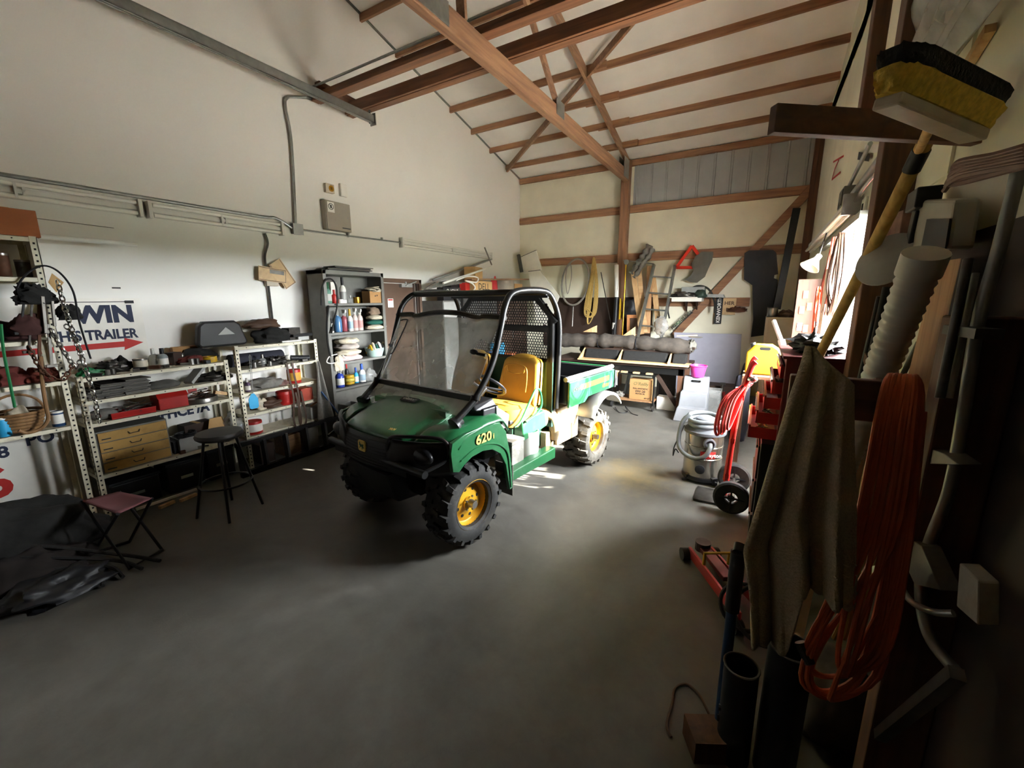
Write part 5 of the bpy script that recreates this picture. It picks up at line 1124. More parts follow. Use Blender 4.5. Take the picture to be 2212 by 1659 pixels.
# ------------------------------------------------------------------ back wall: bench and what lies on it
def onB(u, v, y=8.74): return at(u, v, 'y', y)
def flat(pts, y, th, name, mat, label, cat, group=None, bevel=0):
    P = [onB(u, v, y) for u, v in pts]; return solo(name, MB().prism(P, (0, th, 0)), mat, label, cat, group, bevel=bevel)
BZ = .775
t = thing('work_bench', 'long dark workbench against the back wall under the wrapped bundle', 'workbench', (-1.95,7.3,0))
build(MB().bx(-3.15,-.88,6.82,7.62,BZ-.05,BZ), 'worktop', brownd, t, bevel=.005)
build(MB().bx(-3.1,-.93,6.86,6.9,BZ-.16,BZ-.05), 'apron', blackm, t)
for x in (-3.05,-.98):
    for y in (6.9,7.55): build(MB().bx(x-.04,x+.04,y-.04,y+.04,0,BZ-.05), 'leg', darkwood[2], t, bevel=.003)
build(MB().bar((-1.02,6.92,.12),(-1.42,6.92,.70),.06,.03,up=(0,1,0)), 'brace', brownd, t)
t = thing('tray_rack', 'pale plywood rack with triangular dividers lying on the bench front', 'rack', (-1.8,6.95,BZ))
build(MB().bx(-2.66,-.86,6.74,7.06,BZ+.001,BZ+.022), 'base_board', ply, t, bevel=.002)
build(MB().bx(-2.66,-.90,7.06,7.08,BZ+.001,BZ+.20), 'back_board', brownd, t)
for x in (-2.655,-1.98,-1.18): build(MB().prism([(x,6.76,BZ+.022),(x,7.06,BZ+.022),(x,7.06,BZ+.18)], (.02,0,0)), 'divider', palewood, t)
for k, (x0, x1) in enumerate(((-2.6,-2.02),(-1.93,-1.22),(-1.13,-.92))):
    solo('shade_fill', MB().prism([(x0,6.90,BZ+.024),(x0,7.05,BZ+.024),(x0,7.05,BZ+.17),(x0,6.99,BZ+.17)], (x1-x0,0,0)), darkcloth, ['dark wedge for shade in the left bay of the pale plywood rack','dark wedge for shade in the middle bay of the pale plywood rack','dark wedge for shade in the short right bay of the pale plywood rack'][k], 'cloth', bevel=.02)  # dark wedges put in for the shade inside the rack bays
# wrapped bundle
t = thing('wrapped_bundle', 'long grey brown wrapped bundle lying along the back bench', 'bundle', (-1.95,7.02,.97))
B = MB(); n = 36; prof = []
for i in range(n+1):
    s_ = i/n; x = -3.10+2.22*s_; r = .125+.012*math.sin(s_*23)+.01*math.sin(s_*57)
    for c_ in (.32,.615): r -= .045*math.exp(-((s_-c_)/.018)**2)
    prof.append((x, r))
for i, (x, r) in enumerate(prof):
    for k in range(18):
        g = 2*PI*k/18; rr_ = r*(1+.10*noise.noise(V((x*5,math.cos(g)*1.3,math.sin(g)*1.3))))
        B.v.append(V((x, 7.06+rr_*math.cos(g), 1.075+rr_*.92*math.sin(g)+.02*math.sin(x*2.2))))
for i in range(n):
    for k in range(18): B.f.append((i*18+k, i*18+(k+1) % 18, (i+1)*18+(k+1) % 18, (i+1)*18+k))
B.f.append(tuple(range(18))); B.f.append(tuple(n*18+k for k in range(18)))
build(B, 'wrapping', M('grey_brown_felt','463f38',.95,var=.35,scale=14,bump=.2,dirt='37322c',damt=.3), t, smooth=60)
for c_ in (.32,.615): x = -3.10+2.22*c_; build(MB().tube(arc((x,7.06,1.075),.098,0,2*PI,20,'yz')[:-1],.012,6,closed=True), 'strap', blackp, t, smooth=1)
build(MB().sph((-.87,7.06,1.08),.10,14,9,(.7,1,.9),.6,5,4), 'torn_end', greyrub, t, smooth=50)
solo('grey_brim', MB().sph((-.83,7.04,1.215),.10,14,6,(1.1,.8,.12)), grey, 'flat grey hat brim on the right end of the wrapped bundle', 'hat', smooth=60)
solo('pale_stick', MB().bar((-1.1,7.0,1.225),(-.80,7.0,1.245),.02,.015), palewood, 'pale thin stick on top of the wrapped bundle', 'stick')
for k, pts in enumerate((((1259,717),(1289,703),(1289,718)),((1345,725),(1372,706),(1372,726)))): flat(pts, 7.25, .02, 'wood_wedge', palewood, ['pale wood wedge behind the left part of the wrapped bundle','pale wood wedge behind the middle of the wrapped bundle'][k], 'wood')
solo('crumpled_bag', MB().sph(onB(1428,700,7.35)-V((0,0,.03)), .15, 18, 12, (.75,.6,1.05), .35, 3, 3), clearmat('brown_clear_bag',(.55,.45,.35),.3,.2), 'crumpled clear brown bag standing before the ladder foot', 'plastic bag', smooth=50)
lump((-2.55,7.35,BZ+.001), (.30,.20,.20), darkcloth, 'dark cloth heap at the back left of the bench', 'cloth', 131, 'cloth_heap', amt=.4)
# cart below
t = thing('caster_cart', 'black two tier cart on casters under the back bench', 'cart', (-1.68,6.95,0))
build(MB().bx(-2.05,-1.36,6.78,7.15,.14,.165), 'lower_shelf', wood('worn_board','7d5a3c','a07a54',0), t); build(MB().bx(-2.05,-1.34,6.78,7.15,.58,.60), 'upper_shelf', blackm, t)
for x in (-2.04,-1.36):
    for y in (6.79,7.13): build(MB().bx(x-.012,x+.012,y-.012,y+.012,.10,.60), 'post', blackm, t)
    for y in (6.80,7.12): w_ = build(MB().cyl((x-.012,y-.0,.045),(x+.012,y,.045),.045,n=16).bar((x-.018,y,.05),(x-.018,y+.0,.12),.005,.03).bar((x+.018,y,.05),(x+.018,y,.12),.005,.03), 'caster', rubber, t, smooth=40)
for k, x in enumerate((-2.0,-1.86,-1.66,-1.45)): solo('wood_block', MB().bx(x-.05,x+.05,6.80,6.88,.601,.625), palewood, 'pale wood block on the upper tier of the black cart', 'wood', 'pale blocks on the black cart')
c = V((-1.575,6.93,.166)); t = carton(c, (.36,.22,.34), card, 'brown motor oil carton on the lower tier of the black cart', 0, tape=False)
for s_, dz, sz, m_ in (('O’Reilly',.72,.075,M('olive_ink','5c5f3a',.7)),('FULL SYNTHETIC',.52,.032,ink),('0W-20',.36,.055,ink),('MOTOR OIL',.27,.028,ink),('6/5 QT',.07,.03,ink)):
    text(s_, sz, m_, t, c+V((0 if s_ != '6/5 QT' else .11,-.112,.34*dz)), EY, .0006, .0005, 'CENTER', shear=.2 if sz > .07 else 0)
lump((-1.94,6.93,.166), (.08,.08,.06), greycloth, 'grey rag left of the motor oil carton', 'rag', 133, 'rag', amt=.5)
solo('black_board', MB().bx(-1.40,-1.10,7.22,7.25,0,.56), blackm, 'black board standing behind the black cart', 'board')
solo('white_box', MB().bx(-1.34,-1.05,6.98,7.16,0,.22), white, 'white box on the floor behind the caster cart wheel', 'box', bevel=.01)
solo('floor_cable', MB().tube(smoothpath([(-1.95,6.70,.02),(-1.80,6.45,.008),(-1.70,6.55,.008),(-1.78,6.70,.06),(-1.62,6.50,.008),(-1.5,6.42,.008)],6),.006,6), blackp, 'black cable trailing on the floor before the black cart', 'cable', smooth=1)
# step stool and pink bucket
pg_ = M('grey_white_plastic','8b8d91',.55,var=.08,dirt='8b8d90',damt=.2,dscale=8)
t = thing('step_stool', 'pale grey three step plastic stool beside the back bench', 'step stool', (-.74,6.7,0))
for k, (y0, y1, z) in enumerate(((6.42,6.64,.20),(6.60,6.82,.41),(6.78,6.98,.62))):
    m = MB().hexa([(-.94-.02*(2-k),y0,0),(-.55+.01*(2-k),y0,0),(-.55+.01*(2-k),y1+.02,0),(-.94-.02*(2-k),y1+.02,0),(-.92-.012*(2-k),y0+.05,z),(-.57+.006*(2-k),y0+.05,z),(-.57+.006*(2-k),y1,z),(-.92-.012*(2-k),y1,z)]) 
    o = build(m, 'step', pg_, t, bevel=.012)
    if k == 2: build(MB().bx(-.80,-.69,y0+.035,y0+.06,.545,.575).cyl((-.80,y0+.035,.56),(-.80,y0+.06,.56),.015,n=12).cyl((-.69,y0+.035,.56),(-.69,y0+.06,.56),.015,n=12), 'grip_hole', holem, o)
c = V((-.735,6.88,.622)); t = thing('pink_bucket', 'bright pink plastic bucket on top of the grey step stool', 'bucket', c)
build(MB().lathe([(.085,0),(.088,.004),(.118,.165),(.126,.168),(.126,.180),(.114,.180),(.083,.012),(0,.01)], c, (0,0,1), 28), 'body', pink, t, smooth=40)
build(MB().tube(arc(c+V((0,0,.17)),.128,PI*1.05,PI*1.95,12,'xy'),.004,5), 'bail', pink, t, smooth=1)
c = V((-.50,7.15,0)); carton(c, (.20,.22,.40), clearbag, 'clear plastic storage bin right of the step stool', 0, open_=True, cat='bin', name='storage_bin')
flat(((1456,718),(1602,722),(1592,905),(1462,900)), 8.45, .02, 'grey_board', M('blue_grey_panel','9a9aa6',.6,var=.05), 'large blue grey sheet leaning on the back wall', 'board')
t = thing('jack_stand', 'dark red jack stand on the floor before the blue grey sheet', 'jack stand', (-.42,7.6,0))
for k in range(4): g = PI/4+PI/2*k; build(MB().bar((-.42+.13*math.cos(g),7.6+.13*math.sin(g),0),(-.42+.03*math.cos(g),7.6+.03*math.sin(g),.28),.04,.02), 'leg', dred, t)
build(MB().cyl((-.42,7.6,.18),(-.42,7.6,.40),.025,n=12).bx(-.46,-.38,7.57,7.63,.40,.43), 'saddle', dsteel, t)
solo('dark_crate', MB().bx(-.72,-.15,7.75,8.1,0,.34), brownd, 'dark brown crate on the floor behind the jack stand', 'crate', bevel=.006)
lump((-.10,5.9,.001), (.10,.14,.62), M('navy_canvas','1c1c28',.85,var=.3), 'tall black bag with buckles standing left of the workbench', 'bag', 135, 'tall_bag', amt=.25, fr=2.4, n=28)
# things hung on the back wall
m = MB().tube([onB(1243+29*math.cos(g)+6*math.sin(g), 606-50*math.sin(g)+3, 8.72) for g in [2*PI*k/32 for k in range(32)]], .022, 8, closed=True)
m.tube(smoothpath([onB(u,v,8.72) for u,v in ((1228,575),(1233,573),(1234,600),(1226,635),(1222,600),(1226,574))],5), .009, 6)
solo('hose_loop', m, M('pale_hose','8a8378',.6,var=.2), 'pale hose loop hung on the middle girt left of the rope', 'hose', smooth=1)
P = []
for k in range(12):
    w_ = 4+1.1*k-(k % 3)*3; b_ = 700-(k % 4)*9-(k % 2)*6
    P += [onB(1283+(k % 3)-1, 556, 8.70), onB(1283-w_*.55, 600, 8.70-.008*(k % 4)), onB(1276-w_, 665, 8.69), onB(1272-w_*.3, b_, 8.68-.006*(k % 3)), onB(1280+w_*.55, 675, 8.69), onB(1285+w_*.45, 610, 8.70)]
solo('rope_hank', MB().tube(smoothpath(P,5), .0085, 6), ropeyl, 'yellow rope hank hung on the middle girt', 'rope', smooth=1)
solo('thin_rod', MB().cyl(onB(1298,588,8.7), onB(1324,722,8.6), .009, n=8), dsteel, 'thin dark rod leaning right of the yellow rope hank', 'rod', smooth=40)
solo('short_pipe', MB().cyl(onB(1238,662,8.7), onB(1236,705,8.6), .016, n=8), steel, 'short grey pipe standing under the pale hose loop', 'pipe', smooth=40)
t = thing('capped_tube', 'tall tube white above and black below beside the middle post', 'tube', onB(1326,720,8.55))
build(MB().cyl(onB(1332,572,8.6), onB(1332,642,8.58), .042, n=16), 'upper_tube', white, t, smooth=40); build(MB().cyl(onB(1332,642,8.58), onB(1327,722,8.55), .046, n=16), 'lower_tube', blackp, t, smooth=40)
build(MB().cyl(onB(1328,697,8.56), onB(1327,711,8.56), .049, n=16), 'label_band', whitep, t, smooth=40)
solo('yellow_level', MB().bar(onB(1341,645,8.55), onB(1339,690,8.52), .05, .03), yellowp, 'yellow spirit level standing before the middle post', 'level')
solo('brass_pole', MB().cyl(onB(1352,572,8.5), onB(1344,728,8.45), .018, n=10), brass, 'slim brass coloured pole before the middle post', 'pole', smooth=40)
m = MB(); m.bar(onB(1346,562,8.55), onB(1412,570,8.6), .02, .02).cyl(onB(1353,566,8.52), onB(1353,566,8.44), .05, n=10)
solo('pole_bracket', m, grey, 'grey bracket bar across the middle post', 'bracket')
t = thing('grey_seat_cover', 'crumpled grey cover hung over the middle girt right of the post', 'cover', onB(1380,590,8.7))
build(MB().tube(smoothpath([onB(u,v,8.66) for u,v in ((1404,529),(1395,545),(1385,560),(1375,575),(1365,592))],5), [.06+.018*math.sin(k*1.7) for k in range(21)], 10), 'fold', greycloth, t, smooth=60)
build(MB().tube(smoothpath([onB(u,v,8.62) for u,v in ((1410,536),(1402,553),(1392,566),(1378,588),(1370,600))],5), [.045+.014*math.sin(k*1.3) for k in range(21)], 10), 'fold', greycloth, t, smooth=60)
for k, (a, b_, w_, m_) in enumerate((((1368,588),(1386,722),.10,palewood),((1380,580),(1394,718),.09,ply),((1404,574),(1398,720),.11,wood('board_z','a0744c','c39a6e',2)),((1411,600),(1424,716),.10,palewood))):
    solo('leaning_plank', MB().bar(onB(*a,8.62+.03*k), onB(*b_,8.45+.03*k), w_, .02, up=(0,1,0)), m_, ['leftmost pale plank leaning behind the ladder','second pale plank leaning behind the ladder','dark backed plank directly behind the ladder rail','pale plank seen between the ladder rungs'][k], 'plank', 'planks behind the ladder')
solo('framed_wood', MB().prism([onB(u,v,8.5) for u,v in ((1354,680),(1382,680),(1382,724),(1354,724))], (0,.02,0)).mark(1).prism([onB(u,v,8.49) for u,v in ((1361,687),(1378,687),(1378,722),(1361,722))], (0,.01,0)), [wood('orange_frame','a8683a','c98a55',2),brownleather], 'orange brown framed panel standing behind the bench', 'panel')
lump(onB(1362,675,8.55)-V((0,0,.12)), (.14,.05,.24), blackp, 'black plastic sheet behind the orange brown framed panel', 'plastic sheet', 137, 'plastic_sheet', amt=.5)
# ladder
t = thing('aluminium_ladder', 'grey aluminium ladder leaning on the back wall', 'ladder', (-1.85,8.0,0))
la, lb_, ra, rb_ = onB(1413,571,8.66), onB(1379,722,8.2), onB(1458,574,8.66), onB(1430,722,8.2)
def ext(a, b2): d = (b2-a); return a+d*((a.z)/(a.z-b2.z))
lb_, rb_ = ext(la, lb_), ext(ra, rb_)
for a, b2 in ((la,lb_),(ra,rb_)): build(MB().bar(a, b2, .035, .075), 'rail', galv, t, bevel=.003)
for v in (592,628,663,697): k = (la-onB(0,0,8.66)).length*0; tt = None
for f_ in (.17,.40,.63,.86,1.09):
    tt = f_*.55; 
    build(MB().cyl(la.lerp(lb_,tt), ra.lerp(rb_,tt), .016, n=10), 'rung', galv, t, smooth=40)
# warning triangle and flap
A, B_, C_ = onB(1495,531,8.70), onB(1461,578,8.70), onB(1529,578,8.70)
m = MB(); 
for a, b2 in ((A,B_),(B_,C_),(C_,A)): m.bar(a, b2, .055, .02, up=(0,1,0))
t = thing('warning_triangle', 'red warning triangle hung on the middle girt', 'triangle', (A+B_+C_)/3)
build(m, 'frame', M('red_reflector','c0301f',.3,var=.1), t)
flat([(1180+x*.27125, 480+y*.27125) for x, y in ((1240,235),(1330,235),(1322,300),(1290,370),(1262,435),(1200,482),(1150,478),(1100,458),(1150,425),(1172,385),(1152,332),(1190,270))], 8.66, .02, 'mud_flap', greyrub, 'curved grey rubber flap hung over the warning triangle', 'rubber flap')
# black mat and black pole
flat(((1608,547),(1618,541),(1670,540),(1677,546),(1681,592),(1673,594),(1672,601),(1680,604),(1680,655),(1660,700),(1652,724),(1622,728),(1627,690),(1625,616),(1607,604)), 8.70, .015, 'floor_mat', M('black_floor_mat','171719',.7,var=.3,dirt='3c3c42',damt=.05,dscale=2), 'black floor mat hung on the right of the back wall', 'mat')
solo('black_post', MB().bar(onB(1721,450,8.64), onB(1678,668,8.60), .11, .06, up=(0,1,0)), blackm, 'long black pole leaning right of the hung floor mat', 'pole', bevel=.004)
# little wall shelf with clutter
a, b_ = onB(1451,648,8.45), onB(1516,652,8.45)
t = thing('wall_shelf', 'small white wall shelf heaped with parts right of the ladder', 'shelf', ((a.x+b_.x)/2,8.6,a.z))
build(MB().bx(a.x,b_.x,8.42,8.79,a.z-.03,a.z+.035), 'board', white, t, bevel=.004)
for x in (a.x+.22,b_.x-.12): build(MB().prism([(x,8.79,a.z-.03),(x,8.79,a.z-.22),(x,8.55,a.z-.03)], (.02,0,0)), 'bracket', brownd, t)
sz = a.z+.037
carton(V((-1.12,8.64,sz)), (.40,.22,.20), M('pale_grey_plastic','8f918e',.5), 'pale grey case on the small wall shelf', 0, tape=False, cat='case')
lump((-1.25,8.52,sz), (.22,.10,.07), dsteel, 'dark parts heap before the pale grey case', 'metal parts', 141, 'metal_parts', amt=.6, fr=4)
lump((-.98,8.52,sz), (.10,.08,.09), M('dark_green_plastic2','2b3a30',.5), 'dark green bag on the right of the small wall shelf', 'bag', 142, 'bag', amt=.4)
solo('sheet_stack', MB().bx(-1.5,-1.02,8.40,8.58,sz,sz+.014), whitep, 'thin sheets hanging over the front of the small wall shelf', 'sheet')
solo('black_hose', MB().tube(smoothpath([onB(u,v,8.55) for u,v in ((1480,632),(1505,618),(1530,624),(1543,650),(1544,676))],6), .018, 8), rubber, 'black hose curving off the right of the small wall shelf', 'hose', smooth=1)
solo('black_hose', MB().tube(smoothpath([onB(u,v,8.6) for u,v in ((1447,652),(1443,670),(1446,688))],6), .014, 8), rubber, 'short black hose hanging at the left of the small wall shelf', 'hose', smooth=1)
flat(((1517,642),(1565,643),(1562,636),(1520,635)), 8.5, .25, 'glass_sheet', galv, 'grey metal sheet lying right of the small wall shelf', 'sheet')
c = onB(1575,662,8.78); t = thing('licence_plate', 'old yellowed licence plate hung upright under the wall shelf end', 'licence plate', c)
build(MB().bx(c.x-.11,c.x+.11,8.765,8.77,c.z-.15,c.z+.15), 'plate', pm, t); text('HER', .09, brownleather, t, (c.x,8.764,c.z+.03), EY, .0008, .002, 'CENTER'); text('RS', .09, brownleather, t, (c.x,8.764,c.z-.09), EY, .0008, .002, 'CENTER')
c = onB(1556,668,8.75); t = thing('truck_emblem', 'upright black strip with white truck maker letters', 'emblem', c)
build(MB().bx(c.x-.085,c.x+.035,8.745,8.76,c.z-.27,c.z+.27), 'strip', ink, t); text('KENWORTH', .085, white, t, (c.x+.005,8.74,c.z-.25), (PI/2,-PI/2,0), .006, .002)
a, b_ = onB(1453,712,8.70), onB(1497,672,8.70); ang = math.atan2(b_.z-a.z, b_.x-a.x)
t = thing('truck_emblem', 'chrome truck maker letters slanting along the diagonal brace', 'emblem', a)
text('FREIGHTLINER', .075, chrome, t, a, (PI/2,-ang,0), .008, .002); build(MB().bar(a-V((0,-.012,.02)), b_-V((0,-.012,.02)), .012, .02, up=(0,1,0)), 'strip', ink, t)
lump(onB(1592,668,8.72)-V((0,0,.05)), (.14,.04,.06), rust, 'rusty hook bar right of the yellowed licence plate', 'hook', 143, 'rusty_hook', amt=.7, fr=4)
# tall beige cabinet in the right back corner
t = thing('beige_cabinet', 'beige steel cabinet in the right back corner', 'cabinet', (.31,7.98,0)); build(MB().bx(.09,.49,7.8,8.3,0,1.51), 'body', beige, t, bevel=.004); build(MB().bx(.125,.475,7.785,7.8,.05,1.48), 'door', beige, t, bevel=.004)
tin(V((.17,7.95,1.512)), .075, .15, steel, 'round steel motor can on the beige cabinet', lid=dsteel)
lump((.36,7.95,1.512), (.10,.10,.07), brownleather, 'brown parts heap on the beige cabinet', 'metal parts', 145, 'metal_parts', amt=.6)
# ------------------------------------------------------------------ right wall and near right foreground
def X(u, v, x=.5): return at(u, v, 'x', x)
def Yp(u, v, y=1.5): return at(u, v, 'y', y)
# workbench under the window, jerry can, lamp bar
t = thing('window_bench', 'cluttered workbench below the sunlit window on the right wall', 'workbench', (.27,4.9,0))
build(MB().bx(.24,.60,4.25,6.1,.955,.99), 'worktop', wood('bench_top','6a4a33','8c6547',1), t, bevel=.004)
for y in (4.32,6.03):
    for x in (.28,.54): build(MB().bx(x-.03,x+.03,y-.03,y+.03,0,.955), 'leg', darkwood[2], t)
t = thing('fuel_can_stand', 'plain wooden stand under the yellow fuel can', 'stand', (.08,5.2,0)); build(MB().bx(-.10,.235,5.05,5.42,.955,.99), 'top', wood('bench_top','6a4a33','8c6547',1), t, bevel=.004)
for x in (-.08,.21):
    for y in (5.08,5.39): build(MB().bx(x-.02,x+.02,y-.02,y+.02,0,.955), 'leg', darkwood[2], t)
c = V((.08,5.15,.992)); t = thing('jerry_can', 'yellow plastic fuel can on the workbench below the window', 'fuel can', c)
ol = [(-.155,0),(.155,0),(.165,.02),(.165,.22),(.13,.285),(.07,.325),(-.09,.325),(-.13,.27),(-.165,.24),(-.165,.02)]
hl = [(-.035,.268),(.045,.268),(.055,.278),(.055,.292),(.045,.30),(-.035,.30),(-.045,.292),(-.045,.278)]
m = MB()
for dy in (0,.17): 
    for x, z in ol: m.v.append(V((c.x+x,c.y+dy,c.z+z)))
m.f += [tuple(range(10)), tuple(range(10,20))[::-1]]+[(i,(i+1) % 10,10+(i+1) % 10,10+i) for i in range(10)]
build(m, 'body', yellowp, t, bevel=.018, smooth=40)
build(MB().prism([(c.x+x,c.y-.002,c.z+z) for x, z in hl], (0,.004,0)), 'handle_opening', holem, t)
build(MB().cyl((c.x-.10,c.y+.085,c.z+.29),(c.x-.115,c.y+.085,c.z+.335),.025,n=12), 'cap', blackp, t)
solo('lamp_bar', MB().bar((.115,4.62,1.60),(.285,4.40,1.20),.03,.03).bar((.19,4.52,1.43),(.32,4.36,1.0),.05,.04), lampwhite, 'slanting white lamp arm shining in the sun above the bench', 'lamp arm', bevel=.006)
lump((.36,4.6,.992), (.10,.20,.12), blackm, 'black power tools heaped on the bench beside the fuel can', 'power tool', 151, 'power_tools', amt=.6, fr=3)
lump((.42,4.9,.992), (.12,.16,.10), dsteel, 'dark vice and parts heap at the wall side of the bench', 'vice', 152, 'vice_parts', amt=.7, fr=3.5)
carton(V((.30,5.5,.992)), (.10,.12,.10), M('dark_navy_foam','24242e'), 'small black box on the bench past the yellow fuel can', 0, tape=False)
solo('pliers', MB().bar((.26,4.30,.998),(.36,4.38,.998),.02,.012).bar((.26,4.35,.998),(.36,4.32,.998),.02,.012), steel, 'pliers lying on the front corner of the window bench', 'tool')
# parts boards with orange tags on the wall past the window
t = thing('parts_board', 'brown upright board with orange tags beyond the window', 'parts board', (.47,6.1,.995))
build(MB().bx(.36,.60,6.10,6.13,.995,2.02), 'board', wood('parts_board','3a1c0b','552a10',2), t)
for k, (dx, z) in enumerate(((.40,1.62),(.47,1.66),(.40,1.42),(.46,1.40),(.39,1.20),(.47,1.18),(.42,1.80))): build(MB().bx(dx,dx+.05,6.085,6.10,z,z+.09), 'tag_packet', [orangem,M('amber_tag','d99a2a',.5),whitep][k % 3], t)
for k in range(4): tin(V((.35,6.22,.992+.0)), .03, .07, steel, '', ) if False else None
t = thing('clamp_lamp', 'white cone reflector lamp hung on the right wall near the corner', 'lamp', X(1750,580,.42)); c = X(1748,578,.42)
build(MB().lathe([(.10,0),(.03,.11),(.028,.16),(.02,.165)], c, V((.5,.3,.8)), 20, cap=False), 'reflector', white, t, smooth=40, solid=.004); build(MB().cyl(c+V((.08,.05,.13)), (.55,c.y+.1,2.55), .006, n=6), 'cord', blackp, t)
# strip light, conduits, box, plates on the right wall
t = thing('strip_light', 'strip light on the right wall above the window', 'strip light', (.56,6.2,2.55)); a, b_ = 4.45, 7.9
build(MB().bx(.53,.615,a,b_,2.50,2.60), 'housing', lampwhite, t, bevel=.006); build(MB().cyl((.51,a+.05,2.50),(.51,b_-.05,2.50),.017,n=10), 'lamp_tube', tubeglass, t, smooth=40); build(MB().cyl((.56,a+.05,2.48),(.56,b_-.05,2.48),.017,n=10), 'lamp_tube', tubeglass, t, smooth=40)
build(MB().bx(.49,.615,a-.02,a+.02,2.46,2.62), 'end_cap', galv, t)
solo('metal_reflector', MB().bar((.585,4.05,2.40),(.585,6.6,2.40),.06,.05), galv, 'long metal strip under the right wall strip light', 'rail')
t = thing('wall_box', 'small dark grey electrical box on the right wall above the window', 'electrical box', X(1825,432,.52)); c = X(1825,430,.56); build(MB().bx(.53,.62,c.y-.12,c.y+.12,c.z-.09,c.z+.09), 'body', grey, t, bevel=.006); build(MB().bx(.525,.53,c.y-.1,c.y+.1,c.z-.07,c.z+.07), 'cover', dsteel, t)
for k, (pts, r_) in enumerate(((((1838,425),(1880,370),(1925,308)),.022),(((1843,440),(1885,385),(1945,318)),.018),(((1828,415),(1855,360),(1880,310)),.016))):
    solo('wall_conduit', MB().tube(smoothpath([X(u,v,.57) for u,v in pts],4), r_, 10), [galv,chrome,galv][k], ['thick grey conduit running from the dark grey wall box','shiny conduit below the thick grey conduit','thin upper conduit from the dark grey wall box'][k], 'conduit', smooth=1)
t = thing('outlet_plate', 'white outlet plate on the right wall behind the broom handle', 'outlet', X(1862,455,.6)); c = X(1862,455,.6); build(MB().bx(.60,.618,c.y-.07,c.y+.07,c.z-.09,c.z+.09), 'plate', white, t, bevel=.004); build(MB().bx(.596,.60,c.y-.02,c.y+.02,c.z-.05,c.z+.05), 'socket', holem, t)
solo('wall_note', MB().hexa([X(u,v,x) for x in (.600,.602) for u,v in ((1868,312),(1902,312),(1894,330),(1866,330))]), whitep, 'white paper note on the right wall under the plank', 'paper')
solo('dark_plate', MB().hexa([X(u,v,x) for x in (.600,.602) for u,v in ((1855,328),(1880,332),(1877,349),(1852,345))]), ink, 'small black plate under the white paper note', 'plate')
m = MB()
for (a, b_) in (((1800,350),(1822,337)),((1812,345),(1803,365)),((1803,365),(1797,388)),((1797,388),(1815,372))): m.bar(X(*a,.612), X(*b_,.612), .02, .004, up=(1,0,0))
struct('trim_6', m, redink, 'red paint strokes on the right wall insulation', 'paint mark')
# hanging cord bundles before the window
def hank(c, w_, h_, n, r_, mat, label, name, cat, seed, lean=0, dx=.03):
    rd = random.Random(seed); P = []
    for k in range(n):
        a = w_*(.55+.5*rd.random()); b2 = h_*(.85+.2*rd.random()); o_ = rd.uniform(-1,1)
        P += [V((c[0]+dx*o_, c[1]+.012*o_, c[2])), V((c[0]+dx*o_*1.3-lean*.3, c[1]-a*.7, c[2]-b2*.35)), V((c[0]+dx*o_-lean*.7, c[1]-a, c[2]-b2*.75)), V((c[0]+dx*o_-lean, c[1], c[2]-b2)), V((c[0]-dx*o_-lean*.7, c[1]+a, c[2]-b2*.75)), V((c[0]-dx*o_*1.3-lean*.3, c[1]+a*.7, c[2]-b2*.35))]
    return solo(name, MB().tube(smoothpath(P,5), r_, 6), mat, label, cat, smooth=1)
hank((.50,4.55,2.30), .22, .72, 9, .009, M('brown_red_cord','7a3826',.55), 'dark red extension cord hank hanging before the window', 'cord_hank', 'cord', 5)
hank((.47,4.10,2.28), .20, .60, 8, .009, brownleather, 'brown extension cord hank hanging nearer the broom', 'cord_hank', 'cord', 6)
hank((.46,4.80,1.90), .18, .62, 4, .006, orange, 'thin orange cord hanging lower before the window', 'cord_hank', 'cord', 7)
solo('black_rod', MB().cyl((.50,5.05,1.95),(.40,4.30,1.15),.014,n=8), brownd, 'thin dark stick leaning before the window', 'stick', smooth=40)
solo('paper_bundle', MB().bx(.46,.60,4.40,4.62,1.20,2.05), whitep, 'tall white paper roll standing in the window light', 'paper', bevel=.01)
carton(V((.48,3.92,1.06)), (.16,.26,.50), M('red_printed_box','8d2a24',.5), 'dark red box standing behind the broom handle', 0, tape=False, cat='box') if False else None
# red tool chest
t = thing('tool_chest', 'tall red tool chest with opened drawers behind the hanging towel', 'tool chest', (.35,3.4,0))
build(MB().bx(.09,.58,3.08,3.80,.06,.86), 'cabinet', blackm, t, bevel=.006); build(MB().bx(.17,.58,3.08,3.78,.86,1.43), 'top_chest', dred, t, bevel=.006)
for k in range(5):
    z = .885+.104*k; pr = .17-.035*(4-k)-.01
    d_ = build(MB().bx(pr-.012,pr,3.11,3.75,z,z+.088).bx(pr,.20,3.11,3.115,z,z+.075).bx(pr,.20,3.745,3.75,z,z+.075).bx(pr,.20,3.11,3.75,z,z+.006), 'drawer', redm, t, bevel=.001)
    build(MB().bx(pr-.020,pr-.012,3.14,3.72,z+.07,z+.086), 'drawer_pull', chrome, d_)
for k in range(3): z = .10+.25*k; build(MB().bx(.078,.09,3.11,3.77,z,z+.23).bx(.066,.078,3.2,3.68,z+.19,z+.21), 'lower_drawer', dsteel, t, bevel=.002)
build(MB().bx(.15,.60,3.06,3.80,1.43,1.45), 'lid', dred, t, bevel=.004)
for x in (.14,.52):
    for y in (3.14,3.74): build(MB().cyl((x-.02,y,.03),(x+.02,y,.03),.03,n=14), 'caster', rubber, t)
lump((.34,3.40,1.452), (.14,.22,.07), blackm, 'black tool heap on the lid of the red tool chest', 'metal parts', 161, 'metal_parts', amt=.7, fr=4)
solo('towel_rag', MB().sph((.06,3.45,1.0), .09,12,8,(.5,1.6,.25),.3,3), whitep, 'white rag lying over the open chest drawers', 'rag', smooth=60) if False else None
rw = random.Random(9)
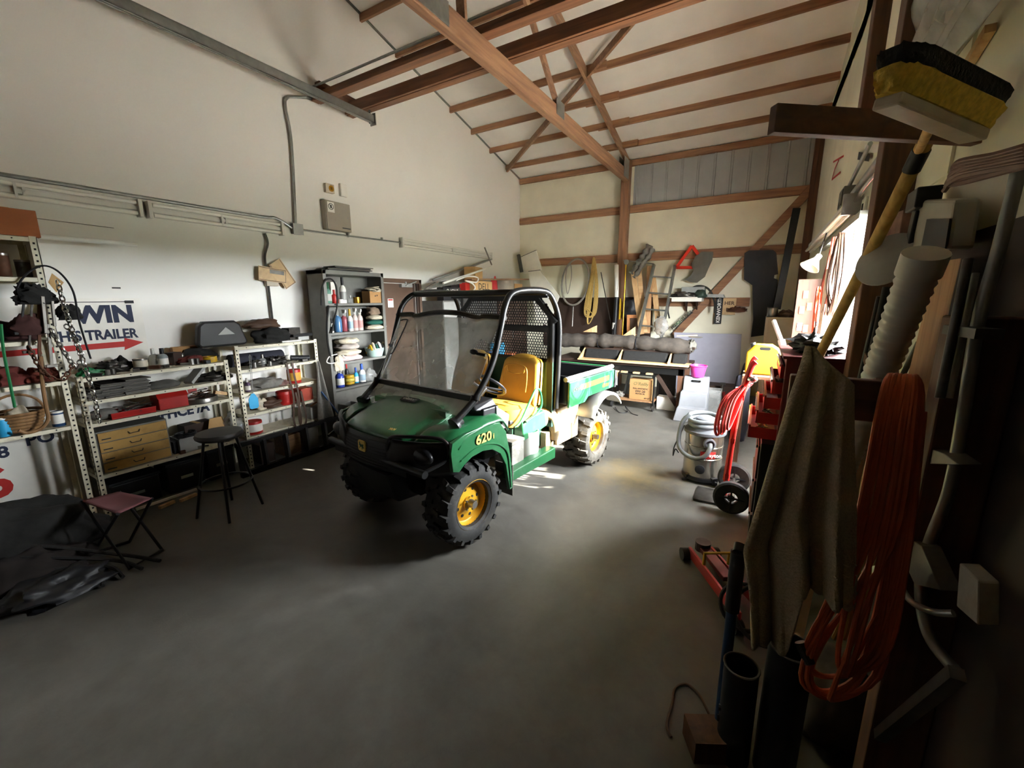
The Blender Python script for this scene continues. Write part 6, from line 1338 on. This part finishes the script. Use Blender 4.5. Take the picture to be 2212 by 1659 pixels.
for k in range(12):
    dk = k % 2; z = .885+.104*dk+.012+.006*(k//2); x = .09+.02*dk+rw.uniform(-.025,.025); y = rw.uniform(3.2,3.65); a = rw.uniform(-.5,.5)+PI/2; d_ = V((math.cos(a),math.sin(a),0))*.06
    tool(V((x,y,z))-d_, V((x,y,z))+d_, .006, [steel,chrome,dsteel][k % 3], 'loose steel wrench lying in the opened lower drawers of the red chest', 'wrench', 'wrenches in the red chest drawers')
solo('white_rag', MB().sph((.155,3.42,1.245), .05, 16, 10, (.35,2.2,.35), .35, 6, 3), whitep, 'white rag stuffed in an upper drawer of the red chest', 'rag', smooth=60)
# red hand truck with hoses
t = thing('hand_truck', 'red hand truck with black wheels standing before the tool chest', 'hand truck', (-.08,3.98,0))
for y in (3.84,4.14): build(MB().tube(smoothpath([(-.115,y,.12),(-.10,y,.55),(-.07,y,.95),(-.02,y,1.24),(.01,y,1.30)],5), .022, 10), 'upright', redm, t, smooth=1)
build(MB().bar((-.11,3.82,.30),(-.11,4.16,.30),.03,.04).bar((-.095,3.82,.62),(-.095,4.16,.62),.03,.04).bar((-.06,3.82,1.0),(-.06,4.16,1.0),.03,.04), 'cross_bar', redm, t)
build(MB().hexa([(-.14,3.84,.25),(-.11,3.84,.25),(-.11,3.99,.25),(-.14,3.99,.25),(-.11,3.84,.86),(-.085,3.84,.86),(-.085,3.99,.86),(-.11,3.99,.86)]), 'back_plate', orangem, t, bevel=.004, label='orange painted back plate')
build(MB().bx(-.36,-.10,3.84,4.14,.005,.02), 'toe_plate', dsteel, t)
for y in (3.76,4.22): build(MB().lathe([(.05,-.02),(.125,-.03),(.14,-.02),(.14,.02),(.125,.03),(.05,.02)], (-.06,y,.14), (0,1,0), 28, closed=True), 'wheel', rubber, t, smooth=40); build(MB().lathe([(0,-.026),(.03,-.024),(.03,.024),(0,.026)], (-.06,y,.14), (0,1,0), 14), 'wheel_hub', steel, t, smooth=40); build(MB().bar((-.06,y-.018,.04),(-.06,y-.018,.24),.02,.012).bar((-.16,y-.018,.14),(.04,y-.018,.14),.02,.012), 'wheel_spokes', blackp, t)
build(MB().cyl((-.06,3.76,.14),(-.06,4.22,.14),.012,n=8), 'axle', steel, t)
build(MB().sph((.0,3.82,1.16),.04,14,8,(1,1,.7)), 'knob', chrome, t, smooth=60)
P = []
for k in range(5): P += [V((-.05+.012*k,3.80+.05*k,1.10+.02*(k % 2))), V((-.11-.018*k,3.76+.03*k,.98)), V((-.14-.024*k,3.74+.02*k,.80-.035*(k % 3))), V((-.13-.02*k,3.78+.03*k,.74-.025*k)), V((-.07-.010*k,3.82+.05*k,.96))]
solo('red_air_hose', MB().tube(smoothpath(P,6), .0115, 8), redhose, 'red rubber hose coiled over the red hand truck', 'hose', smooth=1)
solo('hand_tool', MB().cyl((-.10,4.0,1.05),(-.09,4.02,.80),.02,n=10), white, 'white handled tool hooked on the red hand truck', 'tool', smooth=40)
# wet and dry vacuum
c = V((-.36,4.40,0)); t = thing('shop_vacuum', 'stainless drum shop vacuum with grey hose wound on its lid', 'vacuum', c)
VM = M('stainless_drum','a9a49a',.24,.95,var=.12,scale=5)
build(MB().lathe([(.17,.06),(.176,.07),(.176,.24),(.180,.245),(.180,.26),(.176,.265),(.176,.36),(.180,.365),(.180,.38),(.176,.385),(.176,.50)], c, (0,0,1), 40), 'drum', VM, t, smooth=30)
build(MB().lathe([(.19,.495),(.195,.50),(.195,.525),(.16,.55),(.10,.565),(.09,.64),(.05,.66),(0,.66)], c, (0,0,1), 36), 'motor_head', M('grey_vac_plastic','55575a',.5), t, smooth=30)
build(MB().lathe([(.18,.05),(.185,.03),(.185,.065),(.17,.065)], c, (0,0,1), 32), 'base_ring', blackp, t, smooth=30)
for k in range(4): g = PI/4+PI/2*k; q_ = c+V((math.cos(g)*.2,math.sin(g)*.2,0)); build(MB().sph(q_+V((0,0,.025)),.025,12,8).bar(c+V((math.cos(g)*.15,math.sin(g)*.15,.06)), q_+V((0,0,.06)),.06,.03), 'caster', blackp, t, smooth=40)
fd = V((.35,-.93,0)).normalized()
build(MB().lathe([(.055,.168),(.055,.20),(.04,.205),(.038,.185),(0,.185)], c+V((0,0,.43)), fd, 20), 'inlet', M('grey_vac_plastic','55575a'), t, smooth=30); build(MB().lathe([(.045,.168),(.045,.19),(.03,.195),(0,.195)], c+V((0,0,.16)), V((.0,-1,0)), 20), 'drain_cap', blackp, t, smooth=30)
build(MB().prism([c+V((.177*math.sin(a),-.177*math.cos(a),z)) for a, z in ((-.05,.275),(.35,.275),(.75,.275),(.75,.345),(.35,.345),(-.05,.345))], (.003,-.003,0)), 'maker_label', redp, t, label='red maker label')
text('Dayton', .05, white, t, c+V((.035,-.183,.298)), (PI/2,0,.35), .001, .001)
hs = []
for k in range(46): g = 2*PI*k/20+2; hs.append(c+V((math.cos(g)*(.152+.012*math.sin(k)), math.sin(g)*(.152+.012*math.sin(k)), .565+.0022*k)))
hs += [c+V((-.20,-.07,.60)), c+V((-.225,-.10,.46)), c+V((-.20,-.15,.33)), c+V((-.08,-.22,.28)), c+V((.03,-.26,.32)), c+V((.075,-.24,.40)), c+V((.072,-.19,.43))]
build(MB().tube(smoothpath(hs,3), .021, 10), 'hose', M('grey_vac_hose','5e6263',.5,var=.15), t, smooth=1)
solo('vacuum_cord', MB().tube(smoothpath([c+V(p) for p in ((-.20,.05,.52),(-.24,.02,.40),(-.27,-.05,.30),(-.27,-.08,.22),(-.25,-.10,.30),(-.22,-.08,.26))],5), .006, 6), blackp, 'black power cord hanging on the left of the shop vacuum', 'cord', smooth=1)
# floor jack
t = thing('floor_jack', 'low red floor jack with a yellow handle loop on the floor', 'jack', (.0,2.78,0))
a, b_ = V((-.20,2.93,.06)), V((.14,2.36,.09)); d_ = (b_-a).normalized(); n_ = V((0,0,1)).cross(d_)
for s in (-1,1): build(MB().bar(a+n_*.075*s, b_+n_*.085*s, .018, .07), 'side_rail', redm, t, bevel=.003)
build(MB().bar(a+V((0,0,.05))+d_*.05, a+d_*.38+V((0,0,.04)), .07, .03), 'lift_arm', dred, t, bevel=.004); build(MB().cyl(a+V((0,0,.03))+d_*.03, a+V((0,0,.09))+d_*.03, .05, n=16), 'saddle', dsteel, t)
for s in (-1,1): build(MB().cyl(a+n_*.07*s-V((0,0,.02)), a+n_*.13*s-V((0,0,.02)), .042, n=18), 'wheel', rubber, t, smooth=40); build(MB().cyl(b_+n_*.07*s-V((0,0,.05)), b_+n_*.12*s-V((0,0,.05)), .04, n=18), 'wheel', rubber, t, smooth=40)
build(MB().tube([a+d_*.22+n_*.08+V((0,0,.04)), a+d_*.22+n_*.08+V((0,0,.12)), a+d_*.22-n_*.08+V((0,0,.12)), a+d_*.22-n_*.08+V((0,0,.04))], .011, 8), 'carry_loop', yellowp, t, label='yellow carry loop')
# tall blue handled pole, tubes, loose things on the near floor
t = thing('blue_pole', 'blue pole with a black grip standing on the floor at the right', 'pole', (.02,1.64,0))
build(MB().cyl((.02,1.64,.03),(.018,1.66,.62),.020,n=14), 'shaft', bluem, t, smooth=40); build(MB().cyl((.018,1.66,.60),(.018,1.665,.85),.027,n=14).cyl((.018,1.665,.85),(.02,1.69,.87),.02), 'grip', blackp, t, smooth=40)
R = rotz(.5); solo('wood_block', MB().box(V((-.02,1.57,.05)), (.14,.12,.10), R), darkwood[2], 'dark wood block on the floor at the foot of the blue pole', 'wood')
for k, (x, y, r_, h_, tl, lb) in enumerate(((.075,1.60,.060,.43,-.01,'shorter black open tube standing on the floor right of the blue pole'),(.215,1.62,.070,.57,.0,'taller black open tube standing behind the hanging orange cord'))):
    t = thing('black_tube', lb, 'tube', (x,y,0), 0, None); build(MB().lathe([(r_,0),(r_,h_),(r_-.006,h_),(r_-.006,.01),(0,.008)], (x,y,0), V((tl,-.02,1)), 28), 'body', blackp, t, smooth=40)
    build(MB().tube([V((x+tl*h_+r_*math.cos(g),y-.02*h_+r_*math.sin(g),h_)) for g in [2*PI*j/28 for j in range(28)]], .004, 6, closed=True), 'rim', greyrub, t, smooth=1)
    build(MB().cyl((x-r_-.005,y-.03,h_*.52),(x-r_+.004,y-.03,h_*.52),.012,n=8).cyl((x-r_-.005,y-.02,h_*.38),(x-r_+.004,y-.02,h_*.38),.012,n=8), 'bolt', dsteel, t) if k == 0 else None
solo('loose_cord', MB().tube(smoothpath([at(u,v,'z',.006) for u,v in ((1450,1592),(1440,1565),(1452,1520),(1458,1488),(1482,1478),(1508,1498),(1528,1535),(1540,1560))],6), .006, 6), brownleather, 'brown cord curling on the floor left of the blue pole', 'cord', smooth=1)
for k, (u, v, r_) in enumerate(((1605,1345,.12),(1650,1365,.15))):
    p = at(u, v, 'z', .05); solo('hose_ring', MB().tube([p+V((r_*math.cos(g),.6*r_*math.sin(g),.10+r_*.75*math.sin(g))) for g in [2*PI*j/28 for j in range(28)]], .011, 8, closed=True), rubber, ['smaller black hose ring behind the blue pole','larger black hose ring behind the black tubes'][k], 'hose', smooth=1)
solo('pale_board', MB().prism([(.20,2.05,0),(.30,2.05,0),(.34,2.10,.75),(.27,2.10,.80)], (0,.015,0)), palewood, 'pale tapered board standing behind the black tubes', 'board')
lump((.42,1.95,.0), (.14,.18,.22), M('dusty_brown_cloth','4a4036',.9,var=.3), 'dusty brown sack on the floor under the orange cord', 'sack', 171, 'sack', amt=.3)
# timber arm that carries towel and cords
solo('bracket_arm', MB().bar((.10,1.53,1.51),(.36,1.53,1.51),.04,.12).bar((.345,1.55,1.49),(.53,2.96,1.49),.03,.05), darkwood[0], 'dark timber arm that carries the towel and orange cord', 'bracket', bevel=.004)
TW = MB()
def tow(u, v):
    lx = [(.0,.125),(.15,.100),(.45,.060),(.66,.030),(.78,.055),(1,.085)]; rx = [(.0,.165),(.06,.238),(.3,.262),(.6,.30),(1,.335)]
    def ip(tb, q):
        for (a, x0), (b2, x1) in zip(tb[:-1], tb[1:]):
            if q <= b2: return x0+(x1-x0)*(q-a)/(b2-a)
        return tb[-1][1]
    x = ip(lx, v)*(1-u)+ip(rx, v)*u
    bot = .68 if u < .38 else (.68+(u-.38)/.06*.22 if u < .44 else .90-.015*math.sin(u*8))
    top = 1.665-.05*max(0,(u-.35)/.65)**1.2
    z = top+(bot-top)*v
    y = 1.455-.028*math.sin(u*17+1.2*v)*min(1,.25+v*1.4)-.015*math.sin(u*41+2*v)*min(1,v)-.03*(1 if v > .05 else v*20)
    return (x, y, z)
TW.grid(tow, 70, 60)
t = thing('hand_towel', 'large olive brown towel hanging in the right foreground', 'towel', (.18,1.45,.68)); build(TW, 'cloth', M('olive_terry','b8aa8e',.95,var=.2,scale=160,bump=.5), t, smooth=70, solid=.010)
bd_ = MB()
for dz in (0,.035): bd_.grid(lambda u, v: (lambda p: (p[0], p[1]-.0075, p[2]))(tow(.46+.54*u, .80+.045*dz/.035+.006*v)), 30, 1)
build(bd_, 'woven_band', M('pale_towel_band','cabda2',.9), t)
t = thing('orange_cord', 'long orange extension cord looped over the timber arm', 'cord', (.33,1.5,.55)); P = []; rd = random.Random(4)
for k in range(10):
    a = rd.uniform(.02,.08); b2 = rd.uniform(.54,.70); sx_ = rd.uniform(-.10,.06)
    P += [V((.335+.006*k,1.545-.008*(k % 3),1.585)), V((.31+.008*k,1.475,1.52)), V((.30+.010*k,1.47,1.1)), V((.27+sx_+.006*k,1.45-.01*(k % 3),b2+.10)), V((.32+sx_*.6,1.45,b2)), V((.37+.012*(k % 5),1.47,b2+.12)), V((.385+.005*k,1.48,1.05)), V((.36+.005*k,1.49,1.5))]
build(MB().tube(smoothpath(P,5), .0075, 8), 'cord', orange, t, smooth=1)
t2 = V((.245,1.44,.66)); build(MB().cyl(t2, t2+V((-.03,.02,.05)), .016, n=12), 'plug', dsteel, t)
hank((.40,1.75,1.45), .06, .55, 6, .006, ropeyl, 'tan rope hank hanging behind the orange cord', 'rope_hank', 'rope', 15)
hank((.36,1.62,1.02), .05, .38, 5, .007, M('dull_yellow_cord','9a7a30',.6), 'dull yellow cord hank low behind the orange cord', 'cord_hank', 'cord', 16)
solo('wood_shingle', MB().hexa([at(u,v,'y',1.72+d) for d in (0,.012) for u,v in ((1872,1045),(1880,1080),(1846,1160),(1840,1110))]), palewood, 'pale wood shingle behind the orange cord', 'wood')
# push broom
A, B_ = at(1985,335,'y',2.25), at(1766,775,'y',3.12); t = thing('push_broom', 'push broom with yellow and black bristles lying above the plank', 'broom', (.35,1.9,2.35))
D = (B_-A).normalized(); solo('wooden_pole', MB().cyl(A-D*.25, B_+D*.03, .025, n=14).mark(1).cyl(A-D*.02, A+D*.06, .029, n=14), [wood('broom_handle','a5823e','c9a458',2), blackp], 'tan wooden pole leaning behind the plank and the towel', 'pole', smooth=40)
h0, h1 = at(1915,218,'z',2.30), at(2105,296,'z',2.262); hx = (h1-h0); hn = hx.normalized(); up = V((.10,-.05,1)).normalized(); sd = hn.cross(up).normalized()
build(MB().bar(h0, h1, .066, .030, up=up), 'head_block', M('pale_broom_block','b7ad98',.6), t, bevel=.006)
hc = (h0+h1)/2; build(MB().cyl(hc, hc+V((.16,.95,.10)), .014, n=12), 'handle', wood('broom_handle','a5823e','c9a458',2), t, smooth=40)
for nm, z0, z1, w0, w1, m_ in (('yellow_bristles',.014,.066,.036,.056,M('yellow_bristle','d6b548',.9,var=.3,scale=60,bump=.4)),('black_bristles',.056,.108,.050,.058,M('black_bristle','15130f',.95,var=.4,scale=60,bump=.5))):
    br = MB(); n = 48; m = 6; L_ = hx.length/2; ctr = (h0+h1)/2
    for i in range(m+1):
        f_ = i/m; w_ = w0+(w1-w0)*f_; z_ = z0+(z1-z0)*f_
        for k in range(n):
            g = 2*PI*k/n; ca, sa = math.cos(g), math.sin(g); ph = 1+.06*noise.noise(V((ca*9,sa*9,f_*3+z0*50)))
            br.v.append(ctr+hn*((L_+.016+.02*f_)*math.copysign(abs(ca)**.35,ca)*ph)+sd*(w_*math.copysign(abs(sa)**.6,sa)*ph)+up*(z_+(.010*noise.noise(V((ca*14,sa*14,7))) if i == m else 0)))
    for i in range(m):
        for k in range(n): br.f.append((i*n+k, i*n+(k+1) % n, (i+1)*n+(k+1) % n, (i+1)*n+k))
    br.f += [tuple(range(n))[::-1], tuple(m*n+k for k in range(n))]
    build(br, nm, m_, t, smooth=50)
# horizontal plank
pa, pb = at(1668,258,'z',2.37), at(2115,284,'z',2.355); solo('plank', MB().bar(pa, pb, .035, .085), darkwood[0], 'dark plank jutting from the right wall below the broom head', 'plank', bevel=.003)
# plastic sheeting above, brown cable coil
solo('plastic_sheeting', MB().grid(lambda u, v: X(1985+165*u-(40+60*u)*v, -20+165*v, .50)+V((-.02*math.sin(u*30+v*3),.0,.02*math.sin(u*17))), 40, 8), clearmat('milky_sheeting',(.85,.85,.82),.55,.25), 'milky plastic sheeting hung high on the right wall', 'plastic sheet', smooth=70, solid=.003)
solo('pale_stick', MB().bar(X(2140,60,.60), X(2085,150,.60), .03, .03), palewood, 'pale stick poking up behind the broom head', 'stick')
P = []
for k in range(8): s_ = .012*k; P += [X(2040+3*k,412-6*k,.46)+V((0,0,s_*.2)), X(2075,372-4*k+14*(k % 2),.46), X(2150,352-3*k+16*(k % 2),.46), X(2225,338-4*k+20*(k % 2),.46), X(2150,362-3*k+16*(k % 2),.47), X(2075,388-5*k+12*(k % 2),.47)]
solo('brown_cable_coil', MB().tube(smoothpath(P,5), .008, 6), M('brown_cable','6a4a3a',.55,var=.2), 'brown cable coil stretched across under the broom head', 'cable', smooth=1)
# things racked along the near right wall
t = thing('corrugated_pipe', 'white corrugated drain pipe leaning at the near right wall', 'pipe', X(1850,900,.40)); a, b_ = X(1995,560,.42), X(1872,880,.40); b_ = a+(b_-a)*((a.z-.02)/(a.z-b_.z)); m = MB(); n = 200; pts = [a.lerp(b_, k/n) for k in range(n+1)]
m.tube(pts, [.050*(1-.3*k/n)+(.005 if k % 3 == 1 else 0) for k in range(n+1)], 20); build(m, 'tube', M('white_drain_plastic','c9c5ba',.45,var=.08), t, smooth=50); build(MB().tube([a-(b_-a).normalized()*.02, a+(b_-a).normalized()*.05], .058, 20), 'collar', M('white_drain_plastic','c9c5ba'), t, smooth=40)
solo('tan_board', MB().hexa([X(u,v,x) for x in (.52,.54) for u,v in ((2022,566),(2076,558),(1995,920),(1938,905))]), wood('tan_board','8d6540','b08556',2), 'tan board leaning behind the white corrugated pipe', 'board')
c = X(1915,560,.46); t = thing('lamp_dish', 'round grey metal dish hanging behind the broom handle', 'dish', c); build(MB().lathe([(0,.03),(.06,.025),(.115,0),(.122,0),(.122,-.008),(.06,.012),(0,.018)], c, V((-.55,-.6,.35)), 32), 'dish', M('dull_grey_dish','a3a196',.5,.0), t, smooth=40)
c = X(1985,545,.50); t = thing('storage_jug', 'tall translucent container half full of dark liquid', 'container', c)
q_ = [X(1970,540,.53), X(2045,540,.50), X(2062,430,.50), X(1985,432,.53)]; build(MB().prism(q_, (.07,.02,0)), 'container', M('translucent_grey','a39f94',.4,var=.08), t, bevel=.012); build(MB().prism([q_[0].lerp(q_[1],.35)-V((.006,.004,0)), q_[1]-V((.006,.004,0)), q_[1].lerp(q_[2],.62)-V((.006,.004,0)), q_[0].lerp(q_[1],.35).lerp(q_[3].lerp(q_[2],.45),.62)-V((.006,.004,0))], (.004,0,0)), 'dark_liquid', blackp, t)
carton(X(1945,495,.56)-V((0,0,.06)), (.06,.14,.14), M('faded_red_grey','7a5a50',.8,var=.4,scale=20), 'faded red and grey box behind the grey dish', .2, tape=False)
solo('black_drill', MB().bx(.50,.58,X(2012,340,.54).y-.07,X(2012,340,.54).y+.07,2.16,2.24).bar((.54,X(2012,340,.54).y,2.16),(.54,X(2012,340,.54).y+.04,1.98),.05,.06), blackm, 'black and brown holster hanging above the faded box', 'holster', bevel=.006)
for k, (u0, v0, u1, v1, r_, m_) in enumerate(((2092,560,2030,860,.011,dsteel),(2108,590,2050,860,.008,greyl),(1915,620,1862,860,.015,rubber),(1900,640,1845,870,.013,blackp),(1985,740,1915,880,.010,M('olive_pipe','55523f',.5)))):
    solo('leaning_pipe', MB().cyl(X(u0,v0,.46+.02*k), X(u1,v1,.44+.02*k), r_, n=10), m_, ['thin dark pipe along the tan board','pale thin pipe beyond the tan board','thick black hose left of the corrugated pipe','second black hose left of the corrugated pipe','olive grey pipe pair below the corrugated pipe'][k], 'pipe', smooth=40)
# bent tube frame with bracket plates
t = thing('tube_frame', 'bent grey tube frame with bracket plates hung at the right edge', 'tube frame', X(2060,1050,.50))
main = smoothpath([X(2205,350,.50), X(2160,530,.50), X(2112,700,.50), X(2080,900,.50), X(2050,1060,.50), X(2005,1180,.50), X(1988,1270,.50), X(2005,1370,.50), X(2065,1450,.50)], 6)
build(MB().tube(main, .0140, 14), 'main_tube', M('satin_tube','8b8a82',.42,.35,var=.1), t, smooth=1)
thin = smoothpath([X(1950,955,.46), X(1938,1050,.46), X(1922,1150,.46), X(1928,1220,.46), X(1960,1290,.46), X(2010,1320,.47), X(2060,1325,.50)], 6)
build(MB().tube(thin, .009, 10), 'side_tube', M('satin_tube2','b7b6ae',.28,.5), t, smooth=1)
for k, pts in enumerate((((1952,948),(2008,1002),(2072,1004),(2040,980)),((1912,1124),(1975,1262),(2030,1275),(1990,1180)))):
    P = [X(u,v,.47) for u,v in pts]; build(MB().prism(P, (.045,.012,.006)), 'bracket_plate', M('worn_grey_plate','6d695f',.5,.4,dirt='3c3830',damt=.3), t, bevel=.002)
build(MB().bar(X(2062,712,.48), X(2138,722,.48), .05, .025), 'bracket_plate', dsteel, t)
t = thing('white_outlet_box', 'white outlet box on the post at the right edge', 'outlet', X(2095,1290,.48)); P = [X(u,v,.455) for u,v in ((2072,1215),(2112,1255),(2110,1350),(2065,1310))]; build(MB().prism(P, (.04,.02,0)), 'box', M('dirty_white_box','a9a392',.6,dirt='6b6456',damt=.2), t, bevel=.004)
solo('steel_bar', MB().bar(X(2068,1455,.42), X(1900,1590,.42), .025, .025), steel, 'grey steel bar slanting low at the right edge', 'bar')
# ------------------------------------------------------------------ camera and light
cam = bpy.data.cameras.new('camera'); co = bpy.data.objects.new('camera', cam); col.objects.link(co)
cam.sensor_width = 36; cam.lens = F/2212*36; cam.clip_start = .02
r, d, f = RW @ V((1,0,0)), RW @ V((0,1,0)), RW @ V((0,0,1))
co.matrix_world = Matrix(((r.x,-d.x,-f.x,0),(r.y,-d.y,-f.y,0),(r.z,-d.z,-f.z,HC),(0,0,0,1)))
sc.camera = co
w = bpy.data.worlds.new('daylight'); sc.world = w; w.use_nodes = True
bg = w.node_tree.nodes['Background']; bg.inputs[0].default_value = (.93,.96,1,1); bg.inputs[1].default_value = SKY
sl_ = bpy.data.lights.new('sun', 'SUN'); sl_.energy = SUN; sl_.angle = math.radians(.6); sl_.color = (1,.95,.86)
so = bpy.data.objects.new('sun', sl_); col.objects.link(so)
so.rotation_euler = V((-2.2,-.5,-1.05)).to_track_quat('-Z','Y').to_euler()
pl_ = bpy.data.lights.new('window_daylight', 'AREA'); pl_.shape = 'RECTANGLE'; pl_.size = WY1-WY0; pl_.size_y = WZ1-WZ0
pl_.cycles.is_portal = True
po = bpy.data.objects.new('window_daylight', pl_); col.objects.link(po); po.location = (XR+.2, (WY0+WY1)/2, (WZ0+WZ1)/2)
po.rotation_euler = V((-1,0,0)).to_track_quat('-Z','Y').to_euler()
sc.view_settings.view_transform = 'Standard'; sc.view_settings.look = 'None'; sc.view_settings.gamma = 1; sc.view_settings.use_curve_mapping = False
sc.view_settings.exposure = EXPO
sc.cycles.max_bounces = 16; sc.cycles.diffuse_bounces = 10; sc.cycles.transparent_max_bounces = 24; sc.cycles.glossy_bounces = 6
sc.cycles.caustics_reflective = False; sc.cycles.caustics_refractive = False; sc.cycles.sample_clamp_indirect = 12
sc.cycles.use_denoising = True
